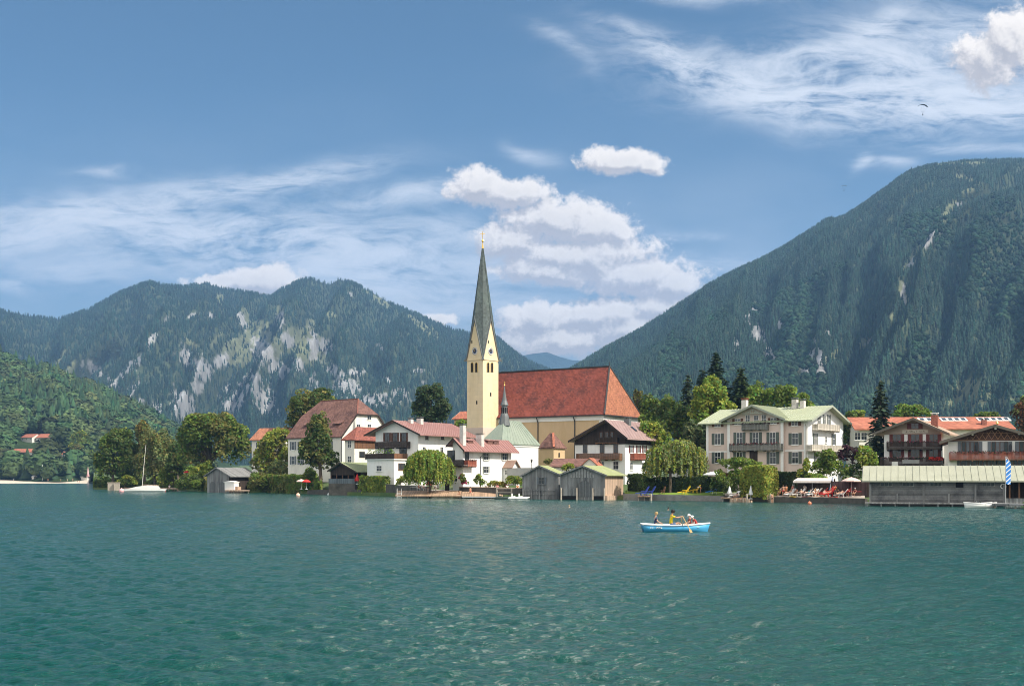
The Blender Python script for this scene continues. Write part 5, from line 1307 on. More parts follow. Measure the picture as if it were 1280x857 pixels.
# ------------------------------------------------------------------ far left shed with jetty
H, W, D, A = boathouse('boathouse', 'small weathered boathouse with two arched gates among the left shore trees', 286.5, 334, -30, .3, 259, 320, (254.5, 594.5), (269.8, 583.8), (288.5, 595.3), mat('grey_board_roof', (.20, .20, .195), .85, .25, 1.0, planks=('Y', .5)), GREYWOOD, DARKWOOD)
for u in (266, 277.5): arch_panel(H, 'f', H.fx(u), -.4, 2.2, 3.2, mat('gate_boards', (.15, .155, .155), .9, .25, 1.5, planks=('XY', .25)), 'boat_gate', frame=GREYWOOD, fw=.15)

# roof between the trees, and the one behind the tower
H = House('orange_roofed_house', 'house showing only its orange tile roof between the left trees', 'house', 352, 350, -25, 4.5)
L = H.fx(313); D = 9; ze = H.z(549); A = (D / 2, zat(534.5, 356) - H.zb)
gable_roof(H, 'x', (-.6, ze), A, (D + .6, ze), L, .6, .2, mat('pale_orange_tiles', (.40, .17, .10), .85, .2, .6, (.25, .12, .09), .6, .3, rows=.4), 0); gable_wall(H, 'x', (-.6, ze), A, (D + .6, ze), .2, 0, D, L + .5, 0, -3, WHITE2)
wins(H, 'f', [(322, 556), (340, 556)], 1.2, 1.5)
H = House('red_roofed_cottage', 'cottage with red roof peeping out left of the church tower', 'house', 584, 330, -30, 5.5)
L = H.fx(566); D = 8; ze = H.z(523); A = (D / 2, zat(513.5, 334) - H.zb)
gable_roof(H, 'x', (-.6, ze), A, (D + .6, ze), L, 3, .2, TILE_ORANGE, 0, fascia=PALEB); gable_wall(H, 'x', (-.6, ze), A, (D + .6, ze), .2, 0, D, L + .5, 2.5, -3, OCHRE)
H = House('garden_cottage', 'small white house with dark window half hidden by the willow right of the timber chalet', 'house', 880, 225, -25, 3.0)
L = H.fx(834); D = 6; ze = H.z(579); A = (D / 2, zat(570, 229) - H.zb)
gable_roof(H, 'x', (-.6, ze), A, (D + .6, ze), L, .6, .2, TILE_BROWN, 0); gable_wall(H, 'x', (-.6, ze), A, (D + .6, ze), .2, 0, D, L + .5, 0, -3, WHITE)
wins(H, 'f', [(850, 588.5), (866, 588)], 1.2, 1.5)
# far hillside houses
for i, (u, v, w, d, hgt, lab) in enumerate(((30, 546, 17, 12, 5.5, 'farthest left white house with red roof on the wooded hill'), (55, 546, 22, 13, 5.5, 'wide red roofed white house among hillside trees'),
                                        (30, 563, 27, 11, 3.0, 'long low orange roofed house below the other hillside houses'), (78, 566, 13, 10, 3.5, 'small reddish hillside house nearest the beach'), (42, 545, 9, 8, 4.5, 'small house squeezed between two hillside houses'))):
    p = hill_at(u, v + (7 if i < 2 else 5)); w, d, hgt = [q * p.y / 1150 for q in (w, d, hgt)]
    H = House('hillside_house', lab, 'house', u + w * F / p.y / 2 / 1.1, p.y, (-32, -20, -12, -30, -36)[i], p.z - .5, 'houses on the wooded hill')
    gable_roof(H, 'x', (-.8, hgt), (d / 2, hgt + d * .30), (d + .8, hgt), -w - .6, .6, .25, TILE_ORANGE, 0); gable_wall(H, 'x', (-.8, hgt), (d / 2, hgt + d * .30), (d + .8, hgt), .25, 0, d, -w, 0, -6, WHITE2)
    for k in range(3): window(H, 'f', -w * (k + .5) / 3, hgt - 2.6, 1.4, 1.6)
    for k in range(2): window(H, 's', d * (k + .7) / 2.4, hgt - 2.6, 1.3, 1.5)
# ------------------------------------------------------------------ trees, hedges, shrubs
LEAF = tint_mat('tree_leaves', 0.6, 0.48, 0.22, 0.35, 0.25)
NEEDLE = tint_mat('conifer_needles', 0.65, 0.12, 0.2, 0.5, 0.2)
BARK = mat('tree_bark', (0.11, 0.085, 0.062), 0.95, 0.35, 2.0, bump=0.5, streak=True)
DARKG, MIDG, YELG, WILG, BRIG, OLIVE, PURP, AUT = (0.100, 0.145, 0.040), (0.155, 0.215, 0.042), (0.275, 0.315, 0.052), (0.240, 0.275, 0.100), (0.200, 0.285, 0.048), (0.215, 0.222, 0.066), (0.085, 0.028, 0.042), (0.16, 0.075, 0.032)

def rdirs(rng, n):
    d = rng.normal(size=(n, 3)); return d / np.linalg.norm(d, axis=1)[:, None]
def leaf_quads(rng, C, Nrm, size, col, stretch=1.5, loose=0.9):
    """leaf sprays at C facing roughly along Nrm"""
    n = len(C); d = Nrm + loose * rdirs(rng, n); d /= np.linalg.norm(d, axis=1)[:, None]
    a = np.cross(d, rdirs(rng, n)); a /= np.maximum(np.linalg.norm(a, axis=1), 1e-6)[:, None]; b = np.cross(d, a)
    s = (size * rng.uniform(.6, 1.35, n))[:, None]
    V = np.stack([C + a * s * stretch * .5, C + b * s * .5 + d * s * .12, C - a * s * stretch * .5, C - b * s * .5 - d * s * .1], 1).reshape(-1, 3)
    return V, np.arange(n * 4).reshape(-1, 4), np.repeat(col, 4, 0)
def vary(rng, base, n, clump=None, amt=0.22):
    k = 1 + amt * rng.normal(size=(n, 1))
    c = np.array(base)[None] * k
    if clump is not None: c = c * clump[:, None]
    c[:, 0] *= 1 + 0.18 * rng.normal(size=n)
    return np.clip(c, 0.006, 1.6 if base[0] == 1 else 0.5)
def crown_arrays(rng, lobes, base, leaf=0.42, cover=1.35, sub=1.0, base2=None):
    """lobes: (centre, radii); each carries smaller leaf clumps over its surface and inside"""
    VV, FF, CC, off = [], [], [], 0
    for (c, r) in lobes:
        c, r = np.array(c), np.array(r); rm = r.mean(); ns = max(5, int(10 * sub + rm * 2.2))
        D = rdirs(rng, ns); D[:, 2] = np.where(D[:, 2] < -0.55, -D[:, 2], D[:, 2])
        cl = [(c + D[i] * r * rng.uniform(.58, .88), r * rng.uniform(.24, .44)) for i in range(ns)] + [(c, r * .72)]
        for (q, s) in cl:
            s = np.maximum(s, 0.35); sm = s.mean(); n = int(np.clip(4 * math.pi * sm * sm / (leaf * leaf * 1.5 * .5) * cover * .55, 14, 1500))
            d = rdirs(rng, n); d[:, 2] = np.where(rng.uniform(size=n) < .45, np.abs(d[:, 2]), d[:, 2])
            P = q + d * s * rng.uniform(.55, 1.08, (n, 1)) ** .6
            hue = rng.uniform(.78, 1.25); b = np.array(base) if base2 is None or rng.uniform() < .55 else np.array(base2)
            V, Fc, C = leaf_quads(rng, P, d * .8 + np.array([0, 0, .35]), np.full(n, leaf), vary(rng, b, n, np.full(n, hue)))
            VV.append(V); FF.append(Fc + off); CC.append(C); off += len(V)
    return np.concatenate(VV), np.concatenate(FF), np.concatenate(CC)
def limbs(rng, z1, tops, r, lean=(0, 0)):
    mb = MB(); p = [(0, 0, -1.0), (0, 0, 0.3), (lean[0] * .4, lean[1] * .4, z1 * .5), (lean[0], lean[1], z1)]
    mb.tube(p, [r * 1.35, r, r * .8, r * .62], 9)
    for t in tops:
        a = Vector(p[-1]) * .92; t = Vector(t); m = a.lerp(t, .5) + Vector((rng.uniform(-.4, .4), rng.uniform(-.4, .4), .5))
        mb.tube([a, m, t], [r * .45, r * .28, r * .09], 6)
    return mb
def tree(name, label, u, v, Y, env, base, seed, cat='tree', group=None, leaf=0.42, cover=1.2, r=None, base2=None, sub=1.0, depth=1.0):
    """env: crown ellipses (u, v, half width, half height) in the photograph at distance Y; trunk foot at u, v"""
    rng = np.random.default_rng(seed); p = pt(u, v, Y); p.z = min(p.z, gz(p) + .3) if v > 590 else gz(p)
    k = Y / F; root = empty(name, p, 0, label, cat, group); lobes = []
    for i, (eu, ev, eru, erv) in enumerate(env):
        c = pt(eu, ev, Y) - p; dy = rng.uniform(-.35, .35) * eru * k if i else 0
        lobes.append(((c.x, dy, c.z), (eru * k, min(eru * k, erv * k * 1.2) * depth, erv * k)))
    V, Fc, C = crown_arrays(rng, lobes, base, leaf, cover, sub, base2)
    V[:, 2] = np.maximum(V[:, 2], 0.15)
    np_mesh('crown', V, Fc, LEAF, C, parent=root)
    top = lobes[0][0]; zlow = min(c[2] - rr[2] for c, rr in lobes); z1 = max(1.2, zlow + .35 * (top[2] - zlow))
    rr = r or max(.12, .035 * max(c[2] for c, q in lobes))
    tops = [tuple(np.array(c) + np.array([0, 0, q[2] * .3])) for c, q in lobes] + [tuple(np.array(c) + rng.uniform(-.6, .6, 3) * np.array(q)) for c, q in lobes for _ in range(2)]
    limbs(rng, z1, tops, rr, (top[0] * .25, 0)).build('trunk', BARK, root, smooth=True)
    return root
def conifer(name, label, u, vtop, vbase, Y, halfw, base, seed, group=None, droop=.35, gap=0.0, needles=1.0):
    rng = np.random.default_rng(seed); p = pt(u, vbase, Y); zt = zat(vtop, Y); p.z = min(gz(p), p.z); Hh = zt - p.z; w = halfw * Y / F
    root = empty(name, p, 0, label, 'tree', group); VV, FF, CC, off = [], [], [], 0
    nl = int(Hh / .62); 
    for i in range(nl):
        t = i / nl; z = Hh * (.07 + .91 * t); rad = w * (1 - t) ** .8 * rng.uniform(.72, 1.12) + .25
        if t < .12: rad *= .75
        nb = max(5, int(5 + rad * 2.2)); ph = rng.uniform(0, 6.28)
        for b in range(nb):
            if rng.uniform() < gap: continue
            a = ph + 2 * math.pi * b / nb + rng.normal() * .15; L = rad * rng.uniform(.7, 1.15); n = max(4, int(L * 8 * needles))
            q = np.linspace(.12, 1, n) ** .8; x = q * L
            P = np.stack([np.cos(a) * x, np.sin(a) * x, z + .12 * L - droop * L * q ** 1.6 + .25 * q ** 4 * L * .4], -1) + rng.normal(size=(n, 3)) * .10
            up = np.tile(np.array([[math.cos(a) * .3, math.sin(a) * .3, 1.0]]), (n, 1))
            V, Fc, C = leaf_quads(rng, P, up, np.full(n, .55), vary(rng, base, n, np.full(n, rng.uniform(.8, 1.2))), 1.5, .45)
            VV.append(V); FF.append(Fc + off); CC.append(C); off += len(V)
    np_mesh('crown', np.concatenate(VV), np.concatenate(FF), NEEDLE, np.concatenate(CC), parent=root)
    mb = MB(); mb.tube([(0, 0, -1), (0, 0, .4), (0, 0, Hh * .6), (0, 0, Hh * .99)], [.035 * Hh * .6, .02 * Hh, .011 * Hh, .02], 8); mb.build('trunk', BARK, root, smooth=True)
    return root
def willow(name, label, u, v, Y, env, low, base, seed, strands=420, base2=None, r=.32, group=None, cat='tree'):
    """dome of foliage with hanging strands down to photograph row `low`"""
    rng = np.random.default_rng(seed); p = pt(u, v, Y); p.z = min(gz(p), p.z); k = Y / F; root = empty(name, p, 0, label, cat, group)
    lobes = []
    for (eu, ev, eru, erv) in env:
        c = pt(eu, ev, Y) - p; lobes.append(((c.x, 0, c.z), (eru * k, eru * k * .8, erv * k)))
    V, Fc, C = crown_arrays(rng, [(c, np.array(q) * .86) for c, q in lobes], base, .36, 1.0, 1.0, base2); VV, FF, CC, off = [V], [Fc], [C], len(V)
    zl = zat(low, Y) - p.z
    for _ in range(strands):
        c, q = lobes[rng.integers(len(lobes))]; a = rng.uniform(0, 6.28); s = rng.uniform(.45, 1.04)
        x0 = np.array(c) + np.array([math.cos(a) * q[0] * s, math.sin(a) * q[1] * s, q[2] * math.sqrt(max(0.02, 1.08 - s * s)) * .9])
        ln = min(x0[2] - zl, q[2] * rng.uniform(.7, 1.9)); 
        if ln < .5: continue
        n = int(ln / .22) + 2; t = np.linspace(0, 1, n)
        P = x0[None] + np.stack([math.cos(a) * .25 * np.sin(t * 1.6), math.sin(a) * .25 * np.sin(t * 1.6), -t * ln], -1) + rng.normal(size=(n, 3)) * .07
        out = np.tile(np.array([[math.cos(a), math.sin(a), .25]]), (n, 1))
        V, Fc, C = leaf_quads(rng, P, out, np.full(n, .30), vary(rng, base if rng.uniform() < .6 or base2 is None else base2, n, np.full(n, rng.uniform(.75, 1.25))), 1.7, .7)
        VV.append(V); FF.append(Fc + off); CC.append(C); off += len(V)
    np_mesh('crown', np.concatenate(VV), np.concatenate(FF), LEAF, np.concatenate(CC), parent=root)
    tops = [tuple(np.array(c) + rng.uniform(-.6, .6, 3) * np.array(q)) for c, q in lobes for _ in range(4)]
    limbs(rng, min(c[2] - q[2] * .5 for c, q in lobes), tops, r).build('trunk', BARK, root, smooth=True)
    return root
def shrub(name, label, Y, env, base, seed, cat='shrub', group=None, leaf=.30, base2=None, cover=1.5, flat=None):
    """bush: one leafy mesh down to the ground"""
    rng = np.random.default_rng(seed); k = Y / F; u0, v0 = env[0][0], max(e[1] + e[3] for e in env); p = pt(u0, v0, Y)
    lobes = []
    for (eu, ev, eru, erv) in env:
        c = pt(eu, ev, Y) - p; lobes.append(((c.x, rng.uniform(-.3, .3), c.z), (eru * k, max(.6, eru * k * .8), erv * k)))
    V, Fc, C = crown_arrays(rng, lobes, base, leaf, cover, .7, base2); V[:, 2] = np.maximum(V[:, 2], -.6)
    o = np_mesh(name, V, Fc, LEAF, C); o.location = p; tag(o, label, cat, group); return o
def hedge(name, label, u0, u1, Y0, Y1, vtop, vbot, thick, base, seed, base2=None, leaf=.26, rough=.22, cat='hedge', round_=0.0, group=None):
    """clipped hedge between two photograph columns: twiggy core with leaf sprays all over"""
    rng = np.random.default_rng(seed); a, b = pt(u0, vbot, Y0), pt(u1, vbot, Y1); zt = zat(vtop, (Y0 + Y1) / 2); z0 = min(a.z, b.z) - .3; p = (a + b) / 2; p.z = z0
    ax = Vector((b.x - a.x, b.y - a.y, 0)); L = ax.length; ang = math.atan2(ax.y, ax.x); Hh = zt - z0
    area = 2 * L * Hh + L * thick + 2 * thick * Hh; n = int(area / (leaf * leaf) * 2.6)
    w = np.array([L * Hh, L * Hh, L * thick, thick * Hh, thick * Hh]); pick = rng.choice(5, n, p=w / w.sum())
    q = rng.uniform(-.5, .5, (n, 3)) * np.array([L, thick, Hh]); N_ = np.zeros((n, 3))
    for i, (axi, sg) in enumerate(((1, -1), (1, 1), (2, 1), (0, -1), (0, 1))):
        m_ = pick == i; q[m_, axi] = sg * .5 * (L, thick, Hh)[axi]; N_[m_, axi] = sg
    lump = fbm(q[:, 0] * .9 + q[:, 1], q[:, 2] * .9 + 7, seed, 4) - .5
    q += N_ * (lump[:, None] * rough * 3 + rng.normal(size=(n, 1)) * .06)
    if round_: 
        e = np.clip(np.abs(q[:, 0]) / (L / 2), 0, 1); q[:, 2] -= round_ * e ** 4 * Hh * .5; q[:, 1] *= 1 - .25 * np.clip(q[:, 2] / Hh * 2, 0, 1) ** 2
    q[:, 2] += Hh / 2
    V, Fc, C = leaf_quads(rng, q, N_, np.full(n, leaf), vary(rng, base, n, .85 + 1.0 * (lump + .15)), 1.4, .7)
    if base2 is not None:
        m_ = np.repeat(fbm(q[:, 0] * .5 + 3, q[:, 2] * .5, seed + 4, 3) > .52, 4); C[m_] = C[m_] * np.array(base2) / np.array(base)
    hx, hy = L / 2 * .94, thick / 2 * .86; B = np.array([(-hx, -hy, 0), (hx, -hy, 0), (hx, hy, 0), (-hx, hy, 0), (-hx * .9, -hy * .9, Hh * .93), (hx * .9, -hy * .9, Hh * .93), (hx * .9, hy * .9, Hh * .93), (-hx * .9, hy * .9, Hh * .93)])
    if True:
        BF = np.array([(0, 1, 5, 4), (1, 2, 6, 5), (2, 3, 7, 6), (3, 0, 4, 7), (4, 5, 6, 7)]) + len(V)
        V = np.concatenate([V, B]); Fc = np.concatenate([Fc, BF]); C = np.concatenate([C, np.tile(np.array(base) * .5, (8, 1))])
    o = np_mesh(name, V, Fc, LEAF, C); o.location = p; o.rotation_euler = (0, 0, ang); tag(o, label, cat, group); return o

# ---- left point
GL = 'trees on the left shore'
tree('broadleaf_tree', 'dense dark green tree at the outer tip of the left point', 141, 608, 424, [(142, 566, 21, 26), (150, 548, 15, 13), (128, 585, 13, 19), (155, 585, 16, 18)], DARKG, 101, group=GL, leaf=.6, base2=MIDG)
tree('broadleaf_tree', 'slim tree with yellowing crown top behind the moored sailing boat', 180, 608, 428, [(181, 548, 10, 20), (174, 540, 7, 12), (186, 560, 10, 18), (178, 532, 5, 8)], OLIVE, 102, group=GL, leaf=.55, base2=(.17, .13, .03))
tree('broadleaf_tree', 'rounded bright tree filling the gap behind the wooden jetty piles', 163, 608, 432, [(163, 572, 14, 20), (158, 590, 13, 14), (170, 590, 10, 14)], MIDG, 190, group=GL, leaf=.55, base2=OLIVE)
tree('broadleaf_tree', 'low spreading light tree between the feathery willow and the left boathouse', 216, 606, 396, [(218, 590, 16, 14), (208, 596, 12, 10)], YELG, 191, group=GL, leaf=.5, base2=MIDG)
tree('willow_tree', 'feathery olive willow right of the sailing boat mast', 193, 608, 418, [(196, 566, 19, 32), (206, 586, 14, 20), (184, 582, 14, 22)], OLIVE, 103, group=GL, leaf=.5, base2=WILG)
shrub('round_shrub', 'low round yellow green shrub beside the wooden jetty piles', 416, [(160, 601, 12, 7), (152, 603, 7, 5)], YELG, 104, leaf=.4, base2=MIDG)
shrub('shore_shrub', 'yellowish shrub behind the stern of the sailing boat', 408, [(205, 601, 10, 9), (212, 596, 7, 8)], YELG, 105, leaf=.4)
tree('broadleaf_tree', 'huge round crowned tree above the small left boathouse', 262, 606, 372, [(266, 545, 36, 28), (242, 562, 25, 29), (291, 558, 25, 30), (252, 535, 24, 18), (283, 534, 22, 17), (232, 548, 13, 14)], MIDG, 106, group=GL, leaf=.62, base2=OLIVE, r=.9)
tree('broadleaf_tree', 'dark tree between the feathery willow and the huge round crown', 222, 606, 392, [(224, 572, 12, 22), (218, 585, 12, 16)], DARKG, 107, group=GL, leaf=.55)
shrub('shore_shrub', 'dense dark shrub hanging over the bank left of the small boathouse', 362, [(240, 603, 17, 11), (228, 606, 12, 8)], DARKG, 108, leaf=.4, base2=MIDG)
shrub('shore_shrub', 'light green shrub above the dark bank bush, left of the small boathouse', 366, [(248, 590, 14, 10), (258, 584, 10, 9)], MIDG, 109, leaf=.4, base2=YELG)
tree('broadleaf_tree', 'yellow green tree right of the small left boathouse', 338, 606, 346, [(340, 560, 19, 24), (330, 580, 18, 22), (351, 549, 12, 14), (356, 575, 14, 22)], YELG, 110, group=GL, leaf=.5, base2=OLIVE)
shrub('shore_shrub', 'olive bush leaning over the water right of the small boathouse', 332, [(328, 602, 17, 13), (318, 608, 10, 8)], OLIVE, 111, leaf=.4, base2=MIDG)
shrub('shore_shrub', 'grey green bush under the yellow green tree', 338, [(352, 590, 14, 14), (342, 594, 10, 10)], WILG, 112, leaf=.4)
hedge('lake_hedge', 'long loose hedge on the bank left of the olive roofed pavilion', 338, 384, 333, 312, 594, 616, 2.6, MIDG, 113, base2=OLIVE, leaf=.36, rough=.5)
shrub('round_shrub', 'bright green bush at the right end of the long bank hedge', 306, [(388, 597, 11, 14), (380, 602, 10, 10)], BRIG, 114, leaf=.34, base2=YELG)
tree('broadleaf_tree', 'tall dark green tree in front of the large brown roofed house', 401, 603, 300, [(398, 556, 20, 26), (398, 532, 13, 17), (404, 576, 20, 15), (386, 566, 13, 20)], DARKG, 115, group='trees among the houses', leaf=.46, base2=OLIVE, sub=1.2)
tree('broadleaf_tree', 'spreading tree showing behind the left end of the large brown roof', 384, 575, 352, [(390, 502, 25, 14), (374, 514, 15, 22), (402, 494, 15, 9), (368, 528, 11, 14)], DARKG, 116, group='trees among the houses', leaf=.55, base2=OLIVE)
tree('broadleaf_tree', 'dark round tree behind the chalet roof left of the tower', 538, 570, 340, [(539, 500, 19, 20), (526, 512, 13, 16), (552, 512, 13, 16), (540, 520, 22, 14)], (.075, .115, .045), 117, group='trees among the houses', leaf=.52)
tree('broadleaf_tree', 'small light green tree against the left foot of the tower', 576, 560, 322, [(576, 532, 10, 8), (568, 537, 8, 7)], BRIG, 118, group='trees among the houses', leaf=.4)
willow('weeping_tree', 'clipped umbrella shaped weeping tree on the landing terrace', 537, 609, 245, [(536, 578, 27, 18), (520, 587, 15, 13), (553, 586, 15, 14), (536, 590, 26, 10)], 606, BRIG, 119, 760, base2=YELG, r=.24)
willow('willow_tree', 'broad drooping willow over the garden left of the villa', 838, 612, 219, [(829, 570, 22, 15), (850, 561, 21, 13), (868, 576, 17, 20), (814, 584, 11, 10), (842, 576, 20, 14)], 605, WILG, 120, 480, base2=YELG, r=.35)

# ---- wood behind the church and villa
GW = 'trees between church and villa'
tree('broadleaf_tree', 'slim yellowish tree just right of the church roof', 797, 560, 300, [(797, 500, 6, 14), (800, 515, 7, 14)], OLIVE, 121, group=GW, leaf=.42, base2=(.16, .13, .03))
tree('broadleaf_tree', 'mid green tree right of the church roof, behind the rose roofed chalet', 815, 565, 285, [(814, 512, 14, 20), (820, 530, 14, 24), (808, 535, 12, 20)], MIDG, 122, group=GW, leaf=.48, base2=DARKG)
tree('broadleaf_tree', 'dark tree behind the drooping willow, left of the pale pink villa', 848, 575, 262, [(846, 530, 18, 28), (836, 515, 14, 22), (862, 545, 16, 24)], DARKG, 123, group=GW, leaf=.48, base2=MIDG)
conifer('pine_tree', 'grey green pine with ragged crown left of the yellow green tree', 860, 464, 575, 270, 30, (.06, .085, .04), 124, GW, .25, .2, .9)
tree('broadleaf_tree', 'bright yellow green tree right behind the villa chimney', 890, 575, 256, [(886, 498, 20, 22), (902, 508, 18, 18), (876, 515, 15, 22), (890, 482, 12, 13)], YELG, 125, group=GW, leaf=.46, base2=BRIG)
conifer('spruce_tree', 'tallest pointed spruce behind the villa', 895, 436, 570, 292, 44, (.034, .060, .026), 126, GW, .4, .05)
conifer('spruce_tree', 'lower broad spruce on the right of the tallest spruce', 926, 456, 570, 288, 46, (.045, .072, .026), 127, GW, .38, .08)
conifer('spruce_tree', 'dark spruce squeezed in left of the tallest spruce', 878, 458, 570, 296, 36, (.042, .066, .030), 128, GW, .35, .1)
tree('broadleaf_tree', 'rounded mid green tree above the left half of the villa ridge', 948, 570, 284, [(948, 498, 18, 20), (938, 512, 14, 14)], MIDG, 129, group=GW, leaf=.5, base2=BRIG)
tree('broadleaf_tree', 'bright green tree above the two right villa chimneys', 982, 570, 280, [(972, 500, 18, 16), (994, 504, 17, 14), (984, 494, 14, 12), (1008, 512, 10, 10)], BRIG, 130, group=GW, leaf=.5, base2=MIDG)
tree('garden_tree', 'light green tree behind the rose roofed chalet roof end', 822, 585, 255, [(818, 545, 14, 18), (830, 555, 12, 14), (808, 538, 9, 12)], BRIG, 131, group=GW, leaf=.4, base2=YELG)
tree('garden_tree', 'grey dark tree filling the gap at the villa left corner', 868, 585, 236, [(866, 548, 13, 22), (874, 562, 10, 18)], (.12, .155, .065), 132, group=GW, leaf=.42)
# ---- right side
tree('broadleaf_tree', 'round dark green tree right of the villa gable', 1064, 570, 262, [(1064, 534, 12, 18), (1054, 548, 9, 16), (1072, 524, 8, 9)], MIDG, 133, group='trees around the hotels', leaf=.45, base2=DARKG)
tree('broadleaf_tree', 'bright tree top left of the spruce, behind the red roofed hall', 1072, 570, 300, [(1072, 520, 13, 7), (1062, 526, 10, 8)], BRIG, 134, group='trees around the hotels', leaf=.45)
conifer('spruce_tree', 'lone dark spruce in front of the red roofed hall', 1101, 471, 590, 222, 24, (.04, .06, .034), 135, 'trees around the hotels', .42, .12)
tree('broadleaf_tree', 'green tree top behind the grey inn gable', 1140, 570, 310, [(1140, 514, 22, 9), (1126, 519, 12, 7), (1154, 518, 10, 7)], BRIG, 136, group='trees around the hotels', leaf=.5, base2=MIDG)
tree('broadleaf_tree', 'reddish brown tree top at the right edge behind the hall', 1277, 570, 300, [(1277, 513, 13, 12), (1290, 506, 14, 16), (1282, 530, 15, 18), (1296, 540, 14, 18)], AUT, 137, group='trees around the hotels', leaf=.5, base2=OLIVE)
tree('broadleaf_tree', 'low green tree top behind the white skylights', 1236, 570, 312, [(1236, 519, 14, 5), (1224, 521, 10, 4)], MIDG, 138, group='trees around the hotels', leaf=.45)
shrub('garden_shrub', 'glossy green shrub at the right foot of the villa', 203, [(1032, 576, 15, 14), (1024, 588, 14, 12), (1040, 586, 14, 14)], MIDG, 139, base2=BRIG, leaf=.3)
shrub('purple_shrub', 'purple leaved shrub right of the villa', 208, [(1062, 566, 13, 9), (1070, 574, 10, 9), (1054, 572, 8, 8)], PURP, 140, leaf=.3, base2=(.06, .04, .035))
shrub('round_shrub', 'large light green egg shaped shrub left of the inn', 200, [(1083, 572, 15, 19), (1088, 586, 13, 14)], YELG, 141, leaf=.3, base2=BRIG)
shrub('garden_shrub', 'dark shrub under the purple leaved one', 201, [(1068, 590, 13, 14), (1056, 594, 10, 10)], DARKG, 142, leaf=.3, base2=MIDG)
shrub('garden_shrub', 'slender yellow green shrub at the villa side stairs', 200, [(1007, 584, 6, 11), (1002, 594, 7, 9), (1012, 597, 5, 6)], YELG, 143, leaf=.28)
shrub('garden_shrub', 'low bright green cushion behind the beach awning', 199, [(1020, 597, 13, 5)], BRIG, 144, leaf=.26)
# ---- hedges along the water
hedge('dark_hedge', 'short dark clipped hedge right of the twin boathouses', 789, 813, 228, 222, 592.5, 612, 1.6, DARKG, 145)
hedge('long_hedge', 'long dark clipped hedge behind the lawn with deck chairs', 816, 905, 222, 214, 596.5, 613, 1.5, (.045, .07, .022), 146)
shrub('dark_shrub', 'loose dark bush between the lawn and the tall sunlit hedge', 207, [(908, 606, 15, 14), (897, 604, 10, 12), (924, 604, 11, 16)], DARKG, 147, base2=MIDG)
hedge('tall_hedge', 'tall rounded yellow green hedge block by the bathing steps', 934, 964, 204.6, 199.2, 582, 618, 3.2, (.34, .37, .06), 148, base2=YELG, leaf=.26, rough=.07, round_=.16)
hedge('dark_hedge', 'dark hedge wall between the tall hedge block and the awning', 965, 1008, 203.5, 200, 590, 617, 1.4, (.045, .07, .022), 149)
shrub('garden_shrub', 'wide spreading green shrub below the villa balcony', 208.5, [(914, 580, 18, 8), (932, 578, 17, 8), (944, 583, 10, 8)], MIDG, 150, base2=BRIG)
shrub('garden_shrub', 'small bright clipped bush below the left villa corner', 208, [(899, 593, 8, 6), (918, 592, 9, 6)], BRIG, 151, leaf=.26)
shrub('flowering_shrub', 'rusty red flowering shrub under the white garden parasol', 211, [(902, 598, 7, 4), (908, 596, 5, 4)], (.17, .075, .03), 152, leaf=.22, base2=MIDG)
# ivy over the quay wall and garden plants by the landing
hedge('ivy', 'bright ivy curtain hanging over the quay wall right of the pavilion', 450, 484, 281, 270, 595, 621, 1.3, (.32, .38, .06), 153, base2=MIDG, leaf=.34, rough=.3, cat='ivy')
shrub('palm_shrub', 'spiky green shrub in front of the chalet downpipe', 246, [(598, 600, 6, 8), (603, 604, 5, 5)], MIDG, 154, leaf=.28, base2=YELG)
shrub('pink_oleander', 'pink flowering oleander at the corner of the landing', 245, [(578, 598, 5, 6), (581, 602, 4, 5)], (.35, .03, .09), 155, leaf=.24, base2=MIDG, cat='shrub')
shrub('flower_bed', 'yellow flowering bed in front of the porch', 244, [(616, 605, 11, 4), (628, 606, 8, 4)], (.30, .26, .05), 156, leaf=.22, base2=YELG, cat='flower bed')
shrub('round_shrub', 'rounded green shrub between the porch and the boathouses', 243, [(641, 600, 11, 6), (650, 603, 8, 5)], BRIG, 157, leaf=.26, base2=YELG)
shrub('garden_shrub', 'yellowish shrub between the terrace wing and the weeping tree', 252, [(505, 599, 6, 6), (499, 603, 5, 5)], YELG, 158, leaf=.26)
shrub('garden_shrub', 'light green shrub behind the twin boathouse roofs', 234, [(712, 583, 8, 4), (706, 585, 5, 3)], YELG, 159, leaf=.26)
shrub('garden_shrub', 'low green bush against the chapel porch', 262, [(684, 577, 7, 4)], OLIVE, 160, leaf=.26)

# the belt of garden trees along the beach, below the far wood
GB = 'trees along the far beach'
for i, (u, v, rr, hh, b, lab) in enumerate(((-6, 588, 13, 15, MIDG, 'green tree at the left edge behind the far beach'), (14, 590, 12, 13, YELG, 'yellowish low tree behind the far beach, left of the white mast'), (34, 591, 10, 8, DARKG, 'dark tree behind the far beach below the long orange roof'),
                                         (48, 584, 10, 13, DARKG, 'dark tree just left of the beach kiosk'), (62, 590, 12, 13, MIDG, 'mid green tree behind the white mast on the beach'), (82, 588, 13, 14, OLIVE, 'olive green tree left of the striped closed parasol'),
                                         (100, 578, 13, 22, OLIVE, 'tall pale tree above the striped closed parasol'), (118, 585, 12, 20, MIDG, 'green tree where the far beach meets the left point'), (101, 556, 12, 15, YELG, 'rounded light green tree on the slope above the far beach'), (3, 574, 9, 14, MIDG, 'small tree left of the long orange roof on the hill'))):
    Y = 1125 - 8 * (i % 3) + (50 if v < 575 else 0)
    tree('shore_tree', lab, u, 600.0, Y, [(u, v, rr, hh), (u + rr * .4, v + hh * .35, rr * .7, hh * .6), (u - rr * .5, v + hh * .3, rr * .7, hh * .6)], b, 170 + i, group=GB, leaf=1.25, base2=MIDG, cover=1.2)

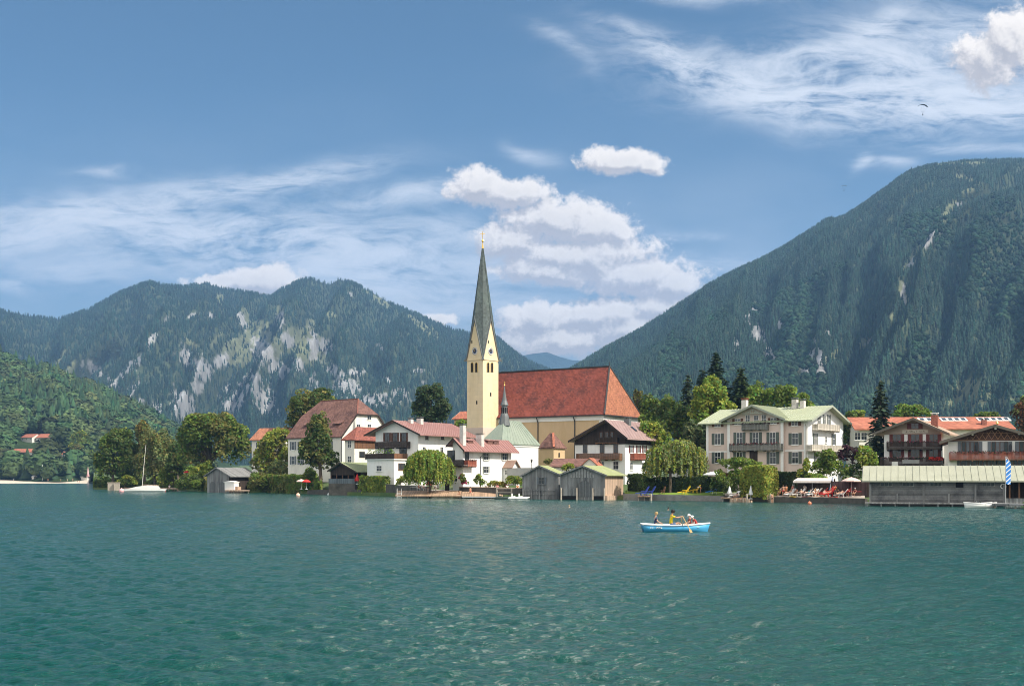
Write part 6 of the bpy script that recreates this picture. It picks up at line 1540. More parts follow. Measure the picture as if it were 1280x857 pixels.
# undergrowth along the natural bank on the left: nobody could count it
rng = np.random.default_rng(400); us = rng.uniform(117, 402, 26000); dd = np.abs(rng.normal(0, 3.0, len(us))) + .1
ys = shoreY(us) + dd * 1.3; hh = rng.uniform(0, 1, len(us)) ** 1.2 * (2.0 + 4.2 * fbm(us * .06, us * 0, 8, 4)) * (0.6 + .4 * np.minimum(dd, 3) / 3)
P = np.stack([(us - CU) * ys / F, ys, ground_z(us, ys) + hh - .3], -1)
cb = np.array([DARKG, MIDG, OLIVE])[(fbm(us * .09, us * 0, 12, 3) * 3.6 - .3).astype(int).clip(0, 2)]
V, Fc, C = leaf_quads(rng, P, np.tile(np.array([[0, -.6, .7]]), (len(us), 1)), np.full(len(us), .62), vary(rng, (1, 1, 1), len(us)) .clip(.5, 1.5) * cb)
tag(np_mesh('undergrowth', V, Fc, LEAF, C), 'tangled green undergrowth along the left bank', None, None, 'stuff')
# ------------------------------------------------------------------ walls, decks and jetties along the shore
def wall_run(name, label, cat, pts, thick, ztop, m, zlo=-1.5, cap=None):
    """stone wall along shore points (u, Y); ztop number or list"""
    P = [Vector((xat(u, Y), Y, 0)) for u, Y in pts]; mb = MB(); cb = MB()
    zt = ztop if hasattr(ztop, '__len__') else [ztop] * len(P)
    for i in range(len(P) - 1):
        a, b = P[i], P[i + 1]; d = (b - a).normalized(); n = Vector((-d.y, d.x, 0)) * thick
        q = [a + Vector((0, 0, zlo)), b + Vector((0, 0, zlo)), b + Vector((0, 0, zt[i + 1])), a + Vector((0, 0, zt[i]))]
        mb.prism(q, n)
        if cap:
            o = Vector((0, 0, .004)); w = n * (thick + .16) / thick; s = -n * .08 / thick
            cb.prism([a + s + o + Vector((0, 0, zt[i])), b + s + o + Vector((0, 0, zt[i + 1])), b + s + w + o + Vector((0, 0, zt[i + 1])), a + s + w + o + Vector((0, 0, zt[i]))], (0, 0, .12))
    r = empty(name, (0, 0, 0), 0, label, cat); mb.build('masonry', m, r)
    if cap: cb.build('coping', cap, r)
    return r
wall_run('quay_wall', 'dark quay wall in shade beside the hanging ivy', 'wall', [(482, 268.5), (500, 261.5), (536, 253)], .6, [2.7, 2.5, 2.3], DARKSTONE)
wall_run('quay_wall', 'low garden wall behind the bathers landing', 'wall', [(574, 247.5), (612, 241), (651, 233)], .5, [2.1, 2.1, 2.0], DARKSTONE, cap=DECKWOOD)
wall_run('quay_wall', 'brown stone quay wall below the lawn with deck chairs', 'wall', [(779, 220.5), (830, 214.5), (880, 209.3), (905, 206.8)], .6, [1.15, 1.05, 1.0, .95], GREYSTONE)
wall_run('quay_wall', 'dark stone wall carrying the bathing terrace', 'wall', [(905, 206.5), (935, 202.8), (1000, 194.6), (1081, 183.4)], .6, [.80, .84, .87, .87], DARKSTONE)
wall_run('garden_wall', 'grey rendered wall between chapel and twin boathouses', 'wall', [(634, 259), (690, 250)], .4, [6.2, 6.2], GREYWALL, zlo=0)
wall_run('bank_wall', 'dark shaded retaining wall under the pavilion terrace', 'wall', [(384, 303), (410, 291.5), (452, 279)], .6, [1.0, 1.3, 1.3], DARKSTONE)
# lawn and terrace floor
def sheet(name, label, rows, m, kind='structure', dz=0.0):
    mb = MB()
    for (a, b) in zip(rows, rows[1:]): mb.face([a[0], b[0], b[1], a[1]])
    return tag(mb.build(name, m), label, None, None, kind)
LAWN = mat('lawn_grass', (0.17, 0.26, 0.035), 0.9, 0.25, 0.8, (0.10, 0.17, 0.03), 0.5, 0.3, 0.3)
def G(u, Y, dz): p = Vector((xat(u, Y), Y, 0)); p.z = float(ground_z(CU + F * p.x / p.y, Y)) + dz; return p
rows = []
for u in np.linspace(781, 904, 14):
    Y0 = float(shoreY(u)) + .5; rows.append((Vector((xat(u, Y0), Y0, 1.02)), Vector((xat(u, Y0 + 9.5), Y0 + 9.5, 1.75))))
sheet('lawn', 'bright mown lawn above the brown quay wall', rows, LAWN)
TERR = mat('terrace_slabs', (0.42, 0.36, 0.30), 0.9, 0.15, 0.6, (0.25, 0.22, 0.2), .5, .4, .2)
rows = []
for u in np.linspace(906, 1081, 14):
    Y0 = float(np.interp(u, [905, 935, 1000, 1081], [206.5, 202.8, 194.6, 183.4])) + .05; rows.append((Vector((xat(u, Y0), Y0, .92)), Vector((xat(u, Y0 + 9), Y0 + 9, 1.34))))
sheet('bathing_terrace', 'pale paved terrace full of sunbathers', rows, TERR)
rows = []
for u in np.linspace(490, 652, 14):
    Y0 = float(shoreY(u)) + 3.4; rows.append((Vector((xat(u, Y0), Y0, 1.0)), Vector((xat(u, Y0 + 11), Y0 + 11, 1.55))))
sheet('garden_terrace', 'gravelled garden terrace in front of the lakeside chalet', rows, mat('gravel_terrace', (.36, .31, .25), .95, .2, .8))

def deck(name, label, pts, zt, th=.28, m=DECKWOOD, posts=True, cat='jetty', group=None, zb=None, edge=None):
    """pts: four corners (u, Y)"""
    c = [Vector((xat(u, Y), Y, zt if k < 2 or zb is None else zb)) for k, (u, Y) in enumerate(pts)]; o = (c[0] + c[2]) / 2; o.z = 0; r = empty(name, o, 0, label, cat, group)
    mb = MB(); mb.prism([p - o - Vector((0, 0, th)) for p in c], (0, 0, th)); mb.build('decking', m, r)
    mb = MB(); a, b = c[0] - o, c[1] - o; n = max(2, int((b - a).length / 2.2))
    for i in range(n + 1):
        q = a.lerp(b, (i + .15) / (n + .3)); q2 = q + (c[3] - c[0]) * .12; mb.tube([Vector((q2.x, q2.y, -1.4)), Vector((q2.x, q2.y, zt - th - .002))], .11, 7)
    if posts: split(mb, 'pile', PILE, r)
    if edge:
        mb = MB(); mb.bar(a + Vector((0, -.06, zt - .12 - a.z)), b + Vector((0, -.06, zt - .12 - b.z)), .08, .2); mb.build('edge_board', edge, r)
    return r
deck('landing_stage', 'long brown landing stage below the weeping tree', [(494, 244), (577, 239), (577, 246), (497, 251)], .55, zb=1.45)
deck('landing_stage', 'right landing stage with white painted edge below the porch', [(577.5, 238.6), (628, 234.5), (630, 241), (577.5, 245.5)], .42, zb=1.3, edge=LIFE)
deck('floating_platform', 'pale stepped platform on the long brown landing stage', [(541, 245.5), (561, 244), (561, 248), (541, 249)], 1.35, .3, PALEWOOD, False, 'platform')
deck('small_jetty', 'low wooden jetty under the two blue deck chairs', [(797, 213.5), (814, 212), (814, 217), (797, 218.5)], .85, .2, DECKWOOD)
deck('bathing_jetty', 'narrow jetty left of the tall sunlit hedge', [(901, 203), (934, 199.8), (934, 203.2), (901, 206.6)], .72, .2, DECKWOOD)
deck('small_jetty', 'short jetty with pale fascia in front of the small left boathouse', [(281, 326), (312, 323), (312, 332), (282, 333)], .85, .3, PALEWOOD)
deck('dark_jetty', 'dark boarded jetty at the right edge beside the motorboat', [(1240, 159), (1300, 154), (1300, 158.5), (1240, 163)], .6, .25, GREYWOOD)
deck('small_jetty', 'low jetty behind the moored sailing boat', [(196, 385), (226, 381), (226, 388), (196, 392)], .9, .3, PALEWOOD)
def posts(name, label, lst, zt, r, m=PILE, group=None, cat='post'):
    for i, (u, Y, lab) in enumerate(lst):
        p = Vector((xat(u, Y), Y, 0)); mb = MB(); mb.tube([(0, 0, -1.5), (0, 0, zt * .98), (0, 0, zt)], [r, r, r * .8], 9); o = mb.build(name, m); o.location = p; tag(o, label + lab, cat, group)
posts('mooring_post', 'bleached mooring post ', [(621, 234, 'left of the white pedal boats'), (639.5, 231.5, 'standing in the water between the pedal boats'), (645.5, 235, 'tallest beside the narrow boathouse')], 2.2, .16, group='mooring posts')
posts('mooring_post', 'bleached mooring post ', [(814, 211.8, 'at the corner of the blue deck chair jetty')], 1.2, .17, group='mooring posts')
posts('mooring_post', 'bleached post ', [(933.5, 199, 'of the bathing steps by the tall hedge'), (963, 198, 'of the ladder below the sunbathers')], 1.4, .15, group='mooring posts')
for u, Y, lab in ((138.5, 405, 'left wooden pile of the pair at the left point'), (146, 404, 'right wooden pile of the pair at the left point')):
    mb = MB(); mb.box(-.9, .9, -.5, .5, -1.5, 2.4); mb.box(-1.0, 1.0, -.6, .6, 2.402, 2.7)
    o = mb.build('timber_pile', PILE); o.location = (xat(u, Y), Y, 0); tag(o, lab, 'pile', 'piles at the left point')
# rail between mooring posts
mb = MB(); mb.bar((xat(622, 233.8), 233.8, 1.25), (xat(640, 231.3), 231.3, 1.25), .14, .14); mb.bar((xat(622, 233.8), 233.8, 2.0), (xat(645, 234.5), 234.5, 2.0), .12, .12); tag(mb.build('handrail', PILE), 'pale wooden rail linking the mooring posts', 'rail')
def ladder(label, u, Y, zt, w=.5, hgt=2.2, m=None):
    m = m or LIFE; r = empty('ladder', (xat(u, Y), Y, 0), 0, label, 'ladder')
    mb = MB()
    for s in (-1, 1): mb.tube([(s * w / 2, 0, -.8), (s * w / 2, 0, zt + hgt * .4), (s * w / 2, .35, zt + hgt * .5), (s * w / 2, .5, zt)], .04, 6)
    split(mb, 'rail', m, r); mb = MB()
    for k in range(6): mb.bar((-w / 2, 0, -.5 + k * .3), (w / 2, 0, -.5 + k * .3), .05)
    split(mb, 'rung', m, r)
ladder('white bathing ladder at the left end of the landing stage', 499, 243.6, .62, .9, 2.6)
ladder('pale ladder into the water below the sunbathers', 963.5, 197.6, .5, .9, 1.6, PALEWOOD)
# bathing steps
r = empty('bathing_steps', (xat(920, 203), 203, 0), R(-38), 'pale wooden bathing steps going down into the lake by the tall hedge', 'steps'); mb = MB()
for k in range(5): mb.box(.2 + k * .75, .2 + k * .75 + .5, -2.6, -2.3, -.9, .55 + .1 * (k % 2))
split(mb, 'plank', PALEWOOD, r); mb = MB(); mb.box(0, 4, -2.29, -1.6, -.4, -.1); mb.box(0, 4, -2.29, -1.9, .0, .3); split(mb, 'tread', PALEWOOD, r)

# ------------------------------------------------------------------ boats
def hull(L, B, Hh, n=15, m=9, stern=.8, bow=1.25, sheer=.14, rake=.18):
    """open boat skin, bow towards +x; returns vertex grid function and rows"""
    V = []; Fc = []
    for i in range(n):
        t = i / (n - 1); x = -L / 2 + L * t
        w = B / 2 * (min(1, stern + (1 - stern) * (t / .4)) if t < .4 else max(.02, (1 - ((t - .4) / .6) ** 2.3))); zs = Hh + sheer * ((t - .45) / .55) ** 2
        for j in range(m):
            a = math.pi * j / (m - 1); c = math.cos(a); s = math.sin(a)
            y = -w * math.copysign(abs(c) ** .7, c); z = zs - (zs + .12) * s ** .75
            V.append((x + rake * t * (z / Hh) * bow * .6 - (.10 * (z / Hh) if t < .1 else 0), y, z))
    for i in range(n - 1):
        for j in range(m - 1):
            a = i * m + j; Fc.append((a, a + 1, a + m + 1, a + m))
    return V, Fc, n, m
def boat(name, label, cat, loc, rz, L, B, Hh, hullm, gunm, group=None, thwarts=2, bow_lit=None, inner=None):
    r = empty(name, loc, rz, label, cat, group); V, Fc, n, m = hull(L, B, Hh)
    mb = MB(); mb.v = V[:]; mb.f = Fc[:] + [tuple(range(m - 1, -1, -1))]; mb.mi = [0] * len(mb.f); o = mb.build('hull', hullm, r, smooth=True)
    md = o.modifiers.new('thickness', 'SOLIDIFY'); md.thickness = .05; md.offset = -1
    g = MB(); ed = [V[i * m] for i in range(n)]; ed2 = [V[i * m + m - 1] for i in range(n)]
    g.tube([(p[0], p[1], p[2] + .03) for p in ed], .055, 6); g.tube([(p[0], p[1], p[2] + .03) for p in ed2], .055, 6); g.bar(ed[0], ed2[0], .12, .09)
    g.build('gunwale', gunm, r)
    f = MB(); 
    for i in range(n - 2):
        a, b = V[i * m + 2], V[(i + 1) * m + 2]; f.face([(a[0], a[1] * .9, .10), (b[0], b[1] * .9, .10), (b[0], -b[1] * .9, .10), (a[0], -a[1] * .9, .10)])
    f.build('floor', inner or gunm, r)
    s = MB()
    for k in range(thwarts):
        x = -L * .30 + k * L * .62 / max(1, thwarts - 1); i = int((x + L / 2) / L * (n - 1)); w = abs(V[i * m][1]) * .93; s.box(x - .14, x + .14, -w, w, Hh * .66, Hh * .66 + .05)
    if thwarts: split(s, 'seat', inner or gunm, r)
    return r
BLUE = mat('blue_hull_paint', (0.07, 0.36, 0.62), .4, .08, 2.0, spec=.5)
CREAMW = mat('white_boat_paint', (.78, .77, .74), .4, .05, 2.0, spec=.5)
PALEBLUE = mat('pale_blue_paint', (.45, .62, .72), .5, .05, 2.0)
RB = pt(844.5, 664.0, 89.0); RB.z = -.02
rowboat = boat('rowing_boat', 'blue rowing boat with white gunwale carrying four people', 'rowing boat', RB, R(3), 4.8, 1.55, .46, BLUE, CREAMW, thwarts=3, inner=PALEBLUE)
mb = MB(); rs = random.Random(5); x_ = -2.0
for wch in (1, 1, 0, 1, 1, 1):
    if wch:
        mb.box(x_, x_ + .035, -.80, -.70, .26, .38); mb.box(x_ + .036, x_ + .10, -.80, -.70, .26 + rs.choice((0, .045, .085)), .295 + rs.choice((0, .045, .085)))
    x_ += .15
mb.build('registration_marks', CREAMW, rowboat)
mb = MB(); 
for s in (-1, 1): mb.tube([(.35, s * .76, .46), (.35, s * .80, .62)], .03, 6)
split(mb, 'oarlock', IRON, rowboat)
def oar(label, a, b):
    mb = MB(); a, b = Vector(a), Vector(b); d = (b - a).normalized(); mb.tube([a, a.lerp(b, .75), b - d * .5], [.028, .03, .024], 8)
    n = Vector((0, 1, 0)).cross(d).normalized(); w = n * .085
    mb.prism([b - d * .55 - w * .5, b - d * .35 - w, b - w * .9, b + w * .9, b - d * .35 + w, b - d * .55 + w * .5], Vector((0, .03, 0)))
    o = mb.build('oar', mat('oar_wood', (.62, .40, .18), .5, .15, 3.0)); tag(o, label, 'oar', 'oars of the rowing boat'); return o
def rb(x, y, z): return Vector((RB.x + x * math.cos(R(3)) - y * math.sin(R(3)), RB.y + x * math.sin(R(3)) + y * math.cos(R(3)), RB.z + z))
oar('near wooden oar dipping into the lake on the viewer side of the blue boat', rb(.46, -.28, 1.16), rb(.92, -1.60, -.10))
oar('far wooden oar on the other side of the blue boat', rb(.46, .28, 1.16), rb(.92, 1.80, -.10))

sb = boat('sailing_boat', 'white covered sailing boat moored before the left trees', 'sailing boat', (xat(180, 357), 357, 0), R(186), 12.5, 2.8, .75, CREAMW, CREAMW, thwarts=0)
mb = MB(); mb.prism([(-4.8, -1.0, .78), (-4.8, 1.0, .78), (-4.3, .55, 1.7), (-4.3, -.55, 1.7)], (.02, 0, 0))
mb = MB(); pr = [(-4.9, .8, .82), (-4.2, 1.0, 1.75), (-1.0, 1.1, 2.0), (2.4, .9, 1.5), (4.6, .35, .95)]
for a, b in zip(pr, pr[1:]):
    for s in (-1, 1): mb.face([(a[0], s * a[1], .74), (b[0], s * b[1], .74), (b[0], 0, b[2]), (a[0], 0, a[2])])
mb.face([(-4.9, -.8, .74), (-4.9, .8, .74), (-4.9, 0, .82)]); mb.build('boat_cover', mat('pale_canvas', (.46, .46, .43), .9, .1, 1.5), sb)
mb = MB(); mb.tube([(.6, 0, .8), (.1, 0, 7), (-.55, 0, 14.0)], [.10, .085, .055], 8); mb.build('mast', mat('pale_mast', (.68, .64, .55), .5, .05, 2.0), sb)
mb = MB(); mb.tube([(.4, 0, 2.1), (-4.2, 0, 2.0)], .09, 8); mb.build('boom', PALEWOOD, sb)
mb = MB(); mb.tube([(-.5, 0, 13.6), (6.1, 0, .95)], .025, 5); mb.tube([(-.5, 0, 13.6), (-5.9, 0, .9)], .025, 5); split(mb, 'stay', IRON, sb)
mb = MB(); mb.box(-6.3, -5.9, -.4, .4, -.1, .55); mb.build('red_transom', mat('red_paint', (.45, .04, .04), .5), sb)
bt = boat('dinghy', 'small dark dinghy lying behind the sailing boat bow', 'dinghy', (xat(166, 384), 384, 0), R(10), 5.0, 1.7, .9, mat('dark_brown_paint', (.10, .05, .04), .5), PALEWOOD)
MBm = boat('motorboat', 'white open motorboat moored at the long boathouse', 'motorboat', (xat(1224, 160), 160, 0), R(185), 4.0, 1.6, .62, CREAMW, CREAMW, thwarts=2)
mb = MB(); mb.prism([(-.1, -.6, .62), (.1, -.6, .62), (.35, -.5, 1.0), (.30, -.5, 1.0)], (0, 1.2, 0)); mb.build('windscreen', GLASS, MBm)
mb = MB(); mb.box(-2.25, -1.95, -.18, .18, .1, .95); mb.build('outboard_motor', IRON, MBm)
for i, (u, Y, lab) in enumerate(((644, 228.5, 'left white pedal boat before the narrow boathouse'), (653, 227.5, 'right white pedal boat before the narrow boathouse'), (627, 230, 'dark hulled pedal boat beside the mooring posts'))):
    r = empty('pedal_boat', (xat(u, Y), Y, 0), R(-10), lab, 'pedal boat', 'pedal boats at the landing'); hm = CREAMW if i < 2 else mat('green_black_paint', (.04, .06, .05), .5)
    mb = MB()
    for s in (-1, 1): mb.tube([(-1.3, s * .5, .18), (-.9, s * .5, .2), (.9, s * .5, .2), (1.35, s * .5, .4)], [.15, .26, .26, .06], 8)
    split(mb, 'float', hm, r)
    mb = MB(); mb.box(-.9, .9, -.5, .5, .36, .46); mb.build('deck', hm, r)
    mb = MB()
    for s in (-1, 1): mb.box(-.55, -.05, s * .3 - .22, s * .3 + .22, .461, .62); mb.box(-.68, -.551, s * .3 - .22, s * .3 + .22, .461, 1.1)
    split(mb, 'seat', hm, r, 2)
def ball(name, label, u, v, Y, r, m, cat='buoy', z=None):
    mb = MB(); mb.lathe([(r * math.sin(math.pi * k / 8), -r * math.cos(math.pi * k / 8)) for k in range(9)], n=12); mb.tube([(0, 0, r * .9), (0, 0, r * 1.25)], r * .18, 6)
    o = mb.build(name, m, smooth=True); o.location = (xat(u, Y), Y, r * .45 if z is None else z); tag(o, label, cat)
OR = mat('orange_buoy', (.75, .22, .12), .5); PK = mat('pink_buoy', (.75, .42, .42), .5)
ball('buoy', 'orange and white buoy floating off the left bank', 372.5, 620, 268, .48, mat('apricot_buoy', (.80, .50, .38), .5))
ball('buoy', 'small white buoy by the pavilion wall', 411, 618, 286, .36, CREAMW)
ball('buoy', 'pink mooring buoy at the bow of the sailing boat', 152, 615, 352, .75, PK)
ball('buoy', 'orange red buoy in the water below the sunbathers', 1012, 630, 184, .30, OR)

# ------------------------------------------------------------------ flag, parasols, chairs
FL = empty('banner_flag', (xat(1257, 158), 158, 0), 0, 'blue and white striped banner on a tall pole beside the motorboat', 'flag')
zt = zat(571, 158); mb = MB(); mb.tube([(0, 0, -.5), (0, 0, zt)], [.06, .04], 8); mb.build('pole', mat('grey_pole', (.4, .4, .4), .5), FL)
mb = MB(); mb.tube([(0, 0, zt), (.25, 0, zt - .1), (.42, 0, zt - .45)], .035, 6); mb.build('hook', LIFE, FL)
m, N, b = base_mat('banner_cloth'); tc = N.node('ShaderNodeTexCoord').outputs['Object']; sx = N.node('ShaderNodeSeparateXYZ'); N.l.new(tc, sx.inputs[0])
w_ = N.m('FRACT', N.m('MULTIPLY', N.m('SUBTRACT', sx.outputs[2], N.m('MULTIPLY', sx.outputs[0], .9)), 1.7)); w_ = N.ramp(w_, .70, .74)
N.put(b.inputs['Base Color'], N.mix(w_, c4((.04, .22, .62)), c4((.75, .78, .80)))); b.inputs['Roughness'].default_value = .8
V = []; nz, nx = 18, 6
for j in range(nz + 1):
    for i in range(nx + 1):
        t = j / nz; s = i / nx; wd = .62 * (1 - .25 * max(0, .12 - t) / .12); V.append((.06 + s * wd, .07 * math.sin(3.2 * s + 5 * t) * s, zt - .12 - t * 3.35 - s * .42 * (1 - t * .3) * (1 if t < .25 else .6) - .06 * math.sin(s * 5)))
Fc = [(j * (nx + 1) + i, j * (nx + 1) + i + 1, (j + 1) * (nx + 1) + i + 1, (j + 1) * (nx + 1) + i) for j in range(nz) for i in range(nx)]
np_mesh('banner', np.array(V), np.array(Fc), m, parent=FL, smooth=True)

def parasol(label, u, v_top, Y, z0, r, m, hgt=2.5, open_=True, tilt=0, m2=None, group=None):
    rt = empty('parasol', (xat(u, Y), Y, z0), 0, label, 'parasol', group)
    mb = MB(); mb.tube([(0, 0, 0), (0, 0, hgt)], .035, 6); mb.lathe([(.35, 0), (.35, .1), (.08, .14)], n=10); mb.build('pole', LIFE, rt)
    n = 8; mb = MB()
    for k in range(n):
        a0, a1 = 2 * math.pi * k / n, 2 * math.pi * (k + 1) / n; mb.cur = k % 2 if m2 else 0
        if open_:
            P = lambda a, q, z: Vector((math.cos(a) * q * r, math.sin(a) * q * r, hgt - .05 + z + tilt * math.cos(a) * q))
            mb.face([P(a0, 0, .1), P(a0, .6, -.16), P(a1, .6, -.16)]); mb.face([P(a0, .6, -.16), P(a0, 1, -.45), P(a1, 1, -.45), P(a1, .6, -.16)]); mb.face([P(a0, 1, -.45), P(a0, 1.0, -.62), P(a1, 1.0, -.62), P(a1, 1, -.45)])
        else:
            P = lambda a, q, z: Vector((math.cos(a) * q, math.sin(a) * q, z))
            mb.face([P(a0, .05, hgt), P(a1, .05, hgt), P(a1, r * .5, hgt * .62), P(a0, r * .5, hgt * .62)]); mb.face([P(a0, r * .5, hgt * .62), P(a1, r * .5, hgt * .62), P(a1, r * .9, hgt * .33), P(a0, r * .7, hgt * .30)])
    o = mb.build('canopy', [m, m2] if m2 else m, rt); md = o.modifiers.new('cloth', 'SOLIDIFY'); md.thickness = .02
    return rt
CPINK, CRED, CWHT, CSTR = mat('pink_parasol_cloth', (.72, .50, .44), .9, .05), mat('red_cloth', (.55, .04, .035), .85, .1), mat('white_cloth', (.80, .79, .77), .9, .04), mat('blue_stripe_cloth', (.10, .18, .40), .9, .05)
parasol('open pink parasol over the red beach table', 1064, 600, 190, 1.1, 1.55, CPINK, 3.0)
parasol('closed blue and white striped parasol at the right end of the awning', 1040.5, 597, 193, 1.05, .62, CWHT, 3.2, False, m2=CSTR)
parasol('large white parasol on the villa garden terrace', 894, 588, 213, 2.6, 2.1, CWHT, 2.6)
parasol('open red parasol left of the pavilion', 383, 596, 296, 1.3, 1.1, CRED, 2.4)
parasol('pale parasol with red rim left of the open red one', 376.5, 597, 298, 1.3, 1.2, mat('pale_red_cloth', (.70, .52, .46), .9), 2.5)
parasol('drooping red parasol at the pavilion corner', 446.5, 590, 280.5, 2.6, .8, CRED, 2.4, False)
parasol('closed red and white striped parasol on the far beach', 110, 580, 1060, 1.6, 1.5, mat('rose_cloth', (.62, .30, .30), .9), 13.0, False, m2=mat('pale_rose_cloth', (.66, .50, .48), .9))
parasol('small red parasol among the trees behind the left boathouse', 234, 585, 372, 1.4, 1.2, CRED, 5.0)
parasol('red parasol under the weeping tree', 536.5, 600, 251, 1.5, .8, CRED, 3.2, False)
# awning over the terrace
A = empty('awning', (xat(1018, 196.5), 196.5, 1.15), R(-32), 'long pale awning on posts behind the sunbathers', 'awning')
w_ = 6.3; mb = MB()
for i in range(10):
    for s in range(1):
        x0, x1 = -w_ / 2 + w_ * i / 10, -w_ / 2 + w_ * (i + 1) / 10; mb.prism([(x0, -1.3, 2.35), (x1 - .02, -1.3, 2.35), (x1 - .02, .9, 2.8), (x0, .9, 2.8)], (0, 0, .06)); mb.prism([(x0, -1.36, 2.08), (x1 - .02, -1.36, 2.08), (x1 - .02, -1.32, 2.40), (x0, -1.32, 2.40)], (0, .03, 0))
mb.build('canopy', mat('pale_awning_cloth', (.74, .66, .60), .9, .05), A)
mb = MB()
for x in (-w_ / 2 + .1, 0, w_ / 2 - .1): mb.bar((x, -1.1, -.5), (x, -1.1, 2.36), .09)
split(mb, 'post', GREYWOOD, A)
mb = MB(); mb.box(-w_ / 2, w_ / 2, .95, 1.05, -.6, 2.75); mb.build('back_panel', DARKWOOD, A)

def chair(name, label, loc, rz, m, fm=None, s=1.0, group=None, cat='deck chair', recline=.55, long_=True):
    """reclining garden chair facing +x"""
    r = empty(name, loc, rz, label, cat, group); r.scale = (s, s, s); fm = fm or m
    mb = MB(); mb.cbox((.05, 0, .36), .62, .56, .07); mb.build('seat', m, r)
    mb = MB(); a = R(90 - 90 * recline); mb.prism([(-.24, -.28, .36), (-.24, .28, .36), (-.24 - math.cos(a) * .85, .28, .36 + math.sin(a) * .85), (-.24 - math.cos(a) * .85, -.28, .36 + math.sin(a) * .85)], (.05, 0, .05)); mb.build('backrest', m, r)
    if long_: mb = MB(); mb.prism([(.37, -.27, .33), (.37, .27, .33), (1.0, .25, .24), (1.0, -.25, .24)], (0, 0, .06)); mb.build('leg_rest', m, r)
    mb = MB()
    for x, y in ((-.22, -.25), (-.22, .25), (.34, -.25), (.34, .25)): mb.bar((x, y, 0), (x * .85, y, .34), .055)
    split(mb, 'leg', fm, r)
    mb = MB()
    for y in (-.31, .31): mb.bar((-.35, y, .56), (.25, y, .54), .06, .04)
    split(mb, 'armrest', fm, r); return r
CB, CY, CBR = mat('navy_canvas', (.03, .055, .28), .8, .1), mat('yellow_plastic', (.80, .52, .02), .5, .05), mat('bright_blue_plastic', (.02, .20, .62), .5, .05)
def lawnz(u, Y): return .84 + (Y - float(shoreY(u))) * .078 + .16
def place(u, Y, z=None): return Vector((xat(u, Y), Y, lawnz(u, Y) if z is None else z))
chair('deck_chair', 'left navy deck chair on the small jetty', place(804.5, 215.5, .86), R(190), CB, s=1.5, group='chairs on the lawn', recline=.35)
chair('deck_chair', 'right navy deck chair on the small jetty', place(812.5, 214.5, .86), R(190), CB, s=1.5, group='chairs on the lawn', recline=.35)
chair('deck_chair', 'brown wooden chair behind the navy deck chairs', place(828, 216.5), R(200), BROWNWOOD, s=1.15, group='chairs on the lawn', recline=.2, long_=False)
chair('sun_lounger', 'left yellow lounger on the lawn', place(856, 213.0), R(190), CY, s=1.35, group='chairs on the lawn', recline=.4)
chair('sun_lounger', 'right yellow lounger on the lawn beside the bending person', place(869, 214.6), R(185), CY, s=1.35, group='chairs on the lawn', recline=.4)
chair('sun_lounger', 'bright blue chair at the right end of the lawn', place(892, 210.2), R(200), CBR, s=1.45, group='chairs on the lawn', recline=.3, m2=None) if False else chair('sun_lounger', 'bright blue chair at the right end of the lawn', place(892, 210.2), R(200), CBR, LIFE, s=1.45, group='chairs on the lawn', recline=.3)

# table, stall and notices
T = empty('beach_table', place(1066, 189, 1.1), R(-20), 'red covered table and benches under the pink parasol', 'table')
mb = MB(); mb.cbox((0, 0, .78), 2.6, 1.0, .06); mb.build('table_top', CRED, T); mb = MB()
for x in (-1.1, 1.1): mb.bar((x, -.4, 0), (x, .4, .76), .07); mb.bar((x, .4, 0), (x, -.4, .76), .07)
split(mb, 'leg', DARKWOOD, T, 2); mb = MB()
for y in (-.95, .95): mb.cbox((0, y, .45), 2.6, .32, .06); 
split(mb, 'bench', BROWNWOOD, T)
fn = empty('board_fence', (xat(1072, 189.5), 189.5, .9), R(-25), 'dark board fence between awning and long boathouse', 'fence'); mb = MB(); mb.box(-4.4, 4.2, 1.2, 1.32, -.8, 2.6); mb.build('boards', mat('maroon_boards', (.085, .055, .055), .85, .25, 1.5, planks=('X', .22)), fn)
mb = MB()
for x in (-4.2, -1.4, 1.4, 4.0): mb.box(x - .08, x + .08, 1.06, 1.198, -.8, 2.75)
split(mb, 'fence_post', DARKWOOD, fn)
kb = empty('white_kiosk', (xat(290, 328), 328, .85), R(-25), 'small white covered stand on the jetty of the left boathouse', 'stand'); mb = MB(); mb.box(-1.7, 1.5, -1.0, 1.0, 0, 2.1); mb.build('body', CREAMW, kb)
mb = MB(); mb.prism([(-1.9, -1.2, 2.1), (1.7, -1.2, 2.1), (1.7, -1.2, 2.16), (-.1, -1.2, 2.5), (-1.9, -1.2, 2.16)], (0, 2.4, 0)); mb.build('cover', CWHT, kb)
mb = MB(); mb.box(1.501, 2.6, -.6, .6, 0, .9); mb.build('locker', PALEWOOD, kb)
lamp = empty('street_lamp', (xat(664.5, 248), 248, 3.0), 0, 'small lantern lamp on a post before the grey garden wall', 'lamp'); zt = zat(574.5, 248) - 3
mb = MB(); mb.tube([(0, 0, -1.5), (0, 0, zt - .55)], [.07, .05], 8); mb.build('post', IRON, lamp); mb = MB(); mb.lathe([(.10, zt - .55), (.22, zt - .1), (.24, zt - .08), (.03, zt + .18)], n=8); mb.build('lantern', IRON, lamp)
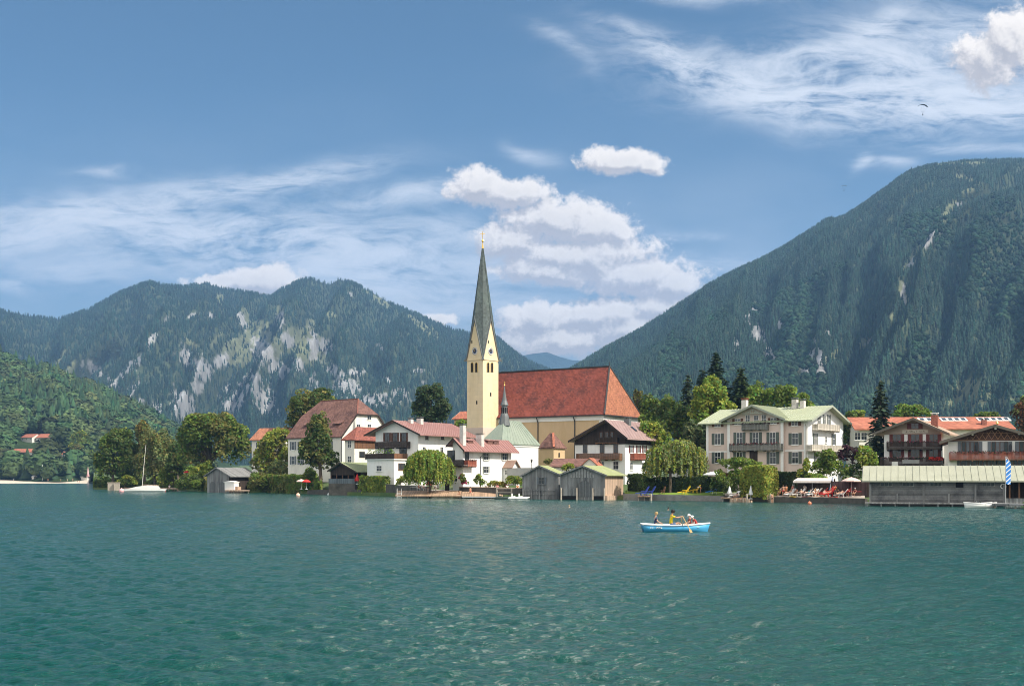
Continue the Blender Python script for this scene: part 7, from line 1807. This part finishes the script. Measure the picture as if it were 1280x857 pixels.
for i, (u, Y, c, lab) in enumerate(((519, 250.5, TRIM, 'white table top left of the weeping tree'), (549, 250, TRIM, 'white table right of the weeping tree trunk'), (670.5, 246, TRIM, 'small white table beside the boathouse roof'))):
    t = empty('garden_table', (xat(u, Y), Y, 1.45 if i < 2 else 2.6), 0, lab, 'table', 'garden tables'); mb = MB(); mb.cbox((0, 0, .75), 1.9, .9, .06); mb.build('table_top', c, t); mb = MB()
    for x in (-.8, .8):
        for y in (-.36, .36): mb.bar((x, y, 0), (x, y, .72), .06)
    split(mb, 'leg', IRON, t)
mp = empty('flag_pole', (xat(53, 1060), 1060, 2), 0, 'bare white pole on the far beach', 'pole'); mb = MB(); mb.tube([(0, 0, 0), (0, 0, 14.5)], [.22, .14], 6); mb.build('pole', LIFE, mp); mb = MB(); mb.tube([(0, 0, 0), (0, 0, .5)], .8, 8); mb.build('base', GREYSTONE, mp)
for i, (u, w, c, lab) in enumerate(((43, 2.4, CWHT, 'white hut on the far beach left of the bare pole'), (59, 5, TILE_ORANGE, 'orange roofed beach kiosk right of the bare pole'), (107, 7, CWHT, 'pale jetty hut beneath the striped closed parasol'))):
    h_ = empty('beach_hut', (xat(u, 1075), 1075, 2.2), R(-20), lab, 'hut', 'huts on the far beach'); mb = MB(); mb.box(-w / 2, w / 2, -2, 2, -1, 3.2); mb.build('wall', WHITE2, h_); mb = MB(); mb.prism([(-w / 2 - .5, -2.5, 3.2), (w / 2 + .5, -2.5, 3.2), (w / 2 + .5, 0, 4.6), (-w / 2 - .5, 0, 4.6)], (0, 0, .2)); mb.prism([(-w / 2 - .5, 2.5, 3.2), (w / 2 + .5, 2.5, 3.2), (w / 2 + .5, 0, 4.6), (-w / 2 - .5, 0, 4.6)], (0, 0, .2)); mb.build('roof', c, h_)

# paragliders over the mountain
def paraglider(label, u, v, Y, span, m, rz):
    p = pt(u, v, Y); r = empty('paraglider', p, rz, label, 'paraglider', 'paragliders'); n = 14; mb = MB(); q = []
    for i in range(n + 1):
        a = -1.12 + 2.24 * i / n; ch = span * .24 * math.sqrt(max(.08, 1 - (a / 1.25) ** 2)); x, z = math.sin(a) * span * .56, math.cos(a) * span * .40 - span * .2; q.append([(x, -ch / 2, z), (x, ch / 2, z - .1), (x, ch * .1, z + span * .025)])
    for a, b_ in zip(q, q[1:]): mb.face([a[0], b_[0], b_[2], a[2]]); mb.face([a[2], b_[2], b_[1], a[1]]); mb.face([a[1], b_[1], b_[0], a[0]])
    mb.build('canopy', m, r); mb = MB(); foot = Vector((0, 0, -span * .72))
    for i in range(1, n, 3): mb.tube([q[i][0], foot], .03, 4)
    split(mb, 'line', IRON, r); mb = MB(); mb.lathe([(.1, -1.3), (.45, -1.0), (.55, -.3), (.28, .1), (.22, .35), (.02, .6)], foot, 8); mb.build('pilot', IRON, r)
paraglider('dark paraglider high in the cloud right of the summit', 1153.5, 133.5, 1250, 11, IRON, R(12))
paraglider('tiny white paraglider left of the mountain', 1055, 233, 2000, 9, CWHT, R(-10))
# ------------------------------------------------------------------ people
SKIN = [mat('skin_light', (.58, .34, .24), .6, .06, 6.0), mat('skin_tan', (.46, .25, .16), .6, .06, 6.0), mat('skin_pale', (.66, .44, .35), .6, .06, 6.0)]
CL = {k: mat('cloth_' + k, c, .85, .12, 6.0) for k, c in dict(navy=(.035, .05, .10), yellow=(.80, .58, .02), red=(.50, .045, .035), maroon=(.20, .035, .03), white=(.78, .77, .74), black=(.02, .02, .022), orange=(.60, .20, .05), teal=(.03, .22, .25), grey=(.22, .23, .25), pink=(.62, .25, .28), denim=(.08, .13, .24)).items()}
HAIR = {k: mat('hair_' + k, c, .6, .2, 9.0) for k, c in dict(dark=(.020, .014, .010), brown=(.075, .045, .025), blond=(.36, .25, .12), grey=(.32, .31, .30)).items()}

def skin_mesh(name, pts, edges, rad, root, levels=2):
    """continuous surface grown round a joint skeleton"""
    me = bpy.data.meshes.new(name); me.from_pydata([tuple(p) for p in pts], edges, []); o = bpy.data.objects.new(name, me); COL.objects.link(o)
    md = o.modifiers.new('skin', 'SKIN'); md.use_smooth_shade = True; md.branch_smoothing = .4
    for i, r in enumerate(rad): me.skin_vertices[0].data[i].radius = (r, r) if not hasattr(r, '__len__') else r
    for i in range(len(pts)): me.skin_vertices[0].data[i].use_root = (i == root)
    sb_ = o.modifiers.new('sub', 'SUBSURF'); sb_.levels = levels; sb_.render_levels = levels
    dg = bpy.context.evaluated_depsgraph_get(); dg.update(); m2 = bpy.data.meshes.new_from_object(o.evaluated_get(dg)); bpy.data.objects.remove(o); bpy.data.meshes.remove(me)
    m2.name = name; m2.polygons.foreach_set('use_smooth', [True] * len(m2.polygons)); return m2

def pose(kind):
    """joints in metres, facing +x, seat or feet at z=0"""
    J = {}
    if kind == 'stand': J = dict(pel=(0, 0, .92), wa=(0, 0, 1.08), ch=(.01, 0, 1.30), nk=(0, 0, 1.47), hd=(.02, 0, 1.60), sh=(0, .18, 1.40), el=(-.02, .25, 1.12), ha=(.08, .25, .88), hp=(0, .10, .88), kn=(.02, .11, .48), an=(-.02, .11, .08), to=(.14, .12, .03))
    if kind == 'sit': J = dict(pel=(0, 0, .10), wa=(-.02, 0, .26), ch=(0, 0, .48), nk=(.01, 0, .65), hd=(.05, 0, .78), sh=(0, .18, .58), el=(.10, .22, .32), ha=(.32, .14, .24), hp=(.06, .10, .10), kn=(.46, .13, .16), an=(.50, .12, -.26), to=(.64, .12, -.30))
    if kind == 'row': J = dict(pel=(0, 0, .10), wa=(-.03, 0, .27), ch=(0, 0, .50), nk=(.04, 0, .68), hd=(.09, 0, .82), sh=(.03, .19, .60), el=(.30, .24, .50), ha=(.60, .16, .56), hp=(.06, .10, .10), kn=(.48, .13, .20), an=(.66, .11, -.18), to=(.80, .11, -.14))
    if kind == 'lean': J = dict(pel=(0, 0, .10), wa=(.04, 0, .25), ch=(.16, 0, .42), nk=(.27, 0, .55), hd=(.34, 0, .65), sh=(.18, .17, .50), el=(.28, .22, .26), ha=(.46, .16, .20), hp=(.06, .10, .10), kn=(.44, .13, .16), an=(.48, .12, -.24), to=(.60, .12, -.27))
    if kind == 'lounge': J = dict(pel=(0, 0, .12), wa=(-.12, 0, .22), ch=(-.30, 0, .38), nk=(-.44, 0, .50), hd=(-.50, 0, .62), sh=(-.36, .18, .44), el=(-.16, .26, .26), ha=(.10, .22, .22), hp=(.06, .10, .12), kn=(.44, .12, .30), an=(.78, .12, .10), to=(.86, .13, .20))
    if kind == 'lie': J = dict(pel=(0, 0, .12), wa=(-.18, 0, .12), ch=(-.42, 0, .13), nk=(-.60, 0, .13), hd=(-.74, 0, .15), sh=(-.52, .18, .12), el=(-.28, .28, .08), ha=(-.02, .26, .06), hp=(.06, .10, .11), kn=(.48, .11, .12), an=(.88, .12, .08), to=(.94, .13, .20))
    if kind == 'bend': J = dict(pel=(0, 0, .90), wa=(.12, 0, 1.02), ch=(.34, 0, 1.06), nk=(.50, 0, 1.00), hd=(.62, 0, .94), sh=(.42, .18, 1.00), el=(.46, .22, .72), ha=(.56, .16, .48), hp=(-.02, .10, .86), kn=(.04, .12, .46), an=(-.02, .12, .08), to=(.13, .13, .03))
    return J
BODY = {}
def body_meshes(kind):
    if kind in BODY: return BODY[kind]
    J = {k: Vector(v) for k, v in pose(kind).items()}; P = []; E = []; Rr = []
    def add(p, r, par=None):
        P.append(Vector(p)); Rr.append(r); i = len(P) - 1
        if par is not None: E.append((par, i))
        return i
    mir = lambda v: Vector((v.x, -v.y, v.z))
    pel = add(J['pel'], (.135, .115)); wa = add(J['wa'], (.115, .095), pel); ch = add(J['ch'], (.135, .10), wa); nk0 = add(J['ch'].lerp(J['nk'], .75), (.075, .06), ch); nk = add(J['nk'], .050, nk0)
    hv = (J['hd'] - J['nk']).normalized(); a = add(J['hd'] - hv * .045, .070, nk); b = add(J['hd'] + hv * .03, .092, a); add(J['hd'] + hv * .12, .062, b)
    fw = Vector((1, 0, 0)); fw = (fw - hv * fw.dot(hv)).normalized() if abs(hv.x) < .9 else Vector((0, 0, 1)); add(J['hd'] + fw * .105 + hv * .005, .013, b)
    for s in (1, -1):
        q = (lambda v: v) if s == 1 else mir
        e_ = add(J['hd'] + Vector((0, s * .088, 0)) - hv * .0, .018, b)
        sh = add(q(J['sh']), .058, ch); el = add(q(J['el']), .042, sh); wr = add(q(J['el'].lerp(J['ha'], .86)), .028, el); pm = add(q(J['ha']), (.036, .022), wr)
        d = (q(J['ha']) - q(J['el'])).normalized(); sd = d.cross(Vector((0, 0, 1))); sd = sd.normalized() if sd.length > .1 else Vector((0, 1, 0)); dn = sd.cross(d)
        for k, ln in enumerate((.062, .078, .072, .056)):
            o = sd * (k - 1.5) * .021; f1 = add(q(J['ha']) + d * .05 + o, .0105, pm); add(q(J['ha']) + d * (.05 + ln) + o - dn * .028, .008, f1)
        t1 = add(q(J['el'].lerp(J['ha'], .94)) + sd * .036 * s, .011, wr); add(q(J['ha']) + d * .035 + sd * .056 * s - dn * .01, .009, t1)
        hp = add(q(J['hp']), (.088, .088), pel); kn = add(q(J['kn']), .056, hp); an = add(q(J['an']), .038, kn); add(q(J['to']), .034, an)
    body = skin_mesh('body', P, E, Rr, pel, 1)
    def sub(js, rs, es, nm, root=0): return skin_mesh(nm, js, es, rs, root, 1)
    M = mir; l = lambda a, b, t: J[a].lerp(J[b], t)
    top = sub([J['pel'], J['wa'], J['ch'], l('ch', 'nk', .72), J['sh'], l('sh', 'el', .62), M(J['sh']), M(l('sh', 'el', .62))], [(.158, .135), (.142, .118), (.160, .122), (.090, .075), .078, .066, .078, .066], [(0, 1), (1, 2), (2, 3), (2, 4), (4, 5), (2, 6), (6, 7)], 'shirt')
    shorts = sub([J['wa'].lerp(J['pel'], .55), J['pel'], J['hp'], l('hp', 'kn', .5), M(J['hp']), M(l('hp', 'kn', .5))], [(.135, .115), (.150, .130), .105, .088, .105, .088], [(0, 1), (1, 2), (2, 3), (1, 4), (4, 5)], 'shorts', 1)
    # hair cap and sun hat follow the head's axis
    rot = Vector((0, 0, 1)).rotation_difference(hv).to_matrix()
    def cap(nm, prof, back=0.0, n=14):
        mb = MB(); i0 = 0
        for (r, z) in prof:
            for k in range(n):
                a_ = 2 * math.pi * k / n; f = math.cos(a_); p = Vector((f * r * 1.06 - back, math.sin(a_) * r, z - (.055 * max(0, -f)) * (1 if nm == 'hair' and z < .03 else 0))); mb.v.append(tuple(J['hd'] + rot @ p))
        for i in range(len(prof) - 1):
            for k in range(n): mb.f.append((i * n + k, i * n + (k + 1) % n, (i + 1) * n + (k + 1) % n, (i + 1) * n + k)); mb.mi.append(0)
        mb.f.append(tuple(range((len(prof) - 1) * n, len(prof) * n))); mb.mi.append(0)
        o = mb.build(nm, SKIN[0], smooth=True); me = o.data; bpy.data.objects.remove(o); return me
    hair = cap('hair', [(.098, -.02), (.108, .04), (.104, .09), (.078, .14), (.03, .165)], .012); hat = cap('sun_hat', [(.165, .035), (.17, .05), (.112, .062), (.108, .11), (.085, .16), (.03, .178)])
    eyes = None
    mb = MB()
    for s in (-1, 1):
        c_ = J['hd'] + fw * .088 + hv * .022 + Vector((0, s * .033, 0)); mb.cbox(c_, .022, .026, .016)
    o = mb.build('eyes', SKIN[0]); eyes = o.data; bpy.data.objects.remove(o)
    BODY[kind] = dict(body=body, shirt=top, shorts=shorts, hair=hair, sun_hat=hat, eyes=eyes); return BODY[kind]
def person(label, loc, rz, kind, skin=0, shirt=None, shorts='navy', hair='brown', hat=None, s=1.0, group=None, eyes=False, tilt=0):
    B = body_meshes(kind)
    def put(key, m, parent=None):
        o = bpy.data.objects.new('person' if key == 'body' else key, B[key]); COL.objects.link(o)
        if not B[key].materials: B[key].materials.append(m)
        o.material_slots[0].link = 'OBJECT'; o.material_slots[0].material = m
        if parent: o.parent = parent
        return o
    o = put('body', SKIN[skin]); o.location = loc; o.rotation_euler = (0, tilt, rz); o.scale = (s, s, s); tag(o, label, 'person', group)
    if shorts: put('shorts', CL[shorts], o)
    if shirt: put('shirt', CL[shirt], o)
    if hat: put('sun_hat', CL[hat], o)
    else: put('hair', HAIR[hair], o)
    if eyes: put('eyes', HAIR['dark'], o)
    return o
for k in ('stand', 'sit', 'row', 'lean', 'lounge', 'lie', 'bend'): body_meshes(k)

# crew of the rowing boat
zt = .46 * .66 + .09
person('person in a navy top sitting at the left end of the blue rowing boat', rb(-1.50, 0, zt), R(3), 'sit', 0, 'navy', 'grey', 'blond', s=1.16, eyes=True, group=None)
person('person in a yellow T-shirt rowing the blue boat', rb(-.32, 0, zt), R(3), 'row', 1, 'yellow', 'denim', 'dark', s=1.28, eyes=True)
person('child in maroon with a white hat, left of the pair in the boat', rb(1.02, -.22, zt), R(185), 'sit', 0, 'maroon', 'maroon', 'brown', 'white', .98, eyes=True)
person('child in red with a white hat leaning forward at the right end of the boat', rb(1.62, .16, zt), R(188), 'lean', 2, 'red', 'orange', 'brown', 'white', .98, eyes=True)

# sunbathers on the right terrace
def ter(u, d):
    Y0 = float(np.interp(u, [905, 935, 1000, 1081], [206.5, 202.8, 194.6, 183.4])); Y = Y0 + d; return Vector((xat(u, Y), Y, .92 + .42 * d / 9 + .003))
WB = mat('white_lounger_canvas', (.76, .74, .71), .85, .05); GSUN = 'loungers on the bathing terrace'; GP = 'bathers on the right terrace'
lng = [(953, 3.2, WB, 'white lounger nearest the tall hedge on the bathing terrace'), (960, 1.8, WB, 'white lounger with a red towelled bather near the hedge'), (970, 3.6, WB, 'upright white lounger before the dark hedge wall'), (988, 1.5, WB, 'white lounger just right of the standing bathers'),
       (999, 1.6, WB, 'white lounger in front of the sitting bather with red trunks'), (1009, 2.6, WB, 'white lounger under the left end of the awning'), (1016, 1.4, WB, 'white lounger before the middle of the awning'), (1020, 3.4, WB, 'white lounger under the awning next to the red chairs'),
       (1027, 3.2, CRED, 'smaller red chair under the right half of the awning'), (1036, 1.8, CRED, 'big red reclining chair beside the striped parasol'), (1033, 3.8, CRED, 'red chair behind the big red reclining chair'), (1052, 1.4, WB, 'white lounger right of the striped parasol'), (1057, 4.0, CRED, 'red bench seat left of the pink parasol')]
for i, (u, d, m, lab) in enumerate(lng): chair('sun_lounger', lab, ter(u, d), R(-150 - 25 * (i % 3)), m, m, 1.25 if i != 9 else 1.6, GSUN, recline=.45)
bath = [(957, 2.0, 'lounge', 1, None, 'red', 'dark', None, 'reclining bather in red shorts on the left white lounger'), (975, 2.2, 'sit', 1, None, 'orange', 'brown', None, 'bather sitting low left of the standing pair'), (979, 2.0, 'stand', 1, None, 'red', 'brown', None, 'standing tanned bather, left of the pair before the dark hedge'),
        (982.5, 2.6, 'stand', 1, 'orange', 'orange', 'dark', None, 'standing bather in orange, right of the pair before the dark hedge'), (986, 1.4, 'lounge', 0, None, 'white', 'blond', None, 'pale bather reclining at the feet of the standing pair'), (996, 2.4, 'sit', 1, None, 'red', 'dark', None, 'upright sitting bather in red trunks left of the awning'),
        (1002, 1.3, 'lounge', 0, None, 'navy', 'grey', None, 'bather in navy shorts lying before the awning left post'), (1010.5, 2.4, 'lounge', 2, 'teal', 'teal', 'brown', None, 'bather in teal under the left half of the awning'), (1014, 1.0, 'lie', 1, None, 'black', 'brown', None, 'bather lying flat at the terrace edge before the awning'),
        (1018, 1.6, 'lounge', 0, 'white', 'pink', 'blond', None, 'bather in white and pink in front of the awning'), (1022, 2.6, 'sit', 1, None, 'pink', 'dark', None, 'bather in pink sitting left of the red chairs'), (1026.5, 1.2, 'lie', 0, None, 'orange', 'grey', None, 'bather in orange trunks lying before the red chairs'),
        (1031, 1.4, 'lounge', 2, None, 'white', 'brown', None, 'pale bather reclining left of the big red chair'), (1048, 2.0, 'sit', 1, 'black', 'grey', 'dark', None, 'person in black sitting right of the striped parasol'), (1051, 1.5, 'lounge', 0, None, 'black', 'dark', None, 'bather on the white lounger right of the striped parasol'),
        (963, 3.0, 'lounge', 0, 'white', 'white', 'blond', None, 'bather all in white under the dark hedge wall')]
bath += [(949, 1.2, 'lie', 1, None, 'teal', 'dark', None, 'bather in teal lying closest to the tall hedge on the terrace'), (966, 1.3, 'sit', 0, 'pink', 'white', 'brown', None, 'bather in pink sitting at the edge before the upright white lounger'), (971.5, 3.5, 'lounge', 1, None, 'orange', 'dark', None, 'bather in orange on the upright white lounger'),
         (991, 3.6, 'stand', 0, 'red', 'navy', 'grey', None, 'standing person in red top and navy shorts left of the awning post'), (1006, 4.2, 'stand', 2, 'white', 'denim', 'dark', None, 'standing person in white under the left end of the awning'), (1019.5, .9, 'sit', 1, None, 'red', 'blond', None, 'bather in red sitting on the terrace edge below the awning middle'),
         (1036.5, 1.9, 'lounge', 1, None, 'navy', 'brown', None, 'bather reclining in the big red chair'), (1044, 3.2, 'stand', 0, 'yellow', 'grey', 'brown', None, 'standing person in yellow beside the striped parasol'), (1060, 3.3, 'sit', 0, 'red', 'red', 'dark', None, 'guest in red at the red covered table, left of two'), (1069, 3.3, 'sit', 1, 'maroon', 'black', 'grey', None, 'guest in maroon at the red covered table, right of two')]
for i, (u, d, c, lab) in enumerate(((946, 1.0, 'teal', 'teal towel at the hedge end of the terrace'), (993, .7, 'yellow', 'yellow towel on the terrace edge left of the awning'), (1006, .6, 'pink', 'pink towel on the terrace edge below the awning'), (1042, .7, 'red', 'red towel on the terrace edge below the striped parasol'))):
    mb = MB(); mb.box(-.9, .9, -.4, .4, 0, .03); mb.box(-.9, -.6, -.4, .4, .031, .07); o = mb.build('beach_towel', CL[c]); o.location = ter(u, d); o.rotation_euler = (R(2), 0, R(40 * i)); tag(o, lab, 'towel', 'towels on the terrace')
for (u, d, kd, sk, sh, so, ha, ht, lab) in bath:
    p = ter(u, d); p.z += {'stand': 0, 'sit': .42, 'lounge': .42, 'lie': .02}[kd]; person(lab, p, R(-150 + (u * 37 % 60)), kd, sk, sh, so, ha, ht, 1.08, GP)
person('bather sitting on the narrow jetty left of the tall hedge', Vector((xat(920, 202.5), 202.5, .76)), R(-120), 'lounge', 1, None, 'white', 'dark', None, 1.1, GP)
chair('sun_lounger', 'pale deck chair on the narrow jetty left of the tall hedge', Vector((xat(918.5, 202.9), 202.9, .73)), R(-150), WB, PALEWOOD, 1.15, GSUN)
parasol('small folded white parasol on the narrow bathing jetty', 912, 616, 203.5, .72, .55, CWHT, 1.9, False); parasol('slim folded white parasol by the bathing steps', 938.5, 612, 201, .5, .45, CWHT, 2.2, False)
person('tanned bather climbing the pale ladder', Vector((xat(965, 197.3), 197.3, -.15)), R(120), 'stand', 1, None, 'black', 'dark', None, 1.0, GP)
person('person bending over the right yellow lounger', place(876, 213.6), R(175), 'bend', 1, 'white', 'orange', 'brown', None, 1.12)
# landing stage and garden guests
GL2 = 'people on the landing'; GG = 'garden guests'
person('bather standing on the landing stage before the pink oleander', Vector((xat(588, 242), 242, .43)), R(-60), 'stand', 1, None, 'red', 'brown', None, 1.08, GL2)
person('bather sitting at the standing bather\'s feet on the landing stage', Vector((xat(590.5, 240), 240, .45)), R(-40), 'sit', 0, None, 'white', 'dark', None, 1.08, GL2)
person('bather crouching in orange at the joint of the two landing stages', Vector((xat(575, 241), 241, .72)), R(-130), 'lean', 1, None, 'orange', 'dark', None, 1.1, GL2)
person('person in pale clothes standing on the long landing stage', Vector((xat(535, 245.5), 245.5, .63)), R(-60), 'stand', 0, 'white', 'white', 'blond', None, 1.0, GL2)
for (u, Y, z, kd, sh, so, ha, lab) in ((523, 250, 1.9, 'sit', 'orange', 'red', 'dark', 'guest in orange left of the weeping tree trunk'), (529, 250.5, 1.9, 'sit', 'white', 'navy', 'grey', 'guest in white sitting close to the weeping tree trunk'), (539.5, 249, 1.5, 'stand', 'red', 'grey', 'brown', 'guest in red standing right of the weeping tree trunk'),
                                  (543.5, 249.5, 1.9, 'sit', 'white', 'grey', 'dark', 'guest in white at the table, left of two'), (547, 250.2, 1.9, 'sit', 'white', 'navy', 'blond', 'guest in white at the table, right of two'), (609, 243, 1.85, 'sit', 'white', 'pink', 'brown', 'guest sitting among the yellow flowers'), (622, 242.5, 1.85, 'sit', 'pink', 'navy', 'dark', 'guest in pink before the porch'), (634, 241.5, 1.85, 'sit', 'white', 'denim', 'grey', 'guest in white left of the rounded green shrub'), (647, 240, 1.85, 'sit', 'orange', 'grey', 'brown', 'guest in orange beside the narrow boathouse')):
    person(lab, Vector((xat(u, Y), Y, z)), R(-100 + u * 53 % 90), kd, int(u) % 3, sh, so, ha, None, 1.08, GG)
    if kd == 'sit': chair('garden_chair', 'pale garden chair under the ' + lab, Vector((xat(u, Y), Y, z - .40)), R(-100 + u * 53 % 90), TRIM if int(u) % 2 else BROWNWOOD, None, 1.1, 'garden chairs at the landing', 'garden chair', .2, False)
mb = None
# swimmers
for (u, v, lab, ha, sk) in ((711.5, 633, 'pale swimmer in the water before the twin boathouses', 'blond', 2), (835.5, 636, 'dark haired swimmer just behind the rowing boat', 'dark', 1)):
    Y = CAMH * F / (v + 1 - HV); person(lab, Vector((xat(u, Y), Y, -1.40)), R(-70), 'stand', sk, None, 'navy', ha, None, 1.0, 'swimmers')
# beach visitors far away
for i, (u, Y, so, sh, lab) in enumerate(((97, 760, 'black', 'black', 'dark clad visitor at the water edge of the far beach, left of two'), (99.5, 755, 'red', None, 'bather at the water edge of the far beach, right of two'), (84, 850, 'white', 'white', 'visitor in white on the far beach'), (76, 850, 'orange', 'white', 'visitor with orange shorts on the far beach'), (17, 850, 'white', 'white', 'visitor in white far left on the beach'), (60, 850, 'red', 'orange', 'visitor in orange beside the beach kiosk'), (91, 850, 'navy', 'pink', 'visitor in pink on the far beach'))):
    Y += 195 if Y > 800 else 255; p = Vector((xat(u, Y), Y, .5 if Y < 1020 else 1.6)); person(lab, p, R(-90 + 40 * i), 'stand', i % 3, sh, so, 'brown', None, 1.3, 'visitors on the far beach')
person('person in white on the jetty behind the sailing boat', Vector((xat(212, 386), 386, .9)), R(-90), 'sit', 0, 'white', 'white', 'grey', None, 1.3)
